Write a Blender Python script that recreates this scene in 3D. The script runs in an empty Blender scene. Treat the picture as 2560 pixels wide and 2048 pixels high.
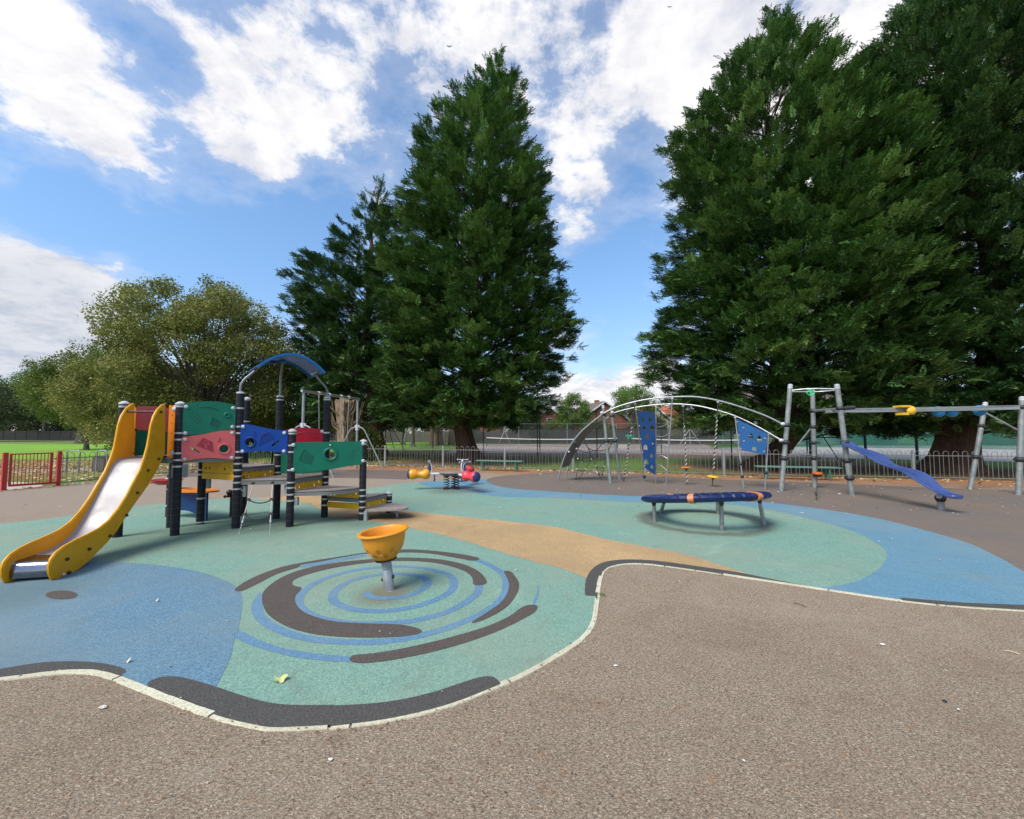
import bpy, bmesh, math, random
import numpy as np
from mathutils import Vector, Matrix
from mathutils.geometry import tessellate_polygon

random.seed(7)
R = math.radians
C = bpy.context.scene.collection

# ---------------------------------------------------------------- camera model (photo pixels 2560 x 2048)
F, CX, CY, H = 1033.0, 1280.0, 1024.0, 1.6
PITCH = math.atan(59.0 / F)
cp, sp = math.cos(PITCH), math.sin(PITCH)
CAM = Vector((0, 0, H))

def ray(p):
    u, v = (p[0] - CX) / F, (CY - p[1]) / F
    return Vector((u, cp - v * sp, sp + v * cp))
def G(p, z=0.0):
    d = ray(p)
    return CAM + d * ((z - H) / d.z)
def PD(p, y):
    d = ray(p)
    return CAM + d * (y / d.y)
def ZAT(y, P):
    k = (CY - y) / F
    return H + P[1] * (k * cp + sp) / (cp - k * sp)
def crop(x0, y0, w, wp):
    s = w / wp
    return lambda *q: [(x0 + a * s, y0 + b * s) for a, b in q] if len(q) > 1 else (x0 + q[0][0] * s, y0 + q[0][1] * s)
c1 = crop(0, 860, 560, 1509); c2 = crop(240, 860, 440, 1518); c3 = crop(560, 860, 480, 1656)
c860 = crop(860, 940, 540, 2156); c5 = crop(1380, 940, 580, 2156); c6 = crop(1940, 920, 620, 2156)
cs = crop(560, 1240, 960, 2156); cb = crop(0, 1360, 900, 2156); cr = crop(1380, 1200, 1180, 2156)
cbw = crop(860, 1250, 200, 1380); cg = crop(0, 1040, 320, 2156); c900 = crop(900, 980, 340, 2156)
c3b = crop(1220, 940, 340, 2156); c4 = crop(1540, 960, 420, 2156); c5r = crop(1920, 960, 340, 1955)
c6b = crop(2220, 960, 340, 1955); c7 = crop(700, 960, 300, 2156); c8 = crop(980, 1130, 260, 2156)
p1 = crop(420, 980, 200, 1725); p2 = crop(580, 1020, 200, 2156); p3 = crop(720, 1080, 300, 2156)
t4 = crop(380, 1160, 200, 1725); s5 = crop(240, 980, 220, 1725); r6 = crop(580, 860, 260, 2039)
n7 = crop(1380, 980, 260, 1869); w8 = crop(1580, 1200, 360, 2156)
dd = crop(0, 0, 2560, 2156)

def smooth(pts, n=6, closed=False):
    pts = [Vector((p[0], p[1], p[2] if len(p) > 2 else 0)) for p in pts]
    out = []; N = len(pts)
    for i in range(N if closed else N - 1):
        if closed: a, b, c, d = pts[i - 1], pts[i], pts[(i + 1) % N], pts[(i + 2) % N]
        else: a, b, c, d = pts[max(i - 1, 0)], pts[i], pts[i + 1], pts[min(i + 2, N - 1)]
        for k in range(n):
            t = k / n
            out.append(0.5 * ((2 * b) + (c - a) * t + (2 * a - 5 * b + 4 * c - d) * t * t + (3 * b - a - 3 * c + d) * t ** 3))
    if not closed: out.append(pts[-1])
    return out

# ---------------------------------------------------------------- materials
def lin(r, g, b):
    f = lambda c: (c / 255 / 12.92) if c / 255 <= 0.04045 else ((c / 255 + 0.055) / 1.055) ** 2.4
    return (f(r), f(g), f(b))
MATS = {}
def nd(nt, t, **kw):
    n = nt.nodes.new(t)
    for k, v in kw.items():
        if k.startswith('i_'):
            key = k[2:]
            n.inputs[int(key) if key.isdigit() else key.replace('_', ' ')].default_value = v
        else: setattr(n, k, v)
    return n
def newmat(name):
    m = bpy.data.materials.new(name); m.use_nodes = True
    nt = m.node_tree; nt.nodes.clear()
    out = nd(nt, 'ShaderNodeOutputMaterial'); b = nd(nt, 'ShaderNodeBsdfPrincipled')
    nt.links.new(b.outputs[0], out.inputs[0])
    MATS[name] = m
    return m, nt, b, out
def ramp(nt, fac, stops):
    r = nd(nt, 'ShaderNodeValToRGB'); e = r.color_ramp.elements
    while len(e) < len(stops): e.new(0.5)
    for i, (p, c) in enumerate(stops):
        e[i].position = p; e[i].color = (c[0], c[1], c[2], 1)
    nt.links.new(fac, r.inputs[0]); return r.outputs[0]
def noise(nt, vec, scale, detail=4, rough=0.55, dist=0.0):
    n = nd(nt, 'ShaderNodeTexNoise'); n.inputs['Scale'].default_value = scale
    n.inputs['Detail'].default_value = detail; n.inputs['Roughness'].default_value = rough; n.inputs['Distortion'].default_value = dist
    nt.links.new(vec, n.inputs['Vector']); return n.outputs[0]
def mixc(nt, fac, a, b, mode='MIX'):
    m = nd(nt, 'ShaderNodeMix', data_type='RGBA', blend_type=mode)
    if isinstance(fac, (int, float)): m.inputs[0].default_value = fac
    else: nt.links.new(fac, m.inputs[0])
    for k, s in ((6, a), (7, b)):
        if isinstance(s, tuple): m.inputs[k].default_value = (*s[:3], 1)
        else: nt.links.new(s, m.inputs[k])
    return m.outputs[2]
def mth(nt, op, a, b=None, c=None, clamp=False):
    m = nd(nt, 'ShaderNodeMath', operation=op, use_clamp=clamp)
    for i, s in enumerate((a, b, c)):
        if s is None: continue
        if isinstance(s, (int, float)): m.inputs[i].default_value = s
        else: nt.links.new(s, m.inputs[i])
    return m.outputs[0]
def mrange(nt, v, a, b, c=0.0, d=1.0, smoothstep=True):
    m = nd(nt, 'ShaderNodeMapRange', interpolation_type='SMOOTHSTEP' if smoothstep else 'LINEAR')
    nt.links.new(v, m.inputs[0])
    for i, s in enumerate((a, b, c, d)): m.inputs[i + 1].default_value = s
    return m.outputs[0]
def bump(nt, b, h, strength, dist=0.01):
    n = nd(nt, 'ShaderNodeBump'); n.inputs['Strength'].default_value = strength; n.inputs['Distance'].default_value = dist
    nt.links.new(h, n.inputs['Height']); nt.links.new(n.outputs[0], b.inputs['Normal'])
def mat(name, col, rough=0.5, metal=0.0, var=0.16, scale=5.0, bmp=0.0, bscale=60.0, dirt=0.0, dirtcol=(0.09, 0.075, 0.055), spec=0.5, stretch=None):
    if name in MATS: return MATS[name]
    m, nt, b, out = newmat(name)
    tc = nd(nt, 'ShaderNodeTexCoord').outputs['Object']
    v = tc
    if stretch:
        mp = nd(nt, 'ShaderNodeMapping'); mp.inputs['Scale'].default_value = stretch
        nt.links.new(tc, mp.inputs[0]); v = mp.outputs[0]
    f = noise(nt, v, scale, 6, 0.6)
    lo = tuple(c * (1 - var) for c in col); hi = tuple(min(1, c * (1 + var)) for c in col)
    c = ramp(nt, f, [(0.3, lo), (0.7, hi)])
    if dirt > 0:
        f2 = mrange(nt, noise(nt, v, scale * 2.7, 8, 0.7), 0.5, 0.8, 0, dirt)
        c = mixc(nt, f2, c, dirtcol)
    nt.links.new(c, b.inputs['Base Color'])
    rr = mrange(nt, noise(nt, v, scale * 4, 4, 0.6), 0.3, 0.7, max(0.02, rough - 0.1), min(1, rough + 0.12))
    nt.links.new(rr, b.inputs['Roughness'])
    b.inputs['Metallic'].default_value = metal
    b.inputs['Specular IOR Level'].default_value = spec
    if bmp > 0: bump(nt, b, noise(nt, v, bscale, 5, 0.6), bmp, 0.01)
    return m

# ---------------------------------------------------------------- mesh builder
class MB:
    def __init__(s): s.v = []; s.f = []; s.m = []; s.cur = 0
    def add(s, vs, fs):
        o = len(s.v); s.v += [Vector(x) for x in vs]
        s.f += [tuple(i + o for i in f) for f in fs]; s.m += [s.cur] * len(fs)
        return s
    def box(s, c, size, rz=0, rot=None):
        x, y, z = [a / 2 for a in size]
        M = rot if rot is not None else Matrix.Rotation(rz, 3, 'Z')
        vs = [Vector(c) + M @ Vector((a * x, b * y, d * z)) for a in (-1, 1) for b in (-1, 1) for d in (-1, 1)]
        return s.add(vs, [(0, 1, 3, 2), (4, 6, 7, 5), (0, 4, 5, 1), (2, 3, 7, 6), (0, 2, 6, 4), (1, 5, 7, 3)])
    def bar(s, a, b, w, h, up=Vector((0, 0, 1))):
        a, b = Vector(a), Vector(b); d = (b - a); L = d.length; x = d.normalized()
        if abs(x.dot(up)) > 0.98: up = Vector((0, 1, 0))
        y = up.cross(x).normalized(); z = x.cross(y)
        M = Matrix((x, y, z)).transposed()
        return s.box((a + b) / 2, (L, w, h), rot=M)
    def tube(s, pts, r, n=10, cap=True):
        pts = [Vector(p) for p in pts]
        rs = r if isinstance(r, (list, tuple)) else [r] * len(pts)
        vs = []; fs = []; prev = None
        for i, p in enumerate(pts):
            t = (pts[min(i + 1, len(pts) - 1)] - pts[max(i - 1, 0)])
            t = t.normalized() if t.length > 1e-9 else Vector((0, 0, 1))
            if prev is None: a = t.orthogonal().normalized()
            else:
                a = prev - t * prev.dot(t)
                a = a.normalized() if a.length > 1e-6 else t.orthogonal().normalized()
            prev = a; b = t.cross(a)
            for k in range(n):
                w = 2 * math.pi * k / n
                vs.append(p + (a * math.cos(w) + b * math.sin(w)) * rs[i])
        for i in range(len(pts) - 1):
            for k in range(n):
                k2 = (k + 1) % n
                fs.append((i * n + k, i * n + k2, (i + 1) * n + k2, (i + 1) * n + k))
        if cap:
            fs.append(tuple(range(n - 1, -1, -1))); fs.append(tuple((len(pts) - 1) * n + k for k in range(n)))
        return s.add(vs, fs)
    def lathe(s, prof, c=(0, 0, 0), M=None, n=24):
        vs = []; fs = []; M = M or Matrix.Identity(3); c = Vector(c)
        for (r, z) in prof:
            for k in range(n):
                w = 2 * math.pi * k / n
                vs.append(c + M @ Vector((r * math.cos(w), r * math.sin(w), z)))
        for i in range(len(prof) - 1):
            for k in range(n):
                k2 = (k + 1) % n
                fs.append((i * n + k, i * n + k2, (i + 1) * n + k2, (i + 1) * n + k))
        if prof[0][0] > 1e-5: fs.append(tuple(range(n - 1, -1, -1)))
        if prof[-1][0] > 1e-5: fs.append(tuple((len(prof) - 1) * n + k for k in range(n)))
        return s.add(vs, fs)
    def ball(s, c, r, n=14, sq=(1, 1, 1), M=None):
        prof = []
        vs = []; fs = []; M = M or Matrix.Identity(3); c = Vector(c); m = n // 2
        for i in range(m + 1):
            a = -math.pi / 2 + math.pi * i / m
            for k in range(n):
                w = 2 * math.pi * k / n
                vs.append(c + M @ Vector((r * sq[0] * math.cos(a) * math.cos(w), r * sq[1] * math.cos(a) * math.sin(w), r * sq[2] * math.sin(a))))
        for i in range(m):
            for k in range(n):
                k2 = (k + 1) % n
                fs.append((i * n + k, i * n + k2, (i + 1) * n + k2, (i + 1) * n + k))
        return s.add(vs, fs)
    def prism(s, poly, z0, z1):
        n = len(poly)
        tri = tessellate_polygon([[Vector((p[0], p[1], 0)) for p in poly]])
        vs = [Vector((p[0], p[1], z0)) for p in poly] + [Vector((p[0], p[1], z1)) for p in poly]
        fs = [tuple(reversed(t)) for t in tri] + [tuple(i + n for i in t) for t in tri]
        fs += [(i, (i + 1) % n, (i + 1) % n + n, i + n) for i in range(n)]
        return s.add(vs, fs)
    def flat(s, poly, z):
        tri = tessellate_polygon([[Vector((p[0], p[1], 0)) for p in poly]])
        return s.add([Vector((p[0], p[1], z)) for p in poly], [tuple(t) for t in tri])
    def slab(s, outline, holes, M, o, thick, bevel=0.0):
        """2-D outline (u,w) with holes, in the frame M (columns u,w,n) at o, thick along -n."""
        bm = bmesh.new(); es = []
        for loop in [outline] + list(holes):
            vs = [bm.verts.new((p[0], p[1], 0)) for p in loop]
            for i in range(len(vs)): es.append(bm.edges.new((vs[i], vs[(i + 1) % len(vs)])))
        bmesh.ops.triangle_fill(bm, edges=es, use_beauty=True, use_dissolve=False)
        bmesh.ops.recalc_face_normals(bm, faces=bm.faces[:])
        if bm.faces and bm.faces[0].normal.z < 0:
            bmesh.ops.reverse_faces(bm, faces=bm.faces[:])
        ret = bmesh.ops.extrude_face_region(bm, geom=bm.faces[:])
        nv = [g for g in ret['geom'] if isinstance(g, bmesh.types.BMVert)]
        bmesh.ops.translate(bm, verts=nv, vec=(0, 0, -thick))
        bmesh.ops.recalc_face_normals(bm, faces=bm.faces[:])
        if bevel > 0:
            bmesh.ops.dissolve_limit(bm, angle_limit=0.01, verts=bm.verts[:], edges=bm.edges[:])
            ed = [e for e in bm.edges if len(e.link_faces) == 2 and e.calc_face_angle(0) > 1.0]
            bmesh.ops.bevel(bm, geom=ed, offset=bevel, segments=2, affect='EDGES', clamp_overlap=True)
            bmesh.ops.triangulate(bm, faces=[f for f in bm.faces if len(f.verts) > 4])
        bm.verts.index_update()
        vs = [Vector(o) + M @ v.co for v in bm.verts]
        fs = [tuple(v.index for v in f.verts) for f in bm.faces]
        bm.free()
        return s.add(vs, fs)
    def build(s, name, mats, parent=None, smoothdeg=38, label=None):
        o = ORIG.get(parent.name, Vector((0, 0, 0))) if parent is not None else Vector((0, 0, 0))
        me = bpy.data.meshes.new(name)
        me.from_pydata([v - o for v in s.v], [], s.f)
        if not isinstance(mats, (list, tuple)): mats = [mats]
        for m in mats: me.materials.append(m)
        if len(mats) > 1: me.polygons.foreach_set('material_index', s.m)
        me.update()
        if smoothdeg:
            me.polygons.foreach_set('use_smooth', [True] * len(me.polygons))
            me.set_sharp_from_angle(angle=R(smoothdeg))
        ob = bpy.data.objects.new(name, me); C.objects.link(ob)
        if parent is not None:
            ob.parent = parent; ORIG[ob.name] = o
        if label: ob['label'] = label
        return ob
ORIG = {}
def thing(name, label, cat, loc, group=None):
    o = bpy.data.objects.new(name, None); C.objects.link(o)
    o.empty_display_size = 0.2
    o.location = loc; ORIG[o.name] = Vector(loc)
    o['label'] = label; o['category'] = cat
    if group: o['group'] = group
    return o
def tag(o, label, cat, group=None, kind=None):
    if label: o['label'] = label
    if cat: o['category'] = cat
    if group: o['group'] = group
    if kind: o['kind'] = kind
    return o
def single(mb, name, mats, label, cat, loc, group=None, **k):
    """a thing that is one mesh, with its origin at its base"""
    loc = Vector(loc)
    s = MB(); s.v = [v - loc for v in mb.v]; s.f = mb.f; s.m = mb.m
    o = s.build(name, mats, None, **k); o.location = loc
    return tag(o, label, cat, group)
def struct(mb, name, m, **k):
    o = mb.build(name, m, None, **k); o['kind'] = 'structure'; return o
def clone(o, loc, rz=0, label=None, group=None):
    """a copy of a thing with copies of its parts and sub-parts"""
    def rec(src, par):
        c = src.copy(); C.objects.link(c); c.parent = par
        for ch in list(src.children): rec(ch, c)
        return c
    r = rec(o, None); r.location = loc; r.rotation_euler = (0, 0, rz); ORIG[r.name] = Vector(loc)
    if label: r['label'] = label
    if group: r['group'] = group
    return r

class Plane:
    """vertical plane through ground points A and B, shifted by off towards the camera"""
    def __init__(s, A, B, off=0.0):
        s.u = Vector((B[0] - A[0], B[1] - A[1], 0)).normalized()
        s.w = Vector((0, 0, 1)); s.n = s.u.cross(s.w)
        a = Vector((A[0], A[1], 0))
        if s.n.dot(CAM - a) < 0: s.n = -s.n
        s.A = a + s.n * off
        # keep a right-handed frame
        s.M = Matrix((s.u, s.w, s.u.cross(s.w))).transposed()
        s.flip = s.u.cross(s.w).dot(s.n) < 0
    def hit(s, p):
        d = ray(p); t = (s.A - CAM).dot(s.n) / d.dot(s.n)
        return CAM + d * t
    def uw(s, p):
        q = s.hit(p) - s.A
        return (q.dot(s.u), q.z)
    def at(s, uw, k=0.0): return s.A + s.u * uw[0] + s.w * uw[1] + s.n * k
def ell(c, ra, rb, n=20, rot=0.0):
    return [(c[0] + ra * math.cos(2 * math.pi * k / n) * math.cos(rot) - rb * math.sin(2 * math.pi * k / n) * math.sin(rot),
             c[1] + ra * math.cos(2 * math.pi * k / n) * math.sin(rot) + rb * math.sin(2 * math.pi * k / n) * math.cos(rot)) for k in range(n)]
def normM(n):
    n = Vector(n).normalized(); a = n.orthogonal().normalized()
    return Matrix((a, n.cross(a), n)).transposed()
# ================================================================ camera, world, sun
SUN_DIR = Vector((-0.44, -0.48, 0.76)).normalized()
def setup_camera():
    cam = bpy.data.cameras.new('Camera'); o = bpy.data.objects.new('Camera', cam); C.objects.link(o)
    cam.sensor_fit = 'HORIZONTAL'; cam.sensor_width = 36; cam.lens = 36 * F / 2560
    cam.clip_start = 0.05; cam.clip_end = 3000
    o.location = CAM; o.rotation_euler = (math.pi / 2 + PITCH, 0, 0)
    bpy.context.scene.camera = o
setup_camera()
sc = bpy.context.scene
sc.view_settings.view_transform = 'Standard'; sc.view_settings.look = 'None'
sc.view_settings.exposure = 0.58; sc.view_settings.gamma = 1
sc.cycles.max_bounces = 6; sc.cycles.transparent_max_bounces = 24

def setup_world():
    w = bpy.data.worlds.new('World'); sc.world = w; w.use_nodes = True
    nt = w.node_tree; nt.nodes.clear()
    out = nd(nt, 'ShaderNodeOutputWorld'); bg = nd(nt, 'ShaderNodeBackground')
    nt.links.new(bg.outputs[0], out.inputs[0]); bg.inputs[1].default_value = SKY_STRENGTH
    sky = nd(nt, 'ShaderNodeTexSky', sky_type='NISHITA', sun_disc=False)
    sky.sun_elevation = math.asin(SUN_DIR.z); sky.sun_rotation = math.atan2(SUN_DIR.x, SUN_DIR.y)
    sky.altitude = 0; sky.air_density = 1.0; sky.dust_density = 0.6; sky.ozone_density = 1.6
    d = nd(nt, 'ShaderNodeTexCoord').outputs['Generated']
    nrm = nd(nt, 'ShaderNodeVectorMath', operation='NORMALIZE'); nt.links.new(d, nrm.inputs[0]); d = nrm.outputs[0]
    xyz = nd(nt, 'ShaderNodeSeparateXYZ'); nt.links.new(d, xyz.inputs[0])
    z = xyz.outputs[2]
    zz = mth(nt, 'ADD', mth(nt, 'MAXIMUM', z, 0.0), 0.22)
    comb = nd(nt, 'ShaderNodeCombineXYZ')
    nt.links.new(mth(nt, 'DIVIDE', xyz.outputs[0], zz), comb.inputs[0])
    nt.links.new(mth(nt, 'DIVIDE', xyz.outputs[1], zz), comb.inputs[1])
    p = comb.outputs[0]
    # a cloud layer seen in perspective, broken by two sizes of noise
    n1 = noise(nt, p, 2.6, 9, 0.64, 0.12)
    n2 = noise(nt, p, 9.0, 6, 0.66, 0.15)
    dens = mth(nt, 'ADD', mth(nt, 'MULTIPLY', mth(nt, 'SUBTRACT', n1, 0.5), 2.5), mth(nt, 'MULTIPLY', mth(nt, 'SUBTRACT', n2, 0.5), 1.9))
    grey = None
    for (px, rad, wgt) in CLOUDS:
        c = ray(dd((px[0], px[1]))).normalized()
        dot = nd(nt, 'ShaderNodeVectorMath', operation='DOT_PRODUCT'); nt.links.new(d, dot.inputs[0]); dot.inputs[1].default_value = c
        g = mrange(nt, dot.outputs['Value'], math.cos(R(rad)), 1.0)
        dens = mth(nt, 'MULTIPLY_ADD', g, wgt * .46, dens)
    for (px, rad, wgt) in GREYS:
        c = ray(dd((px[0], px[1]))).normalized()
        dot = nd(nt, 'ShaderNodeVectorMath', operation='DOT_PRODUCT'); nt.links.new(d, dot.inputs[0]); dot.inputs[1].default_value = c
        g = mth(nt, 'MULTIPLY', mrange(nt, dot.outputs['Value'], math.cos(R(rad)), math.cos(R(rad * 0.3))), wgt)
        grey = g if grey is None else mth(nt, 'MAXIMUM', grey, g)
    mask = mrange(nt, dens, -0.02, 0.62)
    thin = mth(nt, 'MULTIPLY', mrange(nt, dens, -0.6, 0.25), 0.22)
    mask = mth(nt, 'MAXIMUM', mask, thin)
    # cloud colour: white crowns, lavender-grey bellies
    n3 = noise(nt, p, 5.5, 7, 0.64, 0.15)
    shade = mrange(nt, mth(nt, 'ADD', n3, mth(nt, 'MULTIPLY', n1, 0.5)), 0.50, 0.85)
    ccol = mixc(nt, shade, CLOUD_DARK, CLOUD_WHITE)
    ccol = mixc(nt, mth(nt, 'MULTIPLY', grey, mrange(nt, n3, .25, .6, 1.0, .55)), ccol, CLOUD_GREY)
    skyc = mixc(nt, 1.0, sky.outputs[0], mixc(nt, mrange(nt, z, 0.0, 0.45), SKY_LOW, SKY_TINT), 'MULTIPLY')
    col = mixc(nt, mask, skyc, ccol)
    nt.links.new(col, bg.inputs[0])
SKY_STRENGTH = 0.15
SKY_TINT = (0.84, 1.0, 1.08); SKY_LOW = (0.66, 0.70, 0.80)
CLOUD_WHITE = (4.6, 4.55, 4.6); CLOUD_DARK = (3.05, 3.15, 3.6); CLOUD_GREY = (2.35, 2.6, 3.1)
# (photo position in 2156-wide pixels, radius in degrees, weight)
CLOUDS = [((60, 90), 9, .7), ((200, 230), 8, .9), ((300, 370), 6, .9), ((400, 430), 4, .8), ((470, 420), 4, .7),
          ((480, 80), 11, .6), ((590, 270), 9, .9), ((420, 200), 6, .5), ((540, 360), 5, .6),
          ((760, 90), 12, .5), ((950, 120), 10, .45), ((800, 230), 8, .35), ((770, 360), 5, .8),
          ((1120, 60), 14, .6), ((1400, 60), 14, .8), ((1450, 170), 10, .7), ((1240, 300), 7, .8), ((1250, 440), 6, .95), ((1220, 510), 4, .5),
          ((1390, 400), 5, .4), ((1380, 140), 8, .6), ((1800, 30), 16, 1.2), ((2100, 60), 14, .9), ((1900, 400), 10, .6),
          ((90, 570), 7, 1.1), ((40, 640), 8, 1.3), ((180, 640), 8, 1.2), ((110, 700), 7, 1.0), ((250, 600), 4, .7), ((20, 300), 5, .8),
          ((1200, 850), 5, 2.2), ((1290, 830), 5, 2.4), ((1370, 815), 5, 2.3), ((1240, 890), 6, 2.0), ((1340, 870), 6, 2.0), ((1280, 660), 4, .45),
          ((1000, 500), 8, .3),
          ((320, 120), 4.5, -1.1), ((60, 430), 7, -1.2), ((150, 470), 5, -.9), ((330, 530), 10, -1.6), ((560, 500), 9, -1.5), ((650, 560), 9, -1.3), ((400, 480), 5, -.9), ((700, 430), 6, -1.0),
          ((640, 180), 4, -.35), ((720, 330), 5, -.6), ((850, 300), 7, -.8), ((830, 180), 3.5, -.5),
          ((1340, 560), 10, -1.5), ((1240, 620), 7, -1.2), ((1320, 240), 4, -.8), ((1340, 340), 5, -.8), ((1310, 740), 6, -1.2),
          ((20, 230), 3.5, -.8), ((120, 330), 3, -.6), ((330, 300), 3.5, -.6), ((230, 440), 3, -.4)]
GREYS = [((70, 670), 9, 1.0), ((180, 690), 8, .8), ((1330, 850), 3, .35)]
setup_world()

sun = bpy.data.lights.new('Sun', 'SUN'); sun.energy = 2.8; sun.angle = R(30); sun.color = (1.0, 0.95, 0.87)
so = bpy.data.objects.new('Sun', sun); C.objects.link(so); so.location = (-20, -10, 40)
so.rotation_euler = SUN_DIR.to_track_quat('Z', 'Y').to_euler()

# ================================================================ ground materials
def rubber(name, c_lo, c_mid, c_hi, grain=95.0, worn=(0.20, 0.19, 0.14), wear=0.35, ring=None, spots=()):
    """poured rubber granules: speckled, slightly worn, greasy patches"""
    m, nt, b, out = newmat(name)
    v = nd(nt, 'ShaderNodeTexCoord').outputs['Object']
    g1 = noise(nt, v, grain, 3, 0.7)
    col = ramp(nt, g1, [(0.28, c_lo), (0.5, c_mid), (0.72, c_hi)])
    big = noise(nt, v, 0.55, 6, 0.6)
    col = mixc(nt, mrange(nt, big, 0.35, 0.68, 0, wear), col, worn)
    mid = noise(nt, v, 3.2, 5, 0.7)
    col = mixc(nt, mrange(nt, mid, 0.5, 0.75, 0, wear * 0.6), col, tuple(x * 0.7 for x in c_mid))
    st = noise(nt, v, 1.4, 8, 0.75, 1.2)      # tracked-in dirt and faded scuffs
    col = mixc(nt, mrange(nt, st, 0.54, 0.70, 0, wear * 0.75), col, tuple(x * 0.62 + .02 for x in worn))
    col = mixc(nt, mrange(nt, st, 0.44, 0.30, 0, wear * 0.5), col, c_hi)
    sp = noise(nt, v, 24.0, 2, 0.5)
    col = mixc(nt, mrange(nt, sp, 0.72, 0.78, 0, 0.65 if grain > 35 else 0.0), col, (0.05, 0.05, 0.04))
    pos = nd(nt, 'ShaderNodeNewGeometry').outputs['Position']
    for (c, r0, r1, dcol, amt) in spots:      # grubby ring where feet land, and round patches in a darker colour
        vm = nd(nt, 'ShaderNodeVectorMath', operation='DISTANCE'); nt.links.new(pos, vm.inputs[0]); vm.inputs[1].default_value = (c[0], c[1], 0)
        dist = mth(nt, 'ADD', vm.outputs['Value'], mth(nt, 'MULTIPLY', mth(nt, 'SUBTRACT', mid, 0.5), 0.35 * r1))
        if r0 > 0: f = mth(nt, 'MULTIPLY', mrange(nt, dist, r0 - (r1 - r0), r0), mrange(nt, dist, r0, r1, 1, 0))
        else: f = mrange(nt, dist, 0.15 * r1, r1, 1, 0)
        col = mixc(nt, mth(nt, 'MULTIPLY', f, amt), col, dcol)
    nt.links.new(col, b.inputs['Base Color'])
    b.inputs['Roughness'].default_value = 0.9; b.inputs['Specular IOR Level'].default_value = 0.25
    bump(nt, b, g1, 0.5, 0.006)
    return m

RING_C = (3.45, 7.62)
M_TEAL = rubber('teal_rubber', (.075, .15, .12), (.165, .30, .238), (.33, .475, .375), worn=(.25, .285, .205), wear=.6,
                spots=[((RING_C[0], RING_C[1]), 1.0, 1.22, (.10, .095, .075), .75), ((-1.25, 4.2), 0, .42, (.16, .12, .08), .8),
                       ((-1.7, 11.5), 0, .9, (.10, .09, .07), .5), ((-4.3, 7.4), 0, 1.7, (.085, .11, .07), .55), ((-5.4, 6.2), 0, 1.4, (.10, .13, .08), .5),
                       ((-2.7, 7.5), 0, .8, (.08, .10, .07), .5)])
M_BLUE = rubber('blue_rubber', (.055, .13, .185), (.105, .235, .32), (.20, .36, .45), worn=(.19, .26, .27), wear=.55,
                spots=[((-1.2, 11.7), 0, .8, (.12, .11, .09), .55), ((-4.9, 4.2), 0, .7, (.10, .14, .15), .5)])
M_MAT = rubber('faded_blue_rubber', (.045, .10, .14), (.108, .205, .28), (.22, .345, .42), worn=(.19, .235, .23), wear=.6, spots=[((-4.9, 4.2), 0, .9, (.10, .14, .13), .55), ((-3.6, 2.6), 0, .9, (.12, .16, .18), .4)])
M_BRIGHT = rubber('bright_blue_rubber', (.05, .115, .185), (.10, .205, .315), (.19, .33, .43), wear=.65, worn=(.17, .25, .31))
M_SAND = rubber('sand_rubber', (.22, .135, .055), (.46, .30, .145), (.64, .45, .25), worn=(.24, .17, .10), wear=.45,
                spots=[((-2.2, 8.0), 0, .9, (.07, .055, .035), .7), ((-3.2, 7.7), 0, 1.0, (.12, .09, .055), .5)])
M_BROWN = rubber('brown_rubber', (.045, .037, .031), (.085, .069, .058), (.15, .125, .108), worn=(.10, .085, .07), wear=.35)
M_CHAR = rubber('charcoal_rubber', (.035, .033, .030), (.072, .067, .060), (.13, .122, .11), worn=(.085, .078, .07), wear=.3)

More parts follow.
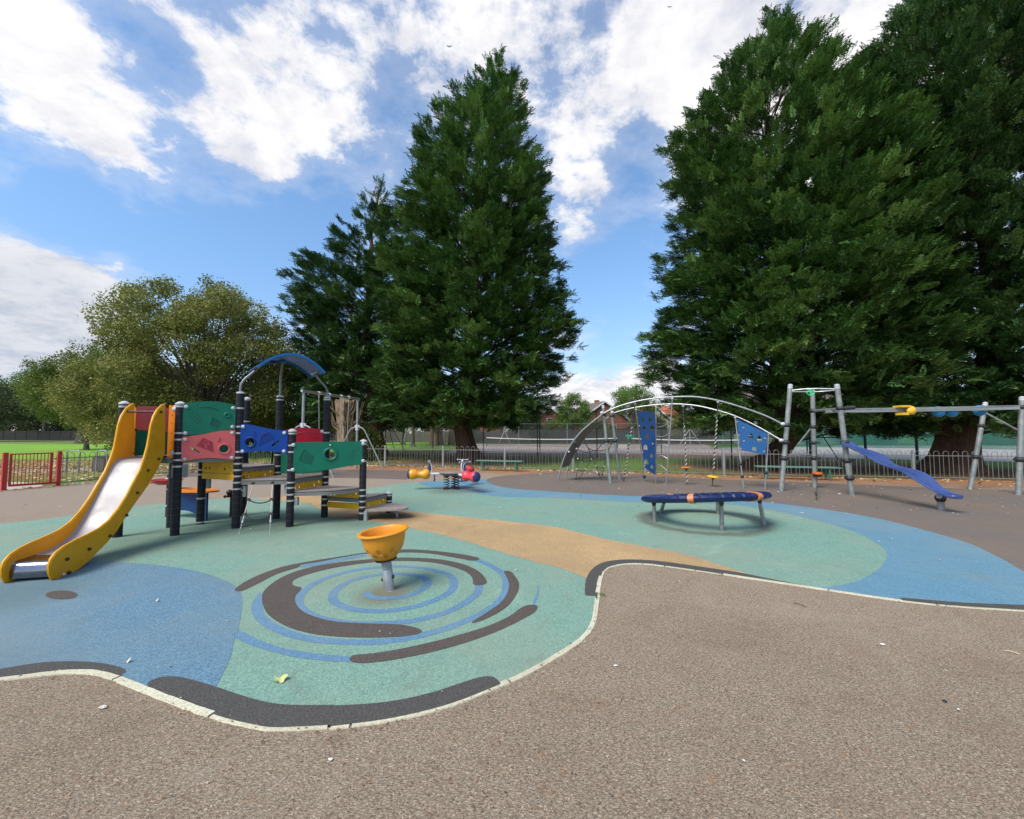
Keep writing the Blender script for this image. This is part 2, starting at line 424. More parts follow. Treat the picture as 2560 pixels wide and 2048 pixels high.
def m_ground():
    """old bitumen with bark-like grit; orange pine litter gathers towards the fence"""
    m, nt, b, out = newmat('bitumen')
    v = nd(nt, 'ShaderNodeTexCoord').outputs['Object']
    mp = nd(nt, 'ShaderNodeMapping'); mp.inputs['Rotation'].default_value = (0, 0, 0.5); mp.inputs['Scale'].default_value = (1, 1.7, 1)
    nt.links.new(v, mp.inputs[0])
    g1 = noise(nt, mp.outputs[0], 76, 5, 0.80, 1.0)
    col = ramp(nt, g1, [(0.36, (.036, .026, .017)), (0.455, (.185, .140, .097)), (0.53, (.36, .278, .195)), (0.65, (.80, .67, .50))])
    vo = nd(nt, 'ShaderNodeTexVoronoi'); vo.inputs['Scale'].default_value = 120; nt.links.new(v, vo.inputs['Vector'])
    tint = ramp(nt, nd_sep(nt, vo.outputs['Color']), [(0.0, (.14, .09, .055)), (0.5, (.33, .255, .175)), (0.8, (.48, .395, .29)), (1.0, (.48, .26, .13))])
    col = mixc(nt, 0.25, col, tint)
    big = noise(nt, v, 0.35, 6, 0.6)
    col = mixc(nt, mrange(nt, big, 0.35, 0.7, 0, 0.25), col, mixc(nt, 1.0, col, (.62, .58, .56), 'MULTIPLY'))
    med = noise(nt, v, 2.2, 6, 0.65)
    col = mixc(nt, mrange(nt, med, 0.5, 0.75, 0, 0.35), col, (.24, .15, .095))
    pat = noise(nt, v, 0.9, 9, 0.72, 1.5)
    col = mixc(nt, mrange(nt, pat, 0.50, 0.68, 0, 0.28), col, mixc(nt, 1.0, col, (.50, .47, .44), 'MULTIPLY'))
    col = mixc(nt, mrange(nt, pat, 0.46, 0.34, 0, 0.25), col, (.42, .35, .27))
    roots = noise(nt, v, 5.5, 9, 0.8, 2.5)
    col = mixc(nt, mrange(nt, roots, 0.585, 0.64, 0, 0.55), col, (.33, .15, .075))
    # far part is a smoother pinkish-grey tarmac
    pos = nd(nt, 'ShaderNodeSeparateXYZ'); nt.links.new(nd(nt, 'ShaderNodeNewGeometry').outputs['Position'], pos.inputs[0])
    far = mrange(nt, pos.outputs[1], 6.5, 9.0)
    col = mixc(nt, mth(nt, 'MULTIPLY', far, 0.6), col, (.30, .235, .19))
    # pine needle litter: a strip that follows the fence line (y + 0.29 x = const)
    line = mth(nt, 'MULTIPLY_ADD', pos.outputs[0], 0.29, pos.outputs[1])
    nz = mth(nt, 'MULTIPLY', mth(nt, 'SUBTRACT', noise(nt, v, 1.3, 6, 0.7), 0.5), 5.0)
    f = mrange(nt, mth(nt, 'ADD', line, nz), 15.5, 17.2)
    xr = mrange(nt, pos.outputs[0], -11.0, -6.0)
    f = mth(nt, 'MULTIPLY', f, mth(nt, 'MULTIPLY', xr, 0.92))
    need = ramp(nt, noise(nt, v, 30, 5, 0.7), [(0.3, (.22, .10, .045)), (0.7, (.43, .21, .10))])
    col = mixc(nt, f, col, need)
    nt.links.new(col, b.inputs['Base Color'])
    b.inputs['Roughness'].default_value = 0.93; b.inputs['Specular IOR Level'].default_value = 0.2
    bump(nt, b, g1, 0.75, 0.012)
    return m
def nd_sep(nt, c):
    s = nd(nt, 'ShaderNodeSeparateColor'); nt.links.new(c, s.inputs[0]); return s.outputs[0]
M_GROUND = m_ground()

def m_grass():
    m, nt, b, out = newmat('grass_field')
    v = nd(nt, 'ShaderNodeTexCoord').outputs['Object']
    pos = nd(nt, 'ShaderNodeSeparateXYZ'); nt.links.new(nd(nt, 'ShaderNodeNewGeometry').outputs['Position'], pos.inputs[0])
    g = noise(nt, v, 9, 8, 0.7)
    col = ramp(nt, g, [(0.3, (.055, .105, .018)), (0.55, (.105, .19, .032)), (0.75, (.18, .26, .06))])
    lush = ramp(nt, noise(nt, v, 0.25, 5, 0.6), [(0.3, (.17, .33, .04)), (0.7, (.24, .42, .055))])
    fl = mth(nt, 'MULTIPLY', mrange(nt, pos.outputs[0], -9, -16, 0, 1), mrange(nt, pos.outputs[1], 24, 27))
    col = mixc(nt, mth(nt, 'MULTIPLY', fl, 0.85), col, lush)
    # worn soil and pine litter beneath the big trees
    soil = ramp(nt, noise(nt, v, 6, 6, 0.7), [(0.3, (.085, .050, .028)), (0.7, (.27, .155, .085))])
    nz = mth(nt, 'MULTIPLY', mth(nt, 'SUBTRACT', noise(nt, v, 0.7, 6, 0.7), 0.5), 9.0)
    near = None
    for (cx, cy, r) in ((-2.6, 24.3, 5.5), (11.4, 18.8, 5.0), (18.1, 17.2, 6.0), (-10.6, 29, 4.5)):
        vm = nd(nt, 'ShaderNodeVectorMath', operation='DISTANCE'); nt.links.new(nd(nt, 'ShaderNodeNewGeometry').outputs['Position'], vm.inputs[0]); vm.inputs[1].default_value = (cx, cy, 0)
        q = mrange(nt, mth(nt, 'ADD', vm.outputs['Value'], nz), r * 0.55, r * 1.15, 1, 0)
        near = q if near is None else mth(nt, 'MAXIMUM', near, q)
    col = mixc(nt, mth(nt, 'MULTIPLY', near, 0.85), col, soil)
    lit = mth(nt, 'MULTIPLY', mrange(nt, pos.outputs[0], -12.5, -14), mth(nt, 'MULTIPLY', mrange(nt, pos.outputs[1], 13.5, 16), mrange(nt, pos.outputs[1], 22, 27, 1, 0)))
    lf = mrange(nt, mth(nt, 'ADD', noise(nt, v, 7, 6, 0.75), mth(nt, 'MULTIPLY', noise(nt, v, .5, 3), .4)), 0.60, 0.74)
    col = mixc(nt, mth(nt, 'MULTIPLY', lit, mth(nt, 'MULTIPLY', lf, .85)), col, ramp(nt, noise(nt, v, 14, 4, .7), [(.35, (.17, .10, .045)), (.65, (.44, .31, .14))]))
    # bare strip below the distant trees on the left
    dryp = mth(nt, 'MULTIPLY', mrange(nt, pos.outputs[1], 60, 66), mrange(nt, pos.outputs[0], -20, -30))
    col = mixc(nt, mth(nt, 'MULTIPLY', dryp, 0.75), col, (.15, .125, .07))
    nt.links.new(col, b.inputs['Base Color']); b.inputs['Roughness'].default_value = 0.95; b.inputs['Specular IOR Level'].default_value = 0.15
    bump(nt, b, g, 0.8, 0.05)
    return m
M_GRASS = m_grass()
M_COURT = rubber('court_tarmac', (.33, .27, .235), (.375, .315, .28), (.41, .35, .31), grain=3, worn=(.27, .20, .16), wear=.6)
M_COURT2 = rubber('grey_court_tarmac', (.35, .335, .32), (.40, .385, .37), (.43, .415, .40), grain=3, worn=(.33, .31, .28), wear=.5)
M_SOIL = rubber('court_apron', (.13, .07, .045), (.22, .125, .085), (.30, .185, .13), grain=20, worn=(.15, .10, .07), wear=.7)
M_PATH = rubber('path_tarmac', (.22, .20, .18), (.30, .275, .25), (.36, .335, .31), grain=40, worn=(.24, .20, .15), wear=.5)
M_EDGE = rubber('cream_concrete', (.36, .33, .22), (.60, .56, .41), (.74, .70, .54), grain=70, worn=(.34, .30, .19), wear=.5)

# ================================================================ ground, courts, paths
mb = MB(); mb.flat([(-900, -200), (900, -200), (900, 1500), (-900, 1500)], -0.012); struct(mb, 'ground', M_GRASS, smoothdeg=0)
FENCE_L = [(-14.25, 11.3), (-13.95, 12.65), (-13.5, 15.5), (-13.0, 18.5), (-12.3, 21.3)]
FENCE_B = [(-12.3, 21.3), (-9.3, 21.1), (-6.27, 20.5), (-3.25, 19.55), (-.33, 18.65), (2.6, 17.75), (5.35, 16.75), (8.05, 15.8), (11.0, 15.1), (14.0, 14.5), (17.0, 13.9), (20, 13.3), (23, 12.7)]
mb = MB(); mb.flat([(-60, -12), (60, -12), (60, 6), (23, 12.75)] + [(x, y + .12) for x, y in FENCE_B[::-1]] + [(x - .1, y) for x, y in FENCE_L[::-1]] + [(-16.5, 5), (-60, 4)], 0.0)
struct(mb, 'playground_tarmac', M_GROUND, smoothdeg=0)

def gp(pts): return [tuple(G(p)[:2]) for p in pts]
def gsm(pts, n=5): return [tuple(v[:2]) for v in smooth([G(p) for p in pts], n)]
# courts beyond the fence
mb = MB(); mb.flat([(-5.5, 34.0), (.67, 33.5), (12.9, 31.2), (21.2, 26.3), (21.2, 43), (28, 60), (-6, 61)], -0.004); struct(mb, 'tennis_court', M_COURT, smoothdeg=0)
mb = MB(); mb.flat([(-12, 31.5), (-5, 29.9), (.6, 28.5), (12.5, 25.6), (20.5, 23.2), (21.1, 26.2), (12.8, 31.1), (.67, 33.4), (-5.5, 33.9), (-14, 37)], -0.004); struct(mb, 'court_apron', M_SOIL, smoothdeg=0)
mb = MB(); mb.flat([(21.3, 26.3), (30, 22.6), (42, 19), (75, 30), (60, 60), (21.3, 45)], -0.004); struct(mb, 'hard_court', M_COURT2, smoothdeg=0)
mb = MB()
for yy in (38.0, 56.0): mb.bar((0, yy + 1.5, 0.001), (20, yy - 2.2, 0.001), .07, .003)
struct(mb, 'court_lines', mat('court_line_paint', (.7, .7, .66)), smoothdeg=0)
mb = MB(); mb.flat([(-45, 17.2), (-20, 17.0), (-16, 18.6), (-14.5, 22), (-15.6, 22.4), (-17, 19.9), (-20, 18.5), (-45, 18.7)], -0.004)
struct(mb, 'park_path', M_PATH, smoothdeg=0)
mb = MB(); mb.flat([(-25, 11.0), (-14.35, 11.3), (-14.0, 12.5), (-15.5, 13.6), (-18, 13.9), (-25, 13.9)], -0.004); struct(mb, 'gateway_path', rubber('gateway_concrete', (.38, .33, .26), (.47, .42, .34), (.55, .5, .42), grain=30, wear=.5, worn=(.36, .3, .22)), smoothdeg=0)

# ---- wet-pour rubber: kerb line and outer boundary traced on the ground
KERB = cb((0, 815), (200, 790), (420, 768), (600, 780), (750, 830), (950, 910), (1150, 985), (1350, 1050), (1500, 1085), (1620, 1105), (1800, 1101), (1980, 1092)) \
     + cs((600, 1300), (940, 1255), (1250, 1180), (1500, 1085), (1700, 995), (1850, 910), (2000, 810), (2070, 720), (2090, 620), (2105, 500), (2125, 430)) \
     + cr((238, 415), (265, 398), (330, 385), (420, 384), (520, 395), (700, 420), (900, 450), (1100, 480), (1300, 510), (1500, 540), (1700, 565), (1900, 582), (2156, 598))
KERB = [(-520, 1755), (-260, 1722)] + KERB + [(2800, 1545), (3100, 1560)]
kerb = [Vector((q.x, q.y, 0)) for q in smooth([G(p) for p in KERB], 8)]
OUT_L = [(-700, 1385), (-300, 1340), (0, 1310), (111, 1298.5), (334, 1266.5), (414, 1259.5), (523, 1250.4), (580, 1247.5), (740, 1241), (836, 1235), (917, 1222.5), (985, 1210.8), (1048, 1206.3)]
OUT_B = [(1048, 1206.3), (1085, 1203.2), (1160, 1200.6), (1214, 1199.2), (1216, 1203.5), (1236, 1213), (1286, 1222.5), (1361, 1228), (1487, 1236.5), (1595, 1241), (1760, 1246), (1927, 1257.5), (2091, 1279), (2201, 1298.5), (2310, 1326), (2420, 1358.7), (2502, 1397), (2560, 1430), (2700, 1500), (2900, 1600)]
outl = gsm(OUT_L, 5); outb = gsm(OUT_B, 5)
kxy = [(v.x, v.y) for v in kerb]
# kerb from near the far right end back to the left
kcut = kxy
mb = MB(); mb.flat(outl + outb[1:] + kcut[::-1], 0.004); struct(mb, 'teal_safety_surface', M_TEAL, smoothdeg=0)
def kerb_between(a, b):
    """kerb points from photo pixel a to b (nearest points), in that order"""
    ia = min(range(len(kxy)), key=lambda i: (Vector(kxy[i]) - G(a).xy).length)
    ib = min(range(len(kxy)), key=lambda i: (Vector(kxy[i]) - G(b).xy).length)
    return kxy[ia:ib + 1] if ia <= ib else kxy[ib:ia + 1][::-1]
LOBE = [(1048, 1210.5), (1073, 1217), (1098, 1222.5), (1198, 1235.6), (1261, 1243), (1380, 1245), (1487, 1250.7), (1595, 1256), (1740, 1259), (1861, 1265), (1982, 1287.6), (2091, 1315), (2162, 1342), (2206, 1369.7), (2217, 1391.6), (2201, 1419), (2162, 1446), (2108, 1462.7), (2058, 1468), (2022, 1467)]
lobe = gsm(LOBE, 5)
kb = kerb_between((2022, 1468), (3100, 1560))
mb = MB(); mb.flat(outb + kb[::-1] + lobe[::-1][:-1], 0.0056); struct(mb, 'blue_safety_surface', M_BLUE, smoothdeg=0)
SAND_U = [(835, 1237), (859, 1256), (895, 1267), (930, 1269.5), (1010, 1277.9), (1139, 1291), (1272, 1304.6), (1384, 1318), (1450, 1333), (1520, 1350), (1708, 1386), (1790, 1410.7), (1872, 1436)]
SAND_L = [(1464, 1446), (1406, 1422.6), (1317, 1400), (1228, 1373.6), (1139, 1347), (1032, 1322), (916, 1302), (850, 1297), (803, 1290), (803, 1278), (790, 1268), (770, 1261), (741, 1256), (690, 1252), (640, 1246)]
ku = kerb_between((1466, 1470), (1880, 1447))
sand = gsm(SAND_U, 5) + ku[::-1] + gsm(SAND_L, 5) + gsm([(640, 1245), (740, 1241), (836, 1235.4)], 4)
mb = MB(); mb.flat(sand, 0.0055); struct(mb, 'sand_safety_surface', M_SAND, smoothdeg=0)
BL = [(-520, 1470), (-200, 1450), (0, 1438), (110, 1415), (234, 1405.5), (292, 1406.8), (376, 1412), (480, 1426.8), (551, 1447.7), (593, 1470.6), (605, 1493.6), (603, 1535), (597, 1568.7), (592, 1590), (586, 1602), (576, 1644), (555, 1690), (538, 1721), (520, 1745), (500, 1775)]
kl = kerb_between((-520, 1755), (495, 1776))
mb = MB(); mb.flat(gsm(BL, 5) + kl[::-1], 0.0058); struct(mb, 'blue_slide_mat', M_MAT, smoothdeg=0)
def marking(name, m, outlines, z):
    mb = MB()
    for o in outlines: mb.flat(o, z)
    return struct(mb, name, m, smoothdeg=0)
def csm(pts, n=4): return [tuple(v[:2]) for v in smooth([G(p) for p in pts], n, closed=True)]
marking('round_marking', M_BROWN, [[tuple(G(p)[:2]) for p in ell((154, 1489.5), 40, 11.3, 32)]], 0.0078)

def ribbon(pts, w, n=5, taper=False):
    c = smooth([G(p) for p in pts], n); L = []; Rr = []
    for i, q in enumerate(c):
        t = (c[min(i + 1, len(c) - 1)] - c[max(i - 1, 0)]); t.z = 0; t.normalize()
        s = Vector((-t.y, t.x, 0)); k = 1.0
        if taper: k = min(1, 0.25 + 4 * i / len(c))
        L.append((q + s * w / 2 * k)[:2]); Rr.append((q - s * w / 2 * k)[:2])
    return L, Rr
def strip(name, m, rib, z):
    mb = MB()
    for L, Rr in rib:
        n = len(L)
        mb.add([Vector((*p, z)) for p in L] + [Vector((*p, z)) for p in Rr], [(i, i + n, i + n + 1, i + 1) for i in range(n - 1)])
    o = struct(mb, name, m, smoothdeg=0)
    return o
SP1 = cs((795, 546), (830, 570), (920, 577), (1030, 562), (1110, 530), (1145, 495), (1130, 468), (1070, 448), (980, 440), (860, 446), (760, 465), (680, 495), (620, 540), (610, 580), (650, 615), (730, 640), (830, 650), (950, 645), (1080, 622), (1190, 585), (1270, 540), (1290, 500), (1280, 460), (1220, 430), (1120, 408), (1000, 398), (880, 402), (740, 420), (600, 455), (490, 505), (430, 560), (418, 600), (440, 640), (510, 680), (600, 703), (720, 718), (850, 720), (1000, 712), (1130, 690), (1250, 655), (1350, 605), (1420, 550), (1432, 510), (1425, 490))
BO1 = cs((225, 545), (205, 570), (185, 615), (200, 680), (270, 735), (370, 778), (500, 808), (650, 822), (800, 825), (950, 815), (1100, 788), (1250, 745), (1380, 695), (1480, 645), (1560, 580), (1585, 520), (1580, 460), (1540, 420), (1480, 385), (1420, 362))
strip('blue_spiral_marking', M_BRIGHT, [ribbon(SP1, .085), ribbon(BO1, .085)], 0.0056)
BLT = cs((80, 762), (110, 768), (200, 815), (330, 860), (480, 885), (620, 900), (730, 908), (730, 938), (560, 930), (400, 910), (250, 875), (130, 835), (60, 800))
BT2 = cs((1742, 618), (1762, 570), (1768, 530), (1759, 504), (1755, 545), (1735, 600))
BT3 = cs((425, 388), (520, 376), (640, 355), (780, 330), (805, 338), (640, 371), (500, 396), (430, 407))
marking('blue_arc_marking', M_BRIGHT, [gp(BLT), csm(BT2, 3), gp(BT3)], 0.0062)
BR1 = cs((1475, 490), (1460, 455), (1420, 420), (1340, 385), (1220, 360), (1080, 350), (950, 350), (800, 360), (650, 375), (500, 400), (380, 435), (290, 480), (222, 540), (215, 600), (240, 660), (300, 710), (400, 755), (540, 785), (700, 798), (850, 800), (980, 795), (1070, 785), (1110, 768), (1090, 748), (1000, 728), (880, 722), (750, 718), (620, 708), (520, 685), (440, 650), (400, 600), (405, 560), (436, 520), (400, 510), (382, 495), (400, 470), (480, 440), (600, 410), (750, 385), (900, 370), (1050, 368), (1180, 378), (1280, 400), (1360, 430), (1395, 465), (1400, 498), (1440, 505))
BR2 = cs((1392, 712), (1430, 710), (1510, 675), (1600, 615), (1650, 540), (1655, 490), (1635, 455), (1610, 427), (1572, 427), (1588, 460), (1600, 500), (1590, 550), (1550, 605), (1480, 655))
BR3 = cs((705, 925), (715, 905), (745, 897), (900, 880), (1100, 840), (1300, 790), (1480, 735), (1600, 680), (1680, 625), (1740, 615), (1760, 625), (1745, 655), (1660, 705), (1520, 770), (1350, 830), (1150, 885), (950, 925), (800, 943), (730, 940))
BR4 = cs((60, 530), (110, 490), (200, 445), (330, 400), (480, 370), (640, 345), (800, 320), (1000, 303), (1150, 308), (1300, 325), (1400, 342), (1435, 355), (1400, 367), (1300, 350), (1150, 325), (1000, 320), (850, 332), (780, 328), (640, 352), (520, 375), (430, 390), (420, 402), (300, 440), (200, 490), (100, 537))
marking('brown_swirl_marking', M_BROWN, [csm(q, 3) for q in (BR1, BR2, BR3, BR4)], 0.0070)
DS1 = cb((-60, 760), (0, 755), (120, 735), (250, 717), (380, 710), (500, 711), (600, 720), (690, 737), (745, 757), (748, 778), (730, 782))
DS2 = cb((880, 842), (920, 818), (960, 805), (1050, 801), (1150, 820), (1300, 865), (1450, 915), (1600, 955), (1750, 972), (2000, 972)) + cs((600, 1185), (900, 1165), (1150, 1115), (1350, 1050), (1450, 1022), (1510, 1022), (1545, 1048))
DS3 = cr((195, 532), (160, 530), (150, 520), (155, 460), (175, 420), (210, 390), (260, 373), (350, 366), (480, 372), (650, 395), (850, 425), (1000, 455), (1150, 484), (1210, 494))
DS4 = cr((1588, 543), (1620, 543), (1700, 550), (1900, 565), (2156, 575)) + [(2800, 1528)]
DS = [gsm(DS1, 4) + kerb_between((305, 1702), (-120, 1707)), gsm(DS2, 4) + kerb_between((1250, 1715), (370, 1729)),
      gsm(DS3, 4) + kerb_between((2030, 1470), (1493, 1500)), gsm(DS4, 4) + kerb_between((2800, 1545), (2250, 1502))]
marking('charcoal_border_marking', M_CHAR, DS, 0.0082)
# brown surface under the climbing frame and a dark band by the swings
BW = [(1216, 1199.5), (1236, 1193), (1286, 1187), (1361, 1182.5), (1400, 1180.5), (1500, 1180), (1703, 1194), (1920, 1203), (2150, 1212), (2560, 1228), (2900, 1240)]
bw = gsm(BW, 4)
mb = MB(); mb.flat(bw + [tuple(G((3000, 1400))[:2])] + outb[::-1][:-8], 0.003)
M_BW = rubber('brown_wetpour', (.10, .082, .07), (.155, .128, .11), (.22, .185, .16), grain=60, worn=(.22, .15, .10), wear=.45)
struct(mb, 'brown_safety_surface', M_BW, smoothdeg=0)
mb = MB(); mb.flat(gp([(430, 1176), (820, 1173.5), (1010, 1176.5), (1045, 1183), (1015, 1199), (880, 1195), (560, 1193), (430, 1192)]), 0.003); struct(mb, 'swing_safety_surface', rubber('swing_wetpour', (.10, .08, .068), (.15, .125, .11), (.2, .17, .15), grain=40, worn=(.19, .115, .07), wear=.7), smoothdeg=0)

# cream edging: separate concrete lengths laid end to end with narrow joints
def edging():
    mb = MB(); d = 0.0; seg = []; rng = random.Random(3)
    cur = []; Lmax = 0.9
    for i in range(len(kerb) - 1):
        a, b = kerb[i], kerb[i + 1]; n = max(1, int((b - a).length / 0.014))
        for k in range(n):
            cur.append(a.lerp(b, k / n))
            if len(cur) > 1: d += (cur[-1] - cur[-2]).length
            # tight curves are made from short pieces
            if d > Lmax:
                seg.append(cur); cur = []; d = 0.0
                near = (a - Vector((1.35, 4.6, 0))).length < 1.0
                Lmax = rng.uniform(.16, .34) if near else rng.uniform(.75, 1.05)
    w = 0.05
    for s in seg:
        if len(s) < 3: continue
        s = s[:-1:3] + [s[-1]] if len(s) > 12 else s
        
        L = []; Q = []; dz = rng.uniform(-.002, .002)
        for i, q in enumerate(s):
            t = (s[min(i + 1, len(s) - 1)] - s[max(i - 1, 0)]).normalized(); nrm = Vector((-t.y, t.x, 0))
            j = rng.uniform(-.0025, .0025)
            L.append(q + nrm * (w / 2 + j)); Q.append(q - nrm * (w / 2 + rng.uniform(-.003, .003)))
        n = len(s); z = 0.007 + dz
        vs = [v + Vector((0, 0, -.01)) for v in L] + [v.lerp(q, .08) + Vector((0, 0, z)) for v, q in zip(L, Q)] + [q.lerp(v, .08) + Vector((0, 0, z)) for v, q in zip(L, Q)] + [v + Vector((0, 0, -.01)) for v in Q]
        fs = []
        for r_ in range(3):
            for i in range(n - 1): fs.append((r_ * n + i, r_ * n + i + 1, (r_ + 1) * n + i + 1, (r_ + 1) * n + i))
        fs += [(0, n, 2 * n, 3 * n), (n - 1, 4 * n - 1, 3 * n - 1, 2 * n - 1)]
        mb.add(vs, fs)
    struct(mb, 'kerb_edging', M_EDGE, smoothdeg=30)
edging()
# ================================================================ play tower
M_BLACK = mat('black_post_rubber', (.016, .015, .019), .5, var=.25, scale=12, dirt=.12, dirtcol=(.12, .11, .10), spec=.22)
def ring_lines():
    nt = M_BLACK.node_tree; b = [n for n in nt.nodes if n.type == 'BSDF_PRINCIPLED'][0]
    tc = nd(nt, 'ShaderNodeTexCoord').outputs['Object']; sx = nd(nt, 'ShaderNodeSeparateXYZ'); nt.links.new(tc, sx.inputs[0])
    fr = mth(nt, 'FRACT', mth(nt, 'MULTIPLY', sx.outputs[2], 9.5))
    ln = mth(nt, 'MULTIPLY', mrange(nt, fr, .0, .04), mrange(nt, fr, .04, .09, 1, 0))
    src = b.inputs['Base Color'].links[0].from_socket
    nt.links.new(mixc(nt, mth(nt, 'MULTIPLY', ln, .6), src, (.10, .095, .09)), b.inputs['Base Color'])
    bump(nt, b, ln, -.4, .004)
ring_lines()
M_BAND = mat('brushed_band', (.50, .49, .46), .42, .55, scale=20)
M_CAP = mat('pale_grey_plastic', (.50, .48, .50), .4, var=.08)
M_GALV = mat('galvanised_steel', (.40, .41, .41), .42, .75, var=.22, scale=14, dirt=.25, dirtcol=(.25, .25, .24))
M_GALVD = mat('grey_paint', (.28, .30, .30), .5, .25, var=.15, scale=8, dirt=.2, dirtcol=(.13, .12, .11))
M_GREEN = mat('green_board', (.010, .150, .090), .38, var=.10, scale=3, dirt=.10, dirtcol=(.05, .16, .12), spec=.22)
M_PINK = mat('faded_red_board', (.66, .125, .12), .48, var=.10, scale=3, dirt=.2, dirtcol=(.50, .17, .16), spec=.22)
M_CRIM = mat('crimson_board', (.36, .012, .028), .38, var=.10, scale=3, spec=.22)
M_NAVY = mat('blue_board', (.003, .042, .225), .36, var=.10, scale=3, dirt=.06, dirtcol=(.05, .1, .3), spec=.22)
M_NAVYD = mat('dark_blue_board', (.006, .032, .115), .4, var=.10, scale=3, spec=.22)
M_YEL = mat('yellow_board', (.74, .37, .012), .42, var=.10, scale=4, dirt=.22, dirtcol=(.35, .17, .03), spec=.22)
M_SLIDE = mat('slide_yellow', (.70, .33, .012), .36, var=.10, scale=3, dirt=.32, dirtcol=(.40, .19, .02), spec=.22)
M_ORANGE = mat('orange_board', (.72, .21, .012), .4, var=.07, scale=3, dirt=.1, spec=.22)
M_CHROME = mat('chrome_foot', (.22, .22, .26), .16, 1.0, var=.05)
M_DPOLE = mat('dark_steel_pole', (.19, .19, .195), .4, .5, var=.15)
M_STEEL = mat('polished_steel', (.36, .332, .322), .5, .3, var=.03, scale=1)
M_DECK = mat('deck_board', (.27, .215, .19), .6, var=.14, scale=9, bmp=.2, bscale=120, dirt=.3)
M_FRAME = mat('deck_frame_grey', (.20, .195, .18), .5, .2, var=.15)
M_DECKE = mat('deck_edge_black', (.02, .018, .018), .6)
M_ROOF = mat('roof_blue', (.018, .13, .34), .36, var=.09, scale=3, spec=.22)
M_GROOVE = mat('green_groove_shade', (.006, .085, .055), .5)  # darker green: groove shading painted into the raised lines and dots
M_BGROOVE = mat('blue_groove_shade', (.004, .02, .13), .5)  # darker blue puts the shade of engraved lines into the relief colour
M_BOLT = mat('dark_bolt', (.035, .022, .02), .45)
M_ROPE = mat('pale_rope', (.50, .45, .38), .8, var=.2, scale=40)
M_DROPE = mat('dark_rope', (.055, .05, .048), .8, var=.25, scale=40)
M_TRED = mat('tray_red', (.50, .02, .025), .35, var=.08)

PB = {'A': (293, 1343), 'B': (436.3, 1339), 'C': (588.8, 1321), 'D': (723.8, 1317), 'E': (905, 1300.6), 'F': (810.7, 1293),
      'G': (690.4, 1297), 'H': (607, 1289), 'I': (971.8, 1281.7), 'J': (500, 1310.8)}
PP = {k: G(v) for k, v in PB.items()}
PP['K'] = Vector((-5.80, 7.12, 0))
def zS(k, y): return ZAT(y, PP[k])
tower = thing('play_tower', 'multi-coloured climbing tower on black banded posts with yellow slide and blue arched roof', 'play tower', (PP['C'].x, PP['C'].y, 0))
TOP = {'A': zS('A', 1008), 'B': zS('B', 1009), 'C': zS('C', 983), 'D': zS('D', 1077), 'E': zS('E', 1103), 'F': zS('F', 995), 'G': zS('G', 992), 'H': zS('H', 997), 'I': zS('I', 1232), 'J': 2.05, 'K': 2.05}
BANDS = {'A': [1017, 1090, 1108, 1150], 'B': [1016.5, 1083, 1099, 1133, 1150, 1166], 'C': [1021, 1067, 1083, 1129.5, 1144, 1159, 1175, 1190.5, 1206, 1222],
         'D': [1084, 1113.5, 1130, 1175, 1206, 1219, 1236, 1251], 'E': [1110, 1153, 1224.5, 1239, 1253, 1267.5, 1282, 1297], 'F': [999.5, 1082, 1192, 1206, 1247, 1262],
         'G': [1000, 1137, 1165, 1181], 'H': [999.7, 1054, 1225], 'I': [1238, 1252], 'J': [1174, 1186, 1245.5, 1305], 'K': [1030]}
R_P = 0.0615
for k in PP:
    base = PP[k]; h = TOP[k]
    prof = [(R_P, 0.0)]
    prof.append((R_P, h))
    mb = MB(); mb.lathe(prof, base, n=20)
    post = mb.build('post', M_BLACK, tower)
    for yb in BANDS[k]:
        zb = zS(k, yb)
        if .03 < zb < h - .01:
            mb = MB(); mb.lathe([(R_P - .002, zb - .0135), (R_P + .0035, zb - .0135), (R_P + .0035, zb + .0135), (R_P - .002, zb + .0135)], base, n=20)
            mb.build('post_band', M_BAND, post)
    mb = MB()
    if k in 'CFG': mb.lathe([(R_P + .002, h - .01), (R_P + .002, h + .008), (R_P - .02, h + .022), (0, h + .024)], base, n=20)
    else: mb.lathe([(R_P + .006, h - .02), (R_P + .006, h + .002), (.03, h + .028), (0, h + .036)], base, n=20)
    mb.build('post_cap', M_CAP, post)

# ---------------------------------------------------------------- decks at steps of 0.2 m
def deck(keys, z, extra=None, name='deck'):
    poly = []
    for i, k in enumerate(keys or ()):
        poly.append(Vector(PP[k][:2]) if isinstance(k, str) else Vector(k))
    if extra: poly = extra
    poly = [Vector((p[0], p[1])) for p in poly]
    if sum(poly[i].x * poly[(i + 1) % len(poly)].y - poly[(i + 1) % len(poly)].x * poly[i].y for i in range(len(poly))) < 0: poly.reverse()
    c = sum(poly, Vector((0, 0))) / len(poly)
    mb = MB(); mb.prism([p for p in poly], z - .018, z); o = mb.build(name, M_DECK, tower, smoothdeg=30)
    mb = MB(); mb.prism([p.lerp(c, .012) for p in poly], z - .030, z - .019); mb.build('deck_gasket', M_DECKE, o, smoothdeg=30)
    mb = MB(); mb.prism([p.lerp(c, .004) for p in poly], z - .055, z - .031); mb.prism([p.lerp(c, .014) for p in poly], z - .064, z - .056); mb.prism([p.lerp(c, .006) for p in poly], z - .088, z - .065)
    mb.build('deck_frame', M_FRAME, o, smoothdeg=30)
    return o
def bulge(a, b, amt, n=10):
    a, b = Vector(PP[a][:2]), Vector(PP[b][:2]); d = b - a; nn = Vector((d.y, -d.x)).normalized()
    return [a.lerp(b, i / n) + nn * amt * math.sin(math.pi * i / n) for i in range(n + 1)]
D1, D2, D3, D4, D5, D6 = 1.215, 1.015, .815, .605, .40, .20
deck('ABCJK', D1)
deck('JCGH', D2)
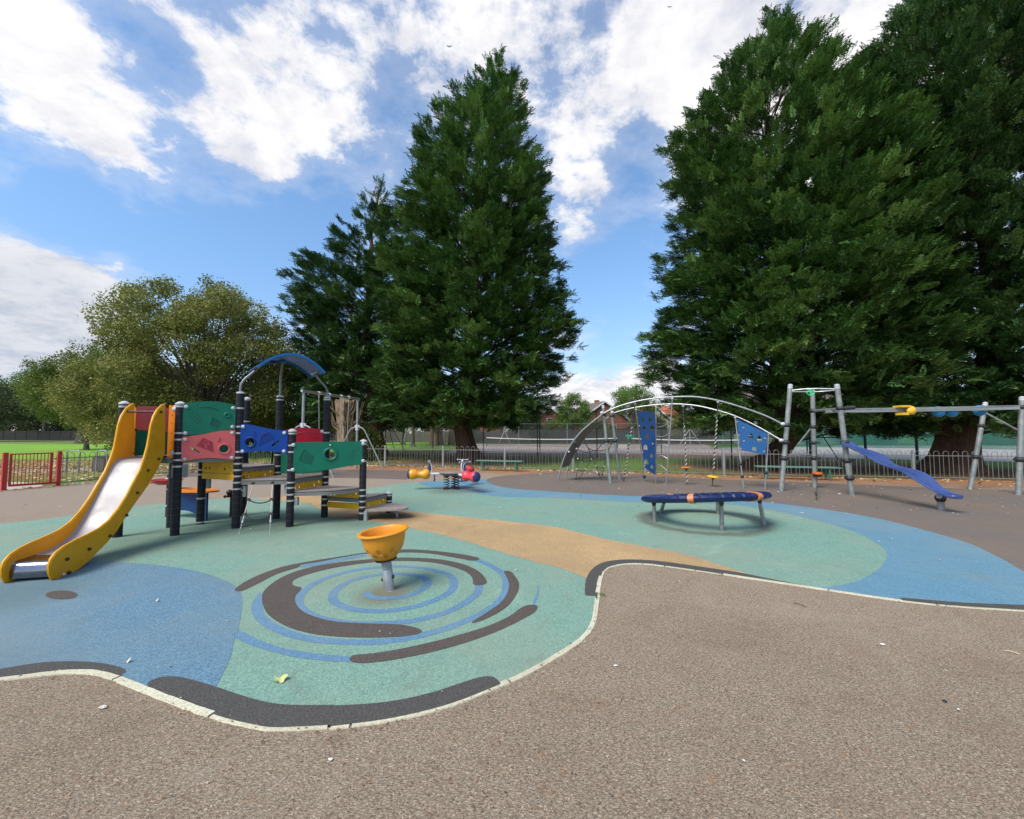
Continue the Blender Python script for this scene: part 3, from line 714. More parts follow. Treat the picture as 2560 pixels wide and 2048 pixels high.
deck(None, D3, extra=bulge('C', 'D', .05) + [Vector(PP['F'][:2]), Vector(PP['G'][:2])])
deck(None, D4, extra=bulge('D', 'E', .16) + [Vector(PP['F'][:2])])
deck('EFI', D5)
e6 = [Vector(PP['E'][:2]), Vector(PP['I'][:2])]
dv = e6[1] - e6[0]; nn = Vector((dv.y, -dv.x)).normalized()
e6poly = [e6[0].lerp(e6[1], -.02 + 1.04 * i / 16) + nn * .70 * (math.sin(math.pi * i / 16) ** .65) for i in range(17)]
mb = MB(); mb.prism(e6poly[::1] if True else None, D6 - .03, D6); o6 = mb.build('step_board', M_DECK, tower, smoothdeg=30)
mb = MB()
lg = G(c3((0, 0))) if False else G((993.3, 1294))
mb.tube([(lg.x - .03, lg.y, D6 - .03), (lg.x, lg.y, 0)], .022, 10)
mb.tube([(lg.x - .03, lg.y, D6 - .055), (lg.x - .03, lg.y, D6 - .03)], [.03, .06], 10)
mb.build('step_leg', M_GALVD, o6)
for q in (e6[0] + nn * .085, e6[1] + nn * .085):
    mb = MB(); mb.box((q.x, q.y, (D6 - .03) / 2), (.07, .05, D6 - .03), rz=math.atan2(nn.y, nn.x)); mb.build('step_bracket', M_GALVD, o6)
# brackets that hang from the decks beside the posts
def bracket(k, dx, dy, z0, z1):
    mb = MB(); p = PP[k]; mb.box((p.x + dx, p.y + dy, (z0 + z1) / 2), (.05, .06, z1 - z0)); mb.build('deck_bracket', M_GALVD, tower, smoothdeg=0)
bracket('D', .095, .03, .36, D4 - .11); bracket('C', .10, .06, .52, D3 - .11); bracket('D', -.095, .04, .56, D3 - .11); bracket('E', -.09, .05, .40, D4 - .11)
bracket('F', .095, .0, .2, D5 - .11); bracket('J', .10, .03, .62, D2 - .02); bracket('B', .095, .03, .9, D1 - .11); bracket('B', -.09, .05, .9, D1 - .11)

# ---------------------------------------------------------------- panels
def frame_for(P):
    o = P.A.copy()
    return P.M, o
def panel(name, m, P, outline, holes=(), thick=.022, bevel=.004, parent=None, label=None):
    mb = MB()
    o = P.A + (P.n * thick if P.flip else Vector((0, 0, 0)))
    o.z = 0
    mb.slab(outline, holes, P.M, o, thick, bevel)
    return mb.build(name, m, parent or tower, smoothdeg=35, label=label)
def pl(P, pts): return [P.uw(p) for p in pts]
def psm(P, pts, n=6): return [(v.x, v.y) for v in smooth([P.uw(p) for p in pts], n)]
def bolt(P, uw, parent, r=.030, m=None):
    mb = MB(); mb.lathe([(r, 0), (r, .006), (r * .8, .016), (r * .4, .021), (0, .022)], P.at(uw, .0015), normM(P.n), 14)
    mb.build('bolt_cap', m or M_CAP, parent)
def rim(P, uw, r, parent, m, w=.016):
    mb = MB(); c = P.at(uw, .004)
    pts = [c + P.u * r * math.cos(a) + P.w * r * math.sin(a) for a in [2 * math.pi * i / 28 for i in range(29)]]
    mb.tube(pts, w, 8, cap=False); mb.build('ring_rim', m, parent)
def relief(P, lines, parent, m, r=.0065, name='maze_relief'):
    mb = MB()
    for ln in lines: mb.tube([P.at(P.uw(q), .001) for q in ln], r, 5)
    mb.build(name, m, parent)
def dots(P, px, parent, m, r=.011, name='dot_relief'):
    for q in px: mb = MB(); mb.ball(P.at(P.uw(q), .0), r, 8, sq=(1, 1, .6), M=normM(P.n)); mb.build(name, m, parent)
def fan(corners, n=6, rng=None):
    """curved maze strips between four corners (TL, TR, BR, BL), as lines of pixels"""
    tl, tr, br, bl = corners; out = [list(corners) + [corners[0]]]; rng = rng or random.Random(1)
    L = lambda a, b, t: (a[0] + (b[0] - a[0]) * t, a[1] + (b[1] - a[1]) * t)
    for i in range(1, n):
        t = i / n; a, b = L(tl, bl, t), L(tr, br, t); gap = rng.uniform(.3, .7)
        out.append([L(a, b, .06), L(a, b, gap - .06)]); out.append([L(a, b, gap + .05), L(a, b, .95)])
    return out

PBC = Plane(PP['B'], PP['C'], .05)
o = panel('green_panel', M_GREEN, PBC, psm(PBC, p1((318, 252), (500, 222), (700, 205), (870, 200), (1050, 205), (1250, 235), (1465, 290))) + psm(PBC, p1((1452, 800), (1350, 805), (1200, 825), (1000, 860), (750, 905), (500, 930), (302, 945))))
for q in p1((393, 320), (1405, 350), (1390, 755), (372, 890)): bolt(PBC, PBC.uw(q), o)
rim(PBC, PBC.uw(p1((1275, 500))), .033, o, M_GREEN, .018)
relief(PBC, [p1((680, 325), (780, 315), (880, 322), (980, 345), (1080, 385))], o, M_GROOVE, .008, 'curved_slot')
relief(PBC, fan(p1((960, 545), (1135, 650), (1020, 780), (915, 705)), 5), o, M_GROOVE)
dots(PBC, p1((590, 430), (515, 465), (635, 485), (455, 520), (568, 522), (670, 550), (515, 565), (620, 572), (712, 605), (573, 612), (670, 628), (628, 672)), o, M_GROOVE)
hole = ell(PBC.uw(p1((1210, 1228))), .062, .062, 24)
hs = PBC.uw(p1((580, 1250)))
slot = [(v[0], v[1]) for v in ell(hs, .083, .014, 18, rot=-.62)]
o = panel('red_panel', M_PINK, PBC, psm(PBC, p1((287, 970), (480, 950), (700, 920), (900, 880), (1100, 842), (1280, 828), (1458, 828))) + psm(PBC, p1((1440, 1475), (1250, 1450), (1050, 1432), (870, 1430), (650, 1445), (450, 1480), (278, 1512))), holes=[hole, slot])
for q in p1((368, 1025), (1390, 885), (1378, 1420), (357, 1450)): bolt(PBC, PBC.uw(q), o)
rim(PBC, PBC.uw(p1((1210, 1228))), .078, o, M_PINK, .014)
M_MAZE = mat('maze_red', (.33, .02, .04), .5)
relief(PBC, fan(p1((765, 995), (945, 1080), (980, 1290), (615, 1150)), 8), o, M_MAZE, .006)
relief(PBC, [p1((1120, 990), (1105, 1040), (1075, 1080))], o, M_MAZE, .008, 'curved_slot')

PCD = Plane(PP['C'], PP['D'], .05)
hole = ell(PCD.uw(p2((490, 925))), .068, .068, 24)
leaf = [(v[0], v[1]) for v in ell(PCD.uw(p2((1155, 960))), .085, .017, 18, rot=.66)]
o = panel('blue_panel', M_NAVY, PCD, psm(PCD, p2((228, 438), (360, 440), (520, 460), (700, 497), (850, 530), (1000, 560), (1150, 583), (1330, 597), (1508, 606))) + psm(PCD, p2((1490, 1245), (1350, 1215), (1150, 1185), (900, 1168), (650, 1175), (420, 1205), (208, 1240))), holes=[hole, leaf])
for q in p2((303, 507), (1415, 675), (1402, 1168), (283, 1172)): bolt(PCD, PCD.uw(q), o)
rim(PCD, PCD.uw(p2((490, 925))), .082, o, M_NAVY, .014)
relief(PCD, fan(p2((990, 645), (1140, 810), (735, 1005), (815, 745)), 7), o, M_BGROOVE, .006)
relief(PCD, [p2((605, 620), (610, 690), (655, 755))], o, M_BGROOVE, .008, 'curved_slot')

PDE = Plane(PP['D'], PP['E'], .055)
hole = ell(PDE.uw(p3((757, 400))), .085, .085, 24)
o = panel('long_green_panel', M_GREEN, PDE, psm(PDE, p3((62, 188), (400, 184), (750, 180), (1100, 174), (1388, 168))) + psm(PDE, p3((1370, 578), (1150, 605), (950, 640), (700, 685), (450, 712), (250, 722), (46, 728))), holes=[hole])
for q in p3((97, 235), (1352, 213), (1350, 520), (86, 680)): bolt(PDE, PDE.uw(q), o, .032)
bolt(PDE, PDE.uw(p3((760, 240))), o, .018, M_BAND)
rim(PDE, PDE.uw(p3((757, 400))), .102, o, M_GREEN, .018)
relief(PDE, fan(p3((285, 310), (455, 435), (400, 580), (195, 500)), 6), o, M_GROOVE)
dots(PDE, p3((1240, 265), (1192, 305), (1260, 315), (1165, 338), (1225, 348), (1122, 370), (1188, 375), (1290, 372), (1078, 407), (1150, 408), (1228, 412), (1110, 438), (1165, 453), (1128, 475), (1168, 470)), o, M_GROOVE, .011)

PGF = Plane(PP['G'], PP['F'], .03)
o = panel('crimson_panel', M_CRIM, PGF, psm(PGF, c3((508, 748), (560, 735), (620, 726), (680, 722), (740, 724), (800, 732), (857, 745))) + psm(PGF, c3((855, 905), (700, 915), (505, 930))))
for q in [c3((848, 755))]: bolt(PGF, PGF.uw(q), o, .034)
relief(PGF, [c3((620, 775), (680, 763), (740, 762), (800, 772))], o, M_CRIM, .008, 'curved_slot')
dots(PGF, c3((790, 800), (772, 812), (808, 808), (765, 825), (790, 822), (815, 825), (840, 800), (640, 830), (840, 832)), o, M_CRIM, .010)
o = panel('lower_green_panel', M_GREEN, PGF, pl(PGF, c3((487, 935), (857, 912), (857, 1108), (700, 1118), (487, 1118))))
o = panel('inner_green_panel', M_GREEN, Plane(PP['J'], PP['H'], 0), [(.06, 1.24), (.74, 1.24), (.74, 1.62), (.06, 1.66)])
# far side of the slide platform, seen through the slide mouth
PAK = Plane(PP['A'], PP['K'], .0)
o = panel('back_red_panel', M_PINK, PAK, [(.07, 2.02), (.40, 2.045), (.86, 2.0), (.86, 1.59), (.4, 1.63), (.07, 1.68)])
bolt(PAK, (.78, 1.94), o); bolt(PAK, (.13, 1.95), o)
dots(PAK, [s5((805, 510)), s5((790, 540)), s5((812, 535)), s5((785, 565))], o, M_PINK, .010)
o = panel('back_green_panel', M_GREEN, PAK, [(.07, 1.665), (.4, 1.615), (.86, 1.575), (.86, 1.24), (.07, 1.24)])
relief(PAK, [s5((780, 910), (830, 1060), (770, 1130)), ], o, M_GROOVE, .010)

# ---------------------------------------------------------------- risers between decks
def riser(a, b, z0, z1, off=.0, spots=4, label=None):
    P = Plane(PP[a], PP[b], off); L = (PP[b] - PP[a]).length
    holes = [ell((L * t, (z0 + z1) / 2 + dz), .022, .030, 14, rot=.4) for t, dz in ((.17, -.03), (.27, -.02), (.70, -.03), (.84, .02))[:spots]]
    o = panel('riser', M_YEL, P, [(.06, z0), (L - .06, z0), (L - .06, z1), (.06, z1)], holes=holes, thick=.018, bevel=.003)
    mb = MB()
    for i in range(6):
        c = P.at((.06 + (L - .12) * (i + .5) / 6, z1 - .012), .001); mb.box(c, (.05, .004, .008), rz=math.atan2(P.u.y, P.u.x))
    mb.build('riser_slots', M_BOLT, o, smoothdeg=0)
    return o
riser('C', 'G', D3, D2 - .09, -.02); riser('D', 'F', D4, D3 - .09, -.02); riser('E', 'I', D6, D5 - .09, -.02)
riser('F', 'E', D5, D4 - .09, .02); riser('J', 'C', D2 - .105, D1 - .09, .04)
mb = MB(); mb.bar((PP['J'].x + .06, PP['J'].y - .05, D2 - .16), (PP['C'].x - .02, PP['C'].y - .03, D2 - .16), .05, .10); mb.build('deck_beam', M_YEL, tower, smoothdeg=0)
mb = MB(); mb.bar((PP['F'].x + .06, PP['F'].y, D5 - .16), (PP['E'].x - .06, PP['E'].y + .04, D5 - .16), .05, .10); mb.build('deck_beam', M_YEL, tower, smoothdeg=0)

# ---------------------------------------------------------------- slide
slide_end = G((137, 1450.5)); top_b = PD((413, 1011), 6.42)
sdir = Vector((slide_end.x - top_b.x, slide_end.y - top_b.y, 0)).normalized()
PR = Plane(slide_end, top_b, 0)
perp = Vector((-sdir.y, sdir.x, 0))
if perp.x < 0: perp = -perp
W = .44
WALL = c1((1115, 402), (1095, 410), (1065, 440), (1040, 485), (1022, 545), (1010, 620), (998, 690), (978, 760), (945, 850), (895, 945), (850, 1030), (800, 1110), (740, 1185), (675, 1238), (600, 1278), (520, 1315), (440, 1358), (385, 1400), (350, 1445), (334, 1500), (338, 1550), (356, 1592), (400, 1585), (440, 1570), (490, 1545), (540, 1515), (600, 1465), (660, 1405), (720, 1345), (790, 1262), (850, 1168), (910, 1080), (1000, 955), (1050, 868), (1088, 795), (1113, 735), (1115, 570))
wall = [PR.uw(q) for q in WALL]
slide = MB().add([], []).build('slide', M_SLIDE, tower) if False else None
sl_root = None
def slide_wall(off, parent):
    mb = MB(); T = .034
    o = PR.A - perp * off; o.z = 0
    if PR.flip: o = o + PR.n * T
    mb.slab(wall, [], PR.M, o, T, .009)
    return mb.build('slide_side', M_SLIDE, parent, smoothdeg=40)
# bed profile on the inner face of the left side
PLft = Plane(slide_end - perp * (W - .034), top_b - perp * (W - .034), 0)
BED = c1((905, 762), (850, 770), (780, 788), (715, 900), (640, 1040), (570, 1160), (520, 1235), (475, 1290), (420, 1338), (370, 1368), (300, 1402), (220, 1432), (150, 1455), (100, 1472), (76, 1500), (62, 1545), (60, 1585))
bed = [PLft.uw(q) for q in BED]
bed = [(v.x, max(.012, v.y)) for v in smooth(bed, 4)]
def ubed(u, w, across): return PLft.A + PLft.u * u + perp * across + Vector((0, 0, w))
mb = MB(); n = len(bed); inn = W - .068
vs = []
for (u, w) in bed:
    for a in (0.0, .02, inn - .02, inn): vs.append(ubed(u, w + (.012 if a in (0.0, inn) else 0), a))
fs = []
for i in range(n - 1):
    for k in range(3): fs.append((i * 4 + k, i * 4 + k + 1, (i + 1) * 4 + k + 1, (i + 1) * 4 + k))
vs2 = [v - Vector((0, 0, .012)) for v in vs]
kf = next(i for i, q in enumerate(bed) if q[1] < PLft.uw(c1((110, 1466)))[1])
cut_ = kf * 3
foot_f = fs[cut_:]
used = sorted({i for q in fs[:cut_] for i in q}); mb.add(vs[:max(used) + 1], fs[:cut_])
slide = mb.build('slide', M_STEEL, tower, smoothdeg=60, label='yellow-sided slide with a polished steel bed')
used = sorted({i for q in foot_f for i in q}); rem = {i: k for k, i in enumerate(used)}; fm = MB(); fm.add([vs[i] for i in used], [tuple(rem[i] for i in q) for q in foot_f]); fm.build('slide_foot', M_CHROME, slide, smoothdeg=80)
slide_wall(0.0, slide); slide_wall(W - .034, slide)
# platform lip, grab bar and bolts
mb = MB(); u0, w0 = bed[0]
mb.add([ubed(u0 + du, w0 + dw, a) for a in (0, inn) for du, dw in ((.0, .014), (.30 * (1 if PLft.u.y > 0 else -1), .014), (.30 * (1 if PLft.u.y > 0 else -1), -.02), (0, -.02))], [(0, 1, 5, 4), (1, 2, 6, 5), (2, 3, 7, 6), (3, 0, 4, 7)])
mb.build('slide_lip', M_GALVD, slide, smoothdeg=0)
ub, wb = PLft.uw(s5((620, 385)))
mb = MB(); mb.tube([ubed(ub, wb, -.01), ubed(ub, wb, inn + .03)], .016, 12); mb.build('grab_bar', M_BOLT, slide)
for q in c1((1080, 458), (1065, 775), (993, 852), (922, 1003), (848, 1155), (737, 1294), (597, 1382), (447, 1450), (458, 1540)):
    mb = MB(); c = PR.at(PR.uw(q)) + perp * .002; mb.lathe([(.019, 0), (.019, .014), (.012, .024), (0, .026)], c, normM(perp), 12); mb.build('slide_bolt', M_BOLT, slide)
mb = MB(); mb.ball(PR.at(PR.uw(c1((420, 1553)))) + perp * .012, .016, 10); mb.build('slide_bolt', M_CAP, slide)
for q in s5((772, 285), (765, 745), (745, 1205)):
    mb = MB(); c = PLft.at(PLft.uw(q)) + perp * .002; mb.lathe([(.017, 0), (.017, .014), (0, .024)], c, normM(perp), 10); mb.build('slide_bolt', M_BOLT, slide)
# orange guards either side of the slide mouth
PAB = Plane(PP['A'], PP['B'], .0)
LAB = (PP['B'] - PP['A']).length
ur = (top_b - PAB.A).dot(PAB.u)
for (ua, ub_) in ((ur - .03, LAB - .055), (.055, .17)):
    o = panel('slide_guard', M_ORANGE, PAB, [(ua, 1.225), (ub_, 1.225), (ub_, 2.02), (ua, 2.045)], thick=.02)
    um = max(ua, ub_) - .055 if ua > .3 else min(ua, ub_) + .03
    for zz in (1.33, 1.46, 1.6, 1.75, 1.88):
        mb = MB(); mb.lathe([(.008, 0), (.005, .004), (0, .005)], PAB.at((um, zz), .001), normM(PAB.n), 8); mb.build('guard_rivet', M_BOLT, o)
for (k, u, z) in (('B', LAB - .055, 1.98), ('B', LAB - .055, 1.29), ('A', .075, 1.98)):
    mb = MB(); mb.ball(PAB.at((u, z), .02), .045, 12, sq=(1.2, .6, .9), M=Matrix((PAB.u, PAB.n, PAB.w)).transposed()); mb.build('clamp', M_CAP, tower)

# ---------------------------------------------------------------- roof
cdir = Vector((PP['F'].x - PP['C'].x, PP['F'].y - PP['C'].y, 0)); Lr = cdir.length; cdir.normalize()
cper = Vector((cdir.y, -cdir.x, 0))       # towards the camera and right
s0, s1, hw = .17, 1.235, .44
mb = MB(); N = 24; T = .022; vs = []; fs = []
for i in range(N + 1):
    t = i / N; s = s0 + (s1 - s0) * t
    z = 2.705 + .275 * (1 - (2 * t - 1) ** 2); sl = -.275 * 4 * (2 * t - 1) / (s1 - s0)
    nrm = Vector((-sl, 0, 1)).normalized(); up = cdir * nrm.x + Vector((0, 0, nrm.z))
    c = PP['C'] + cdir * s + Vector((0, 0, z))
    for (a, k) in ((hw, 0), (hw, 1), (-hw, 1), (-hw, 0)):
        vs.append(c + cper * a + up * (T if k else 0))
for i in range(N):
    for k in range(4): fs.append((i * 4 + k, i * 4 + (k + 1) % 4, (i + 1) * 4 + (k + 1) % 4, (i + 1) * 4 + k))
fs += [(3, 2, 1, 0), (N * 4, N * 4 + 1, N * 4 + 2, N * 4 + 3)]
mb.add(vs, fs); roof = mb.build('roof', M_ROOF, tower, smoothdeg=40)
def roof_pt(s, a=0.0, dz=0.0):
    t = (s - s0) / (s1 - s0); return PP['C'] + cdir * s + cper * a + Vector((0, 0, 2.705 + .275 * (1 - (2 * t - 1) ** 2) + dz))
mb = MB()
for a in (hw - .012, -hw + .012): mb.tube([roof_pt(s0 + (s1 - s0) * i / 20, a, -.012) for i in range(21)], .017, 6)
mb.build('roof_edge', M_ROOF, roof)
mb = MB(); q = PP['G'] - PP['C']; sg = q.dot(cdir); ag = q.dot(cper)
kn = roof_pt(sg, ag + .12, -.05)
mb.ball(kn + Vector((0, 0, .02)), .05, 12, sq=(1.5, .8, .5)); mb.build('roof_knob', M_ROOF, roof)
mb = MB(); mb.box(roof_pt(s0 + .25, .05, -.03), (.28, .03, .05), rz=math.atan2(cdir.y, cdir.x)); mb.build('roof_stiffener', M_NAVYD, roof)
zt = TOP['C']
mb = MB(); mb.tube(smooth([PP['C'] + Vector((0, 0, zt)), PP['C'] + Vector((0, 0, zt + .13)), PP['C'] + cdir * .05 + Vector((0, 0, zt + .24)), PP['C'] + cdir * .15 + Vector((0, 0, zt + .35)), roof_pt(s0 + .10, 0, -.02)], 4), .021, 10); mb.build('roof_pole', M_DPOLE, tower)
mb = MB(); mb.tube(smooth([PP['F'] + Vector((0, 0, TOP['F'])), PP['F'] + Vector((0, 0, TOP['F'] + .12)), PP['F'] - cdir * .05 + Vector((0, 0, TOP['F'] + .22)), PP['F'] - cdir * .16 + Vector((0, 0, TOP['F'] + .34)), roof_pt(s1 - .07, 0, -.02)], 4), .021, 10); mb.build('roof_pole', M_DPOLE, tower)
mb = MB(); mb.tube(smooth([PP['G'] + Vector((0, 0, TOP['G'])), PP['G'] + Vector((0, 0, TOP['G'] + .36)), PP['G'] + cper * .03 + Vector((0, 0, TOP['G'] + .46)), kn], 4), .021, 10); mb.build('roof_pole', M_DPOLE, tower)
for s in (s0 + .08, s1 - .06):
    mb = MB(); mb.bar(roof_pt(s, -.18, -.02), roof_pt(s, .18, -.02), .03, .02); mb.build('roof_bracket', M_GALV, roof, smoothdeg=0)

# ---------------------------------------------------------------- rope ladder
lt = [PD(c3((253, 1200)), 6.93), PD(c3((420, 1195)), 6.98)]
lb = [G(c3((130, 1640))), G(c3((395, 1635)))]
mb = MB()
for a, b in zip(lt, lb): mb.tube([a, a.lerp(b, .78)], .009, 8)
lad = mb.build('rope_ladder', M_ROPE, tower)
for a, b in zip(lt, lb):
    mb = MB()
    for i in range(9):
        q = a.lerp(b, .78 + .22 * (i + .5) / 9)
        dirv = (b - a).normalized(); mb.ball(q, .013, 8, sq=(.55, .8, 1.25) if i % 2 else (.8, .55, 1.25))
    mb.build('chain_end', M_GALV, lad)
    mb = MB(); q = a.lerp(b, .74); mb.tube([q, a.lerp(b, .79)], .014, 8); mb.build('ferrule', M_CAP, lad)
for (ta, tb, sag, r) in ((.34, .345, .055, .011), (.63, .63, .075, .012)):
    a, b = lt[0].lerp(lb[0], ta), lt[1].lerp(lb[1], tb)
    mb = MB(); mb.tube([a.lerp(b, i / 10) - Vector((0, 0, sag * (1 - (2 * i / 10 - 1) ** 2))) for i in range(11)], r, 8)
    for q in (a, b): mb.tube([q + Vector((.028 * math.cos(w), 0, .022 * math.sin(w))) for w in [2 * math.pi * i / 12 for i in range(13)]], .009, 6, cap=False); mb.ball(q, .018, 8)
    mb.build('rope_rung', M_DROPE, lad)
for a in lt:
    mb = MB(); mb.ball(a + Vector((0, -.01, .0)), .03, 10, sq=(1.1, .9, .8)); mb.build('rope_clamp', M_BOLT, lad)

# ---------------------------------------------------------------- play counter and red sand tray under the tower
tb_ = G((422.7, 1292))
mb = MB(); mb.lathe([(R_P, 0), (R_P, .80)], tb_, n=18); mb.cur = 1
for zz in (.22, .53): mb.lathe([(R_P - .002, zz - .013), (R_P + .0035, zz - .013), (R_P + .0035, zz + .013), (R_P - .002, zz + .013)], tb_, n=18)
mb.build('counter_post', [M_BLACK, M_BAND], tower)
tr = Vector((tb_.x + .02, tb_.y - .10, .70))
mb = MB(); mb.lathe([(.06, -.075), (.15, -.068), (.215, -.03), (.245, .015), (.252, .022), (.240, .024), (.20, -.012), (.12, -.04), (0, -.045)], tr, n=28)
mb.add([tr + Vector(q) for q in ((-.235, -.05, .02), (-.235, .05, .02), (-.20, -.06, -.045), (-.20, .06, -.045), (-.33, -.012, -.05), (-.33, .012, -.05), (-.31, -.012, -.065), (-.31, .012, -.065))], [(0, 1, 5, 4), (2, 6, 7, 3), (0, 4, 6, 2), (1, 3, 7, 5), (4, 5, 7, 6)])
o = mb.build('sand_tray', M_TRED, tower)
mb = MB(); mb.lathe([(.085, .02), (.09, .035), (.07, .045), (0, .045)], tb_ + Vector((0, 0, .70)), n=18); mb.build('tray_collar', M_CAP, o)
cf = G((515, 1303)); P = Plane(tb_, cf, .02); L = (cf - tb_).length
arch = [(.08 + (L - .16 + .02) * i / 16, .04 + .115 * math.sin(math.pi * min(1, (i + 1.5) / 17)) ** .8) for i in range(16)]
o = panel('counter_front', M_NAVYD, P, arch + [(L - .08, .01), (L + .03, .01), (L + .03, .515), (.05, .515)], thick=.03)
mb = MB(); c0 = tb_.lerp(cf, .12); c1_ = tb_.lerp(cf, .95)
ax = (c1_ - c0).normalized(); ay = Vector((-ax.y, ax.x, 0)); 
if ay.y < 0: ay = -ay
kid = []
for i in range(28):
    w = 2 * math.pi * i / 28; x = math.cos(w); y = math.sin(w)
    q = c0.lerp(c1_, .55) + ax * (.60 * x) + ay * (.20 * y * (1 + .25 * x) + (-.05 if y < 0 and abs(x) < .4 else 0) + .06)
    kid.append((q.x, q.y))
mb.prism(kid, .52, .545); o = mb.build('counter_top', M_ORANGE, tower, smoothdeg=35)
mb = MB(); mb.ball(c0.lerp(c1_, .42) + ay * .05 + Vector((0, 0, .545)), .10, 12, sq=(1.0, .5, .02)); mb.build('counter_slot', M_BOLT, o)
# small black speaking horn on the inner post
hp = G((576, 1262)); hp = PP['H'] + Vector((-.16, -.1, 0))
mb = MB(); mb.ball(hp + Vector((-.05, 0, .46)), .055, 12); mb.tube([hp + Vector((-.09, 0, .40)), hp + Vector((.12, .1, .36))], .035, 8); mb.ball(hp + Vector((-.13, 0, .38)), .03, 8)
mb.tube([hp + Vector((0, 0, .36)), hp + Vector((.0, 0, .0))], .03, 8)
mb.build('speaking_horn', M_BOLT, tower)
# ================================================================ spinner bowl
M_BOWL = mat('bowl_orange', (.70, .27, .012), .38, var=.08, scale=4, dirt=.12, dirtcol=(.40, .17, .03))
sb = G((973, 1475.4))
bowl_t = thing('spinner_bowl', 'orange dimpled spinning bowl seat on short tilted grey post', 'spinner', sb)
tilt = Matrix.Rotation(R(-6.5), 3, 'Y') @ Matrix.Rotation(R(1.5), 3, 'X')
bo = tilt @ Vector((0, 0, .315))
# dimpled shell
def bowl_mesh():
    nu, nv = 144, 54; vs = []; fs = []
    prof = [(0, 0), (.05, .002), (.09, .006), (.115, .02), (.150, .055), (.180, .095), (.205, .14), (.222, .19), (.233, .24), (.238, .285)]
    pv = smooth([(p[0], p[1], 0) for p in prof], 6); nv = len(pv)
    dim = [(2 * math.pi * (i + .25) / 9 + (0 if k else .35), zc) for k, zc in ((0, .125), (1, .068)) for i in range(9)]
    for q in pv:
        r, z = q.x, q.y
        for k in range(nu):
            w = 2 * math.pi * k / nu; dr = 0
            for (wc, zc) in dim:
                da = (w - wc + math.pi) % (2 * math.pi) - math.pi
                e = ((da * r + .25 * (z - zc)) / .021) ** 2 + ((z - zc) / .034) ** 2
                if e < 1.3: dr = max(dr, .030 * (1 - min(1, e) ** 2))
            vs.append(Vector(((r - dr) * math.cos(w), (r - dr) * math.sin(w), z)))
    o = len(vs)
    for (r, z) in ((.241, .292), (.268, .296), (.276, .305), (.274, .314), (.262, .320), (.236, .318), (.224, .30), (.218, .25), (.19, .14), (.13, .05), (.02, .02)):
        for k in range(nu): w = 2 * math.pi * k / nu; vs.append(Vector((r * math.cos(w), r * math.sin(w), z)))
    rows = nv + 11
    for i in range(rows - 1):
        for k in range(nu):
            k2 = (k + 1) % nu; fs.append((i * nu + k, i * nu + k2, (i + 1) * nu + k2, (i + 1) * nu + k))
    return vs, fs
vs, fs = bowl_mesh()
mb = MB(); mb.add([sb + bo + tilt @ (v * .925) for v in vs], fs); bowl = mb.build('bowl', M_BOWL, bowl_t, smoothdeg=50)
mb = MB(); mb.lathe([(.108, -.004), (.108, .008), (.085, .012)], sb + bo, tilt, 28); mb.build('bowl_base', M_BOLT, bowl)
mb = MB(); mb.lathe([(.056, -.02), (.056, .0), (.0525, .004), (.052, .205), (.049, .209), (.049, .222)], sb, tilt, 24)
po = mb.build('post', M_GALV, bowl_t)
mb = MB(); mb.lathe([(.050, .224), (.050, .315)], sb, tilt, 24); mb.build('bearing_collar', M_GALVD, bowl_t)
for sx in (-1, 1):
    mb = MB(); c = sb + tilt @ Vector((sx * .05, -.005, .125 + .008 * sx)); M = normM(tilt @ Vector((sx, -.15, 0)))
    mb.lathe([(.021, 0), (.021, .006), (.015, .016), (0, .02)], c, M, 14); mb.build('bolt_cap', M_BOLT, po)
for a in range(8):
    w = 2 * math.pi * a / 8
    mb = MB(); mb.ball(sb + tilt @ Vector((.05 * math.cos(w), .05 * math.sin(w), .216)), .006, 6); mb.build('bearing_bolt', M_CAP, po)

# ================================================================ spring rocker with three seats
M_RSEAT = mat('seat_red', (.72, .045, .06), .32, var=.08, scale=6)
M_YSEAT = mat('seat_yellow', (.72, .30, .012), .32, var=.08, scale=6)
M_PURP = mat('navy_plastic', (.028, .03, .115), .4, var=.1)
M_ARM = mat('pale_arm_paint', (.62, .59, .60), .4, .1, var=.1)
rc = (G((1113.3, 1224)) + G((1139, 1225))) / 2 + Vector((0.03, .12, 0))
rock = thing('spring_rocker', 'three-seat spring rocker with one yellow and two red peanut seats', 'spring rocker', rc)
mb = MB(); mb.lathe([(.18, .435), (.30, .43), (.37, .46), (.385, .48), (.385, .485), (.37, .492), (0, .494)], rc, n=40); mb.build('table_top', M_DECK, rock)
mb = MB(); mb.lathe([(.12, .395), (.25, .40), (.33, .425), (.30, .432)], rc, n=30); mb.build('under_plate', M_GALVD, rock)
for dx, dy in ((-.155, -.06), (.13, -.07), (0.02, .17)):
    q = rc + Vector((dx, dy, 0))
    mb = MB()
    pts = []; turns = 5.2
    for i in range(int(turns * 14) + 1):
        a = 2 * math.pi * i / 14; z = .035 + .35 * (i / (turns * 14)); rr = .078
        pts.append(q + Vector((rr * math.cos(a), rr * math.sin(a), z)))
    mb.tube(pts, .0115, 6); mb.build('spring', M_BOLT, rock)
    mb = MB(); mb.lathe([(.105, 0), (.105, .03), (.09, .036)], q, n=16); mb.build('spring_foot', M_BOLT, rock)
    mb = MB(); mb.lathe([(.095, .37), (.095, .405)], q, n=16); mb.build('spring_clamp', M_BOLT, rock)
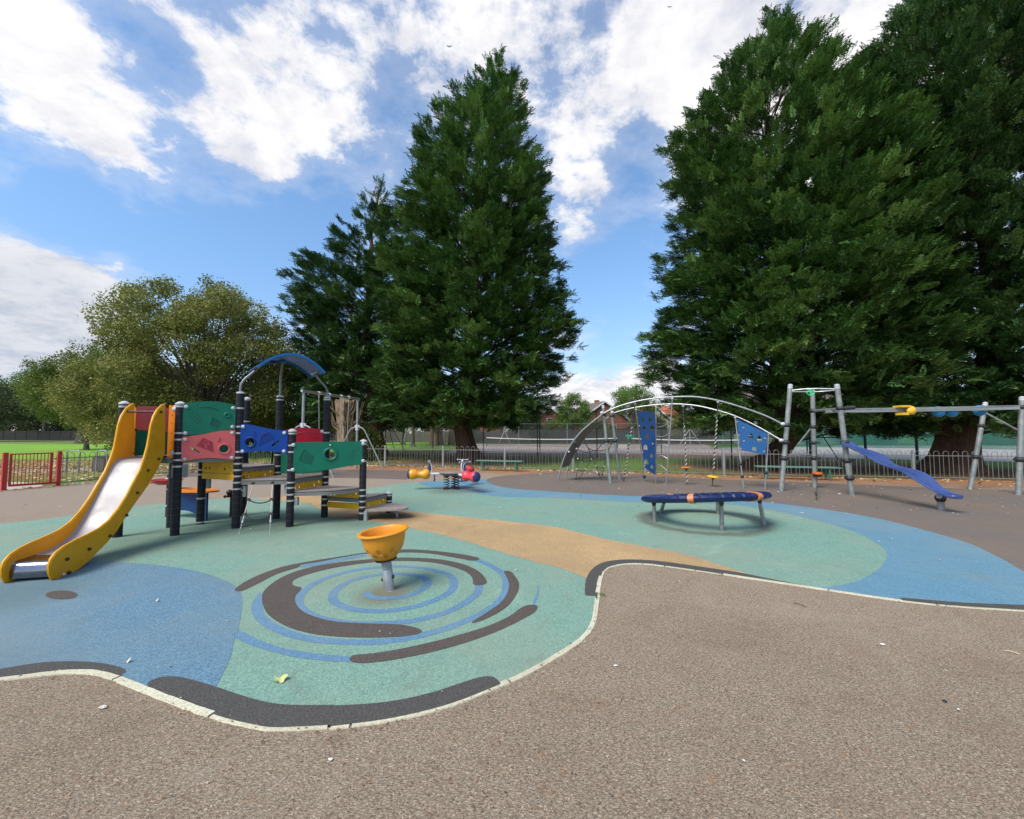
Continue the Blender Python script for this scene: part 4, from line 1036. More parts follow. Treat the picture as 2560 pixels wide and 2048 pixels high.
for ang, sm in ((188, M_YSEAT), (-50, M_RSEAT), (70, M_RSEAT)):
    a = R(ang); d = Vector((math.cos(a), math.sin(a), 0)); t = Vector((-d.y, d.x, 0)); up = Vector((0, 0, 1))
    mb = MB(); mb.tube([rc + d * .33 + up * .44, rc + d * .75 + up * .44], .036, 12); arm = mb.build('arm', M_ARM, rock)
    # saddle: a peanut of ellipses strung along the arm
    prof = [(.62, .02), (.635, .085), (.66, .122), (.71, .145), (.77, .143), (.84, .122), (.90, .108), (.96, .112), (1.03, .137), (1.10, .150), (1.16, .142), (1.20, .12), (1.235, .085), (1.25, .02)]
    pv = smooth([(p[0], p[1], 0) for p in prof], 3); n = 20; vs = []; fs = []
    for q in pv:
        x, r = q.x, max(.01, q.y)
        for k in range(n):
            w = 2 * math.pi * k / n
            zz = math.sin(w) * r * (1.0 if math.sin(w) < 0 else .95)
            vs.append(rc + d * x + t * (math.cos(w) * r * .92) + up * (.44 + zz - (.02 if .8 < x < 1.0 and zz > 0 else 0)))
    for i in range(len(pv) - 1):
        for k in range(n): fs.append((i * n + k, i * n + (k + 1) % n, (i + 1) * n + (k + 1) % n, (i + 1) * n + k))
    fs += [tuple(range(n - 1, -1, -1)), tuple((len(pv) - 1) * n + k for k in range(n))]
    mb = MB(); mb.add(vs, fs); seat = mb.build('seat', sm, rock, smoothdeg=60)
    mb = MB()
    mb.add([rc + d * (1.205 + .065 * math.cos(b)) + t * (math.cos(w) * .137 * math.sin(b) * .93) + up * (.44 + math.sin(w) * .137 * math.sin(b)) for b in [math.pi / 2 * i / 6 for i in range(7)][::-1] for w in [2 * math.pi * k / 20 for k in range(20)]],
           [(i * 20 + k, i * 20 + (k + 1) % 20, (i + 1) * 20 + (k + 1) % 20, (i + 1) * 20 + k) for i in range(6) for k in range(20)])
    mb.build('seat_end', M_PURP, seat, smoothdeg=60)
    # curved neck and handlebar
    mb = MB(); pts = smooth([rc + d * .60 + up * .46, rc + d * .575 + up * .58, rc + d * .60 + up * .70, rc + d * .655 + up * .80], 4)
    mb.tube(pts, .021, 10); bar = mb.build('handlebar', M_ARM, rock)
    mb = MB(); mb.tube([rc + d * .655 + up * .80 - t * .17, rc + d * .66 + up * .795, rc + d * .655 + up * .80 + t * .17], .017, 10)
    for s in (-1, 1): mb.ball(rc + d * .655 + up * .80 + t * .17 * s, .03, 10)
    mb.build('hand_grip', M_GALVD, bar)
    mb = MB(); sh = [(.635, .50), (.585, .52), (.578, .60), (.60, .69), (.635, .76), (.68, .62), (.70, .56)]
    vs = [rc + d * x + up * z + t * .016 * s for s in (-1, 1) for x, z in sh]; n = len(sh)
    mb.add(vs, [tuple(range(n))[::-1], tuple(range(n, 2 * n))] + [(i, (i + 1) % n, (i + 1) % n + n, i + n) for i in range(n)])
    mb.build('neck_guard', M_PURP, bar, smoothdeg=0)
    mb = MB(); mb.tube([rc + d * .50 + up * .40, rc + d * .50 + up * .27], .018, 8); mb.tube([rc + d * .50 + up * .27 - t * .15, rc + d * .50 + up * .27 + t * .15], .016, 8)
    for s in (-1, 1): mb.ball(rc + d * .50 + up * .27 + t * .15 * s, .027, 8)
    mb.build('footrest', M_PURP, arm)

# ================================================================ tilted rotating ring
M_RING = mat('ring_navy', (.007, .016, .075), .38, var=.1, scale=5, spec=.3, dirt=.08, dirtcol=(.08, .1, .2))
M_OBAND = mat('ring_orange', (.62, .20, .075), .45, var=.1, scale=8)
M_LEG = mat('weathered_steel', (.30, .29, .28), .5, .6, var=.3, scale=22, dirt=.3, dirtcol=(.16, .14, .12))
rcx, rcy = 3.46, 7.57
ring = thing('rotating_ring', 'big tilted navy ring with orange bands standing on five steel legs', 'rotating ring', (rcx, rcy, 0))
# plane of the ring leans away from the camera
ringM = Matrix.Rotation(R(-2.0), 3, 'Y') @ Matrix.Rotation(R(-8.6), 3, 'X')
rz = .435
def rpt(r, a, h): return Vector((rcx, rcy, rz)) + ringM @ Vector((r * math.cos(a), r * math.sin(a), h))
NS = 240; sec = [(-.17, -.03), (-.10, -.058), (0, -.066), (.10, -.056), (.165, -.026), (.178, .008), (.155, .041), (.09, .061), (0, .068), (-.09, .061), (-.155, .038), (-.178, .0)]
vs = []; fs = []; n = len(sec); RM = .885
for i in range(NS):
    a = 2 * math.pi * i / NS
    saw = ((i * 40 / NS) % 1.0)
    k = .013 * (1 - saw) if saw > .08 else .013 * saw / .08       # overlapping grip ridges
    for (x, h) in sec:
        vs.append(rpt(RM + x * (1 + k * 1.5 / .17 * .17) + (k if x > .1 else (-k if x < -.1 else 0)), a, h + (k if h > .04 else 0)))
for i in range(NS):
    for j in range(n): fs.append((i * n + j, i * n + (j + 1) % n, ((i + 1) % NS) * n + (j + 1) % n, ((i + 1) % NS) * n + j))
mb = MB(); mb.add(vs, fs); mb.build('ring_body', M_RING, ring, smoothdeg=28)
for ca in (R(-124), R(-62), R(112)):
    vs = []; w = .042
    for s in (-1, 1):
        for (x, h) in sec: vs.append(rpt(RM + x * 1.14 * (1.0 if True else 1), ca + s * w / 1.0, h * 1.22))
    fs = [(j, (j + 1) % n, (j + 1) % n + n, j + n) for j in range(n)] + [tuple(range(n))[::-1], tuple(range(n, 2 * n))]
    mb = MB(); mb.add(vs, fs); mb.build('ring_band', M_OBAND, ring, smoothdeg=60)
mb = MB()
pts = [rpt(RM + .184, 2 * math.pi * i / 64, .05) for i in range(65)]
for q in ((1636.8, 1305), (1804.6, 1327.7), (1910.6, 1313.5), (1651.8, 1282), (1795, 1285)):
    b = G(q); dv = Vector((b.x - rcx, b.y - rcy, 0)); a = math.atan2(dv.y, dv.x)
    loc = ringM.inverted() @ (Vector((b.x, b.y, rz)) - Vector((rcx, rcy, rz)))
    top = rpt(min(.90, dv.length * 1.02), a, -.085)
    mb = MB(); mb.tube([b, b.lerp(top, .55), b.lerp(top, .8), b.lerp(top, .93)], [.036, .034, .031, .024], 12)
    leg = mb.build('leg', M_LEG, ring)
    mb = MB(); mb.tube([b.lerp(top, .90), top + Vector((0, 0, .02))], [.028, .042], 12); mb.build('leg_roller', M_BOLT, leg)

# ================================================================ climbing frame
M_TUBE = mat('galvanised_tube', (.46, .46, .46), .38, .7, var=.2, scale=10)
M_MAST = mat('mast_grey', (.25, .265, .25), .5, .35, var=.25, scale=6, dirt=.45, dirtcol=(.15, .135, .115))
M_JOINT = mat('black_joint', (.025, .024, .026), .5, var=.2)
M_PLANK = mat('plank_board', (.125, .125, .105), .55, var=.2, scale=4, dirt=.4, dirtcol=(.12, .085, .075))
M_CPAN = mat('climb_panel_blue', (.003, .036, .13), .45, spec=.3, var=.1, scale=3)
M_CPAN2 = mat('climb_panel_pale_blue', (.017, .088, .235), .45, spec=.3, var=.1, scale=3)
M_WAVE = mat('wave_blue', (.045, .075, .21), .28, var=.1, scale=3, dirt=.12, dirtcol=(.20, .24, .42))
M_HOLD = mat('hold_grey', (.28, .28, .26), .6, var=.2)
M_DGRN = mat('disc_green', (.012, .14, .075), .4); M_DORG = mat('disc_orange', (.62, .16, .03), .4); M_DYEL = mat('disc_yellow', (.72, .42, .03), .4)
M_BRGRN = mat('handle_green', (.03, .55, .22), .4)
M_BALLB = mat('ball_blue', (.012, .22, .48), .32)
cf_t = thing('climbing_frame', 'steel climbing frame with twin arched rails, rope net, blue climbing panels and wavy blue plank', 'climbing frame', (5.6, 12.6, 0))
def mast(base, top, r, joints=(), name='mast', capcol=None):
    """base, top are photo pixels; the mast stands at the depth of its foot"""
    b = G(base); t = PD(top, b.y)
    mb = MB(); mb.tube([b - Vector((0, 0, .02)), b.lerp(t, .985)], r, 16); m = mb.build(name, M_MAST, cf_t)
    mb = MB(); mb.tube([b.lerp(t, .965), t, t + (t - b).normalized() * .02], [r * 1.04, r * .95, r * .4], 16); mb.build('mast_cap', capcol or M_CAP, m)
    for (y, k) in joints:
        # point on the mast axis at image height y
        f_ = None
        for i in range(200):
            q = b.lerp(t, i / 200)
            if ZAT(y, q) <= q.z: f_ = i / 200; break
        if f_ is None: continue
        q = b.lerp(t, f_); ax = (t - b).normalized()
        mb = MB(); mb.ball(q, r * 1.62 * k, 16, sq=(1, 1, .72), M=normM(ax)); mb.build('joint', M_JOINT, m)
    return m, b, t
rA, rB = .053, .053
mA, bA, tA = mast((1526, 1208.8), (1507.7, 1014), .047, [(1037, 1.1), (1103, 1.15)])
mB_, bB, tB = mast((1549.7, 1199.8), (1527.5, 1020), .047, [(1040, 1.0), (1103, 1.15)])
mC, bC, tC = mast((1953, 1227.8), (1976, 962), .062, [(1064, 1.0), (1106, 1.05), (1146, 1.05)])
mD, bD, tD = mast((2037, 1219), (2031, 972), .062, [(1028, 1.05), (1068, .95), (1108, .95), (1146, 1.0)])
mE, bE, tE = mast((2130, 1238), (2092, 962), .062, [(1022, .95), (1106, 1.0), (1152, 1.05), (1195, 1.1)])
mF, bF, tF = mast((2425, 1224), (2463.5, 1007), .058, [(1066, 1.0), (1144, 1.05)])
mG, bG, tG = mast((2546, 1238), (2555.6, 993), .062, [(1019, 1.0), (1150, 1.1)])
# foot pegs on some joints
def on_mast(b, t, y):
    for i in range(300):
        q = b.lerp(t, i / 300)
        if ZAT(y, q) <= q.z: return q
    return t
for (m, b, t, y, sides) in ((mE, bE, tE, 1152, (-1, 1)), (mD, bD, tD, 1146, (-1, 1)), (mD, bD, tD, 1108, (-1, 1)), (mF, bF, tF, 1144, (-1,)), (mG, bG, tG, 1150, (-1,))):
    for s in sides:
        q = on_mast(b, t, y); mb = MB(); mb.tube([q, q + Vector((.19 * s, -.02, .01))], [.03, .018], 8); mb.build('foot_peg', M_JOINT, m)
def rail(px, name, r, d0, d1, x0, x1, mtl):
    pts = [PD(p, d0 + (d1 - d0) * (p[0] - x0) / (x1 - x0)) for p in px]
    mb = MB(); mb.tube(smooth(pts, 4), r, 10); return mb.build(name, mtl, cf_t), smooth(pts, 4)
R1 = [(1502.4, 1038.4), (1519, 1028), (1547, 1016), (1588.7, 1004.3), (1630, 997), (1676, 993), (1734.8, 992), (1793, 1001), (1851.7, 1017.5), (1910, 1038), (1951, 1057.4), (1962, 1062)]
R2 = [(1527.5, 1035.6), (1547, 1028.7), (1588.7, 1019), (1637.4, 1012.6), (1688, 1010.3), (1734.8, 1013.6), (1773.8, 1021.4), (1832, 1038), (1890.6, 1065), (1949, 1098.3), (1958, 1103)]
r1o, r1p = rail(R1, 'arch_rail', .024, 13.14, 11.42, 1502, 1962, M_TUBE)
r2o, r2p = rail(R2, 'arch_rail', .024, 14.1, 11.44, 1527, 1958, M_TUBE)
for p_, o_ in ((r1p[-1], r1o), (r2p[-1], r2o), (r1p[2], r1o), (r2p[2], r2o)):
    mb = MB(); mb.ball(p_ + Vector((-.05, 0, .02)), .05, 12, sq=(1.3, 1, 1)); mb.build('rail_coupling', M_CAP, o_)
# curved plank climber
L1 = [(1396, 1199.8)] + n7((165, 1360), (230, 1150), (330, 970), (410, 850), (550, 690), (700, 560), (880, 420)); L2 = [(1414.5, 1195)] + n7((300, 1325), (430, 1070), (560, 870), (680, 735), (800, 620), (930, 510), (1020, 450))
def DL(i, n, a, b): return a + (b - a) * i / (n - 1)
q1 = smooth([PD(p, DL(i, len(L1), 14.1, 13.14)) for i, p in enumerate(L1)], 4); q2 = smooth([PD(p, DL(i, len(L2), 14.7, 14.1)) for i, p in enumerate(L2)], 4)
for q in (q1, q2): mb = MB(); mb.tube(q, .026, 8); mb.build('climber_rail', M_GALVD, cf_t)
m0, m1 = 4, min(len(q1), len(q2)) - 4
vs = []; fs = []
for i in range(m0, m1):
    a, b = q1[i], q2[i]; nrm = (q1[i + 1] - a).cross(b - a).normalized() * .01
    vs += [a + nrm, b + nrm, b - nrm, a - nrm]
for i in range(m1 - m0 - 1):
    for k in range(4): fs.append((i * 4 + k, i * 4 + (k + 1) % 4, (i + 1) * 4 + (k + 1) % 4, (i + 1) * 4 + k))
fs += [(3, 2, 1, 0), tuple((m1 - m0 - 1) * 4 + k for k in range(4))]
mb = MB(); mb.add(vs, fs); pk = mb.build('climber_board', M_PLANK, cf_t, smoothdeg=30)
for p_ in n7((408, 890), (442, 1022), (305, 1077)):
    mb = MB(); mb.ball(PD(p_, 13.7), .035, 10); mb.build('rope_clamp', M_CAP, pk)
# rope net
NET = [((410, 890), (440, 1022), (465, 1200), (455, 1385), (435, 1558)), ((442, 1025), (520, 1065), (620, 1085), (720, 1070), (820, 1030), (915, 900)),
       ((585, 900), (650, 1010), (725, 1180), (790, 1330), (845, 1480), (880, 1530), (905, 1480), (930, 1340), (970, 1190), (1030, 1020), (1090, 890)),
       ((650, 1010), (740, 1050), (830, 1060), (930, 1045), (1030, 1020)), ((820, 1030), (725, 1180), (600, 1385), (490, 1553)),
       ((465, 1200), (540, 1242), (600, 1252), (660, 1240), (710, 1210)), ((725, 1180), (790, 1214), (850, 1224), (910, 1212), (970, 1190)), ((455, 1385), (520, 1432), (600, 1385)), ((790, 1330), (860, 1385), (930, 1340))]
mb = MB()
first = True
net = None
for ln in NET:
    mb = MB(); mb.tube(smooth([PD(p, 13.6 + .35 * (1 if p[0] > 600 else 0)) for p in n7(*ln)], 3), .0135, 6)
    if net is None: net = mb.build('rope_net', M_DROPE, cf_t)
    else: mb.build('net_rope', M_DROPE, net)
for p_ in ((465, 1200), (710, 1208), (450, 1385), (603, 1385), (790, 1330), (932, 1338)):
    mb = MB(); mb.ball(PD(n7(p_), 13.58 + .35 * (1 if p_[0] > 620 else 0)), .026, 8); mb.build('net_knot', M_ROPE, net)
for p_ in ((430, 1562), (487, 1555), (845, 1482), (905, 1482)):
    mb = MB(); mb.ball(PD(n7(p_), 13.6), .032, 8, sq=(1, 1, 1.3)); mb.build('net_anchor', M_JOINT, net)
# hanging poles, ropes and discs
def hang(top, foot, r, m, name, depth=None):
    b = G(foot); dt = depth if depth else b.y; t = PD(top, dt)
    mb = MB(); mb.tube([b, t], r, 8); o = mb.build(name, m, cf_t)
    mb = MB(); mb.ball(t, .04, 10, sq=(1, 1, .7)); mb.build('rail_coupling', M_CAP, o); return o, b, t
def rope(top, foot, spans, depth):
    o, b, t = hang(top, foot, .016, M_DROPE, 'rope_pole', depth)
    mb = MB(); pts = []
    a, c = spans; N = int((t - b).length * (c - a) / .062)
    q0, q1_ = b.lerp(t, a), b.lerp(t, c); ax = (q1_ - q0).normalized(); e1 = ax.orthogonal().normalized(); e2 = ax.cross(e1)
    for i in range(N * 3 + 1):
        w = 2 * math.pi * i / 6; pts.append(q0.lerp(q1_, i / (N * 3)) + (e1 * math.cos(w) + e2 * math.sin(w)) * .017)
    mb.tube(pts, .0135, 5); mb.build('rope_wrap', M_ROPE, o)
    return o, b, t
def disc(b, t, y, r, h, m, par):
    q = on_mast(b, t, y); ax = normM(t - b); mb = MB()
    mb.lathe([(.02, -h), (r * .8, -h * .8), (r, -h * .2), (r, h * .25), (r * .85, h * .8), (.02, h)], q, ax, 22); o = mb.build('foot_disc', m, par)
    mb = MB(); mb.tube([q - (t - b).normalized() * (h + .05), q - (t - b).normalized() * h], .035, 10); mb.build('disc_collar', M_JOINT, par)
o, b, t = rope((1588, 1009.7), (1559, 1205), (.05, .72), 12.9); disc(b, t, 1091.5, .155, .03, M_DGRN, o)
o, b, t = rope((1708, 1015.5), (1717.6, 1213), (.02, .78), 12.9); disc(b, t, 1169.4, .155, .03, M_DORG, o)
o, b, t = rope((1795, 1005.8), (1780.8, 1217), (.20, .82), 12.2); disc(b, t, 1192, .16, .032, M_DYEL, o)
pA, a0, a1 = hang((1589.7, 1024), (1612, 1202), .018, M_TUBE, 'panel_pole', 13.3); pB, b0, b1 = hang((1639.7, 1016.5), (1639.6, 1209), .018, M_TUBE, 'panel_pole', 13.1)
mb = MB(); mb.ball(on_mast(a0, a1, 1192), .06, 12); mb.build('joint', M_JOINT, pA)
PX = Plane((PD((1600, 1100), 13.2).x, 13.2), (PD((1640, 1100), 13.0).x, 13.0), .03)
H1 = c4((343, 452), (435, 452), (465, 566), (300, 538), (363, 570), (398, 668), (320, 710), (470, 770), (376, 814), (455, 922), (340, 880), (387, 1000), (458, 1065), (367, 1050))
def climb_panel(name, m, P, outline, holds, cut=()):
    holes = []
    for i in cut:
        u, w = P.uw(holds[i]); k = 1.0 + .5 * ((i * 7) % 3) / 2
        holes.append([(u - .045 * k, w - .05 * k), (u + .045 * k, w - .055 * k), (u + .04 * k, w + .02 * k), (u + .005, w + .062 * k), (u - .035 * k, w + .03 * k)])
    o = panel(name, m, P, outline, holes=holes, thick=.02, bevel=.003, parent=cf_t)
    for i, h in enumerate(holds):
        if i in cut: continue
        mb = MB(); mb.ball(P.at(P.uw(h), .006), .024, 8, sq=(1, 1.2, .8), M=normM(P.n)); mb.build('hand_hold', M_HOLD, o)
    return o
climb_panel('climbing_panel', M_CPAN, PX, psm(PX, c4((275, 365), (320, 348), (370, 345), (440, 365), (505, 400))) + pl(PX, c4((503, 1172), (362, 1070))), H1, cut=(0, 1, 2, 4, 5, 8, 9, 11, 12))
pC, l0, l1 = hang((1681, 996.5), (1665, 1211.7), .018, M_TUBE, 'ladder_pole', 12.45)
for (ya, yb) in ((560, 480), (675, 635), (795, 797), (922, 965), (1030, 1120)):
    a = on_mast(b0, b1, 960 + ya * 420 / 2156); b = on_mast(l0, l1, 960 + yb * 420 / 2156)
    mb = MB(); mb.tube(smooth([a, a.lerp(b, .5) + Vector((0, -.05, -.05 if ya < 795 else .05)), b], 5), .013, 8); mb.build('ladder_rung', M_TUBE, pC)
pD, d0_, d1_ = hang((1838, 1043.8), (1859, 1221), .018, M_TUBE, 'panel_pole', 12.1); pE, e0_, e1_ = hang((1921, 1086.6), (1912.6, 1223.8), .02, M_TUBE, 'panel_pole', 11.7)
for y in (1160, 1192): mb = MB(); mb.ball(on_mast(d0_, d1_, y), .05, 12); mb.build('joint', M_JOINT, pD)
mb = MB(); mb.ball(on_mast(e0_, e1_, 1182), .05, 12); mb.build('joint', M_JOINT, pE)
PY = Plane((PD((1845, 1100), 12.1).x, 12.1), (PD((1915, 1100), 11.72).x, 11.72), .03)
H2 = c4((1635, 565), (1730, 668), (1842, 705), (1642, 735), (1770, 830), (1555, 488), (1575, 657), (1605, 832), (1912, 700), (1900, 872))
climb_panel('climbing_panel', M_CPAN2, PY, pl(PY, c4((1545, 450), (1700, 520), (1850, 592), (1945, 642))) + psm(PY, c4((1920, 905), (1880, 902), (1780, 885), (1700, 868), (1605, 852))), H2, cut=(1, 2, 4))
# triangle tower rings, horizontal bars and track beam
for (m, zoff) in ((0, 0.0),):
    a, b, c = on_mast(bC, tC, 977), on_mast(bE, tE, 973), on_mast(bD, tD, 990)
    mb = MB(); mb.tube(smooth([a, a.lerp(b, .5) + Vector((0, .1, .04)), b], 6), .022, 10); mb.build('top_bar', M_TUBE, cf_t)
    mb = MB(); mb.tube(smooth([a - Vector((0, 0, .03)), a.lerp(b, .5) + Vector((0, -.22, -.07)), b - Vector((0, 0, .02))], 6), .018, 10); tb2 = mb.build('top_bar', M_TUBE, cf_t)
hq = PD((2026, 981), 10.8)
mb = MB()
for s in (-1, 1): mb.tube([hq + Vector((s * (.02 + .075 * math.sin(math.pi * i / 10)), 0, .06 - .14 * i / 10)) for i in range(11)], .014, 8)
mb.tube([hq + Vector((0, 0, .09)), hq + Vector((0, 0, -.09))], .016, 8); mb.tube([hq + Vector((-.085, 0, .06)), hq + Vector((.085, 0, .06))], .014, 8)
mb.build('trapeze_handle', M_BRGRN, tb2)
a, b = on_mast(bD, tD, 1028), on_mast(bE, tE, 1022.5)
e = PD((2125, 1019.5), b.y - .05)
mb = MB(); mb.tube([a, b, e], .038, 12); cb_ = mb.build('cross_bar', M_TUBE, cf_t)
mb = MB(); mb.tube([b.lerp(e, .35), e + (e - b).normalized() * .1], .055, 12); mb.build('bar_end', M_JOINT, cb_)
mb = MB(); mb.tube([on_mast(bD, tD, 1064), on_mast(bD, tD, 1064) + Vector((-.25, .3, -.55))], .02, 8); mb.build('brace', M_TUBE, cf_t)
t0 = PD((2066, 1027.5), 11.2); t1 = PD((2545, 1019), 10.75)
mb = MB()
tm = PD((2320, 1023.5), 11.0)
mb.bar(t0, tm, .10, .115); mb.bar(tm, t1, .10, .115); tk = mb.build('track_beam', M_GALVD, cf_t, smoothdeg=0)
mb = MB(); mb.bar(t0 + Vector((0, -.055, .045)), t1 + Vector((0, -.055, .045)), .008, .012); mb.bar(t0 + Vector((0, -.055, -.045)), t1 + Vector((0, -.055, -.045)), .008, .012); mb.build('beam_lip', M_MAST, tk, smoothdeg=0)
q = PD((2262.6, 1026), 10.98)
mb = MB(); mb.ball(q + Vector((.07, -.10, -.01)), .125, 16, sq=(.95, .6, .95)); mb.box(q + Vector((-.10, -.02, .10)), (.26, .25, .05)); mb.box(q + Vector((-.12, -.04, -.1)), (.18, .2, .06)); mb.ball(q + Vector((.0, .08, -.01)), .12, 12, sq=(1, .5, .95))
mb.build('slider_handle', M_DYEL, tk)
for (x, y) in ((2349, 1027), (2382, 1027), (2452, 1024)):
    q = PD((x, y + 1), 11.02); mb = MB(); mb.ball(q + Vector((0, .03, -.015)), .16, 16, sq=(1.0, .75, .92)); mb.build('slider_ball', M_BALLB, tk)
a = on_mast(bF, tF, 1030); b = on_mast(bG, tG, 1080)
mb = MB(); mb.tube([a, b], .024, 10); mb.build('brace', M_TUBE, cf_t)
mb = MB(); mb.ball(a + Vector((.03, 0, 0)), .05, 10); mb.build('rail_coupling', M_CAP, cf_t)
# rope and disc by the middle mast
q = on_mast(bD, tD, 1184) + Vector((0, -.12, 0))
mb = MB(); mb.lathe([(.03, -.05), (.09, -.045), (.125, -.01), (.125, .03), (.10, .04), (0, .042)], q, n=18); dsc = mb.build('foot_disc', M_DORG, mD)
mb = MB(); mb.lathe([(.02, -.10), (.11, -.07), (.13, -.05)], q, n=14); mb.build('disc_collar', M_JOINT, dsc)
g0 = G((2041, 1252))
mb = MB(); mb.tube([q, q + Vector((0, 0, .9))], .014, 6); mb.tube([q - Vector((0, 0, .1)), g0 + Vector((0, 0, .12))], .010, 6); mb.ball(g0 + Vector((0, 0, .17)), .04, 8, sq=(.7, .7, 1.6)); mb.tube([g0 + Vector((0, 0, .12)), g0], .010, 6); mb.build('anchor_rope', M_DROPE, dsc)
# wavy blue plank
wa = PD((2116, 1108), bE.y - .05); wb = PD((2398, 1241), 8.25)
ax = Vector((wb.x - wa.x, wb.y - wa.y, 0)); Lw = ax.length; ax.normalize(); ay = Vector((-ax.y, ax.x, 0))
WL = Plane(wa, wb, 0)
wpx = smooth([WL.uw(p) for p in ((2111, 1104), (2135, 1119), (2160, 1128), (2190, 1141), (2214, 1158), (2240, 1169), (2275, 1179), (2300, 1192), (2320, 1207), (2342, 1222), (2362, 1234), (2382, 1240), (2402, 1243))], 8)
N = len(wpx) - 1; vs = []; fs = []
u_a, u_b = wpx[0].x, wpx[-1].x
for i, q in enumerate(wpx):
    t = (q.x - u_a) / (u_b - u_a); z = q.y - .012
    hw_ = .19 + .05 * math.cos(2 * math.pi * 2.6 * t + 1.2)
    if t < .06: hw_ *= math.sqrt(max(.02, 1 - ((.06 - t) / .06) ** 2))
    if t > .92: hw_ *= math.sqrt(max(.02, 1 - ((t - .92) / .08) ** 2))
    c = WL.A + WL.u * q.x; c.z = 0
    prof = [(-1, .0), (-1, .028), (-.9, .04), (-.78, .03), (-.40, .024), (0, .022), (.40, .024), (.78, .03), (.9, .04), (1, .028), (1, 0), (.55, -.028), (-.55, -.028)]
    for (a, h) in prof: vs.append(c + ay * hw_ * a + Vector((0, 0, z + h)))
n = 13
for i in range(N):
    for k in range(n): fs.append((i * n + k, i * n + (k + 1) % n, (i + 1) * n + (k + 1) % n, (i + 1) * n + k))
fs += [tuple(range(n - 1, -1, -1)), tuple(N * n + k for k in range(n))]
mb = MB(); mb.add(vs, fs); wp = mb.build('wavy_plank', M_WAVE, cf_t, smoothdeg=35)
for off in (-.035, 0, .035):
    mb = MB(); pts = [sum((vs[i * n + 5] , Vector((0, 0, 0))), Vector((0, 0, .001))) + ay * off for i in range(6, N - 8)]
    mb.tube(pts, .005, 5); mb.build('grip_rib', M_WAVE, wp)
q = on_mast(bE, tE, 1107); mb = MB(); mb.tube([q, wa + Vector((0.03, -.02, .01))], .05, 10); mb.build('rail_coupling', M_CAP, wp)
pb = G((2353, 1275)); mb = MB(); mb.tube([pb, pb + Vector((0, 0, .20))], .058, 16); st = mb.build('plank_post', M_MAST, cf_t)
mb = MB(); mb.ball(pb + Vector((0.0, 0, .24)), .092, 16); mb.build('joint', M_JOINT, st)
mb = MB(); mb.ball(pb + Vector((-.055, -.03, .28)), .05, 12); mb.build('rail_coupling', M_CAP, st)
# ================================================================ fences, gate, park furniture
M_BOW = mat('bow_fence_grey', (.20, .185, .165), .55, .3, var=.2, scale=3)
M_FPOST = mat('fence_post_grey', (.33, .34, .345), .5, .3, var=.15, scale=4)
M_GATE = mat('gate_red', (.46, .030, .024), .42, var=.14, scale=4, dirt=.15, dirtcol=(.25, .08, .06))
M_HOOP = mat('cycle_hoop_grey', (.26, .28, .28), .45, .4)
M_BENCHG = mat('bench_green', (.04, .14, .095), .45, var=.15)
M_BENCHT = mat('bench_pale_green', (.12, .23, .18), .5, var=.2)
M_DPOST = mat('dark_steel_post', (.05, .042, .04), .5, .3, var=.2)
M_TEALP = mat('dark_teal_post', (.012, .045, .05), .45, .2, var=.2)
M_WOODF = mat('weathered_fence_wood', (.115, .098, .080), .8, var=.25, scale=3, stretch=(1, 1, 6))
M_WOODD = mat('dark_fence_wood', (.018, .016, .016), .8, var=.3, scale=2)
M_NETW = mat('net_band_white', (.75, .74, .72), .6)
M_DEAD = mat('bare_dead_wood', (.21, .145, .085), .85, var=.8, scale=7, bmp=.8, bscale=9, stretch=(3, 3, .35))
M_WHITE = mat('white_paint', (.72, .71, .69), .5)

def bow_panel(a, b, root, cnt=None):
    """one length of bow-top railing: hoops over a mid rail and a bottom rail"""
    a, b = Vector((*a, 0)), Vector((*b, 0)); L = (b - a).length; d = (b - a).normalized()
    mb = MB(); k = max(2, round(L / .285)); pitch = L / k; w = pitch * .29; r = .0085
    for i in range(k):
        c = a + d * pitch * (i + .5); pts = [c - d * w + Vector((0, 0, .06)), c - d * w + Vector((0, 0, .90))]
        pts += [c + d * (w * math.cos(q)) * -1 + Vector((0, 0, .90 + w * math.sin(q))) for q in [math.pi * j / 8 for j in range(1, 8)]]
        pts += [c + d * w + Vector((0, 0, .90)), c + d * w + Vector((0, 0, .06))]
        mb.tube(pts, r, 5, cap=False)
    mb.bar(a + Vector((0, 0, .82)), b + Vector((0, 0, .82)), .012, .028); mb.bar(a + Vector((0, 0, .075)), b + Vector((0, 0, .075)), .012, .03)
    return mb.build('railing_panel', M_BOW, root, smoothdeg=0)
def fence(name, label, pts, skip_first=False):
    root = thing(name, label, 'fence', (*pts[0], 0))
    for i in range(len(pts) - 1): bow_panel(pts[i], pts[i + 1], root)
    for i, p in enumerate(pts):
        if skip_first and i == 0: continue
        mb = MB(); mb.box((p[0], p[1], .50), (.055, .055, 1.02)); mb.build('post', M_FPOST, root, smoothdeg=0)
    return root
fence('railing_fence', 'grey bow-top railing fence running along the back of the playground', FENCE_B)
fence('railing_fence', 'grey bow-top railing fence running back from the red gate past the cycle hoops', FENCE_L[1:], True)
fence('railing_fence', 'short grey bow-top railing left of the red gate at the picture edge', [(-14.34, 11.35), (-14.9, 9.6), (-15.4, 7.9)], True)
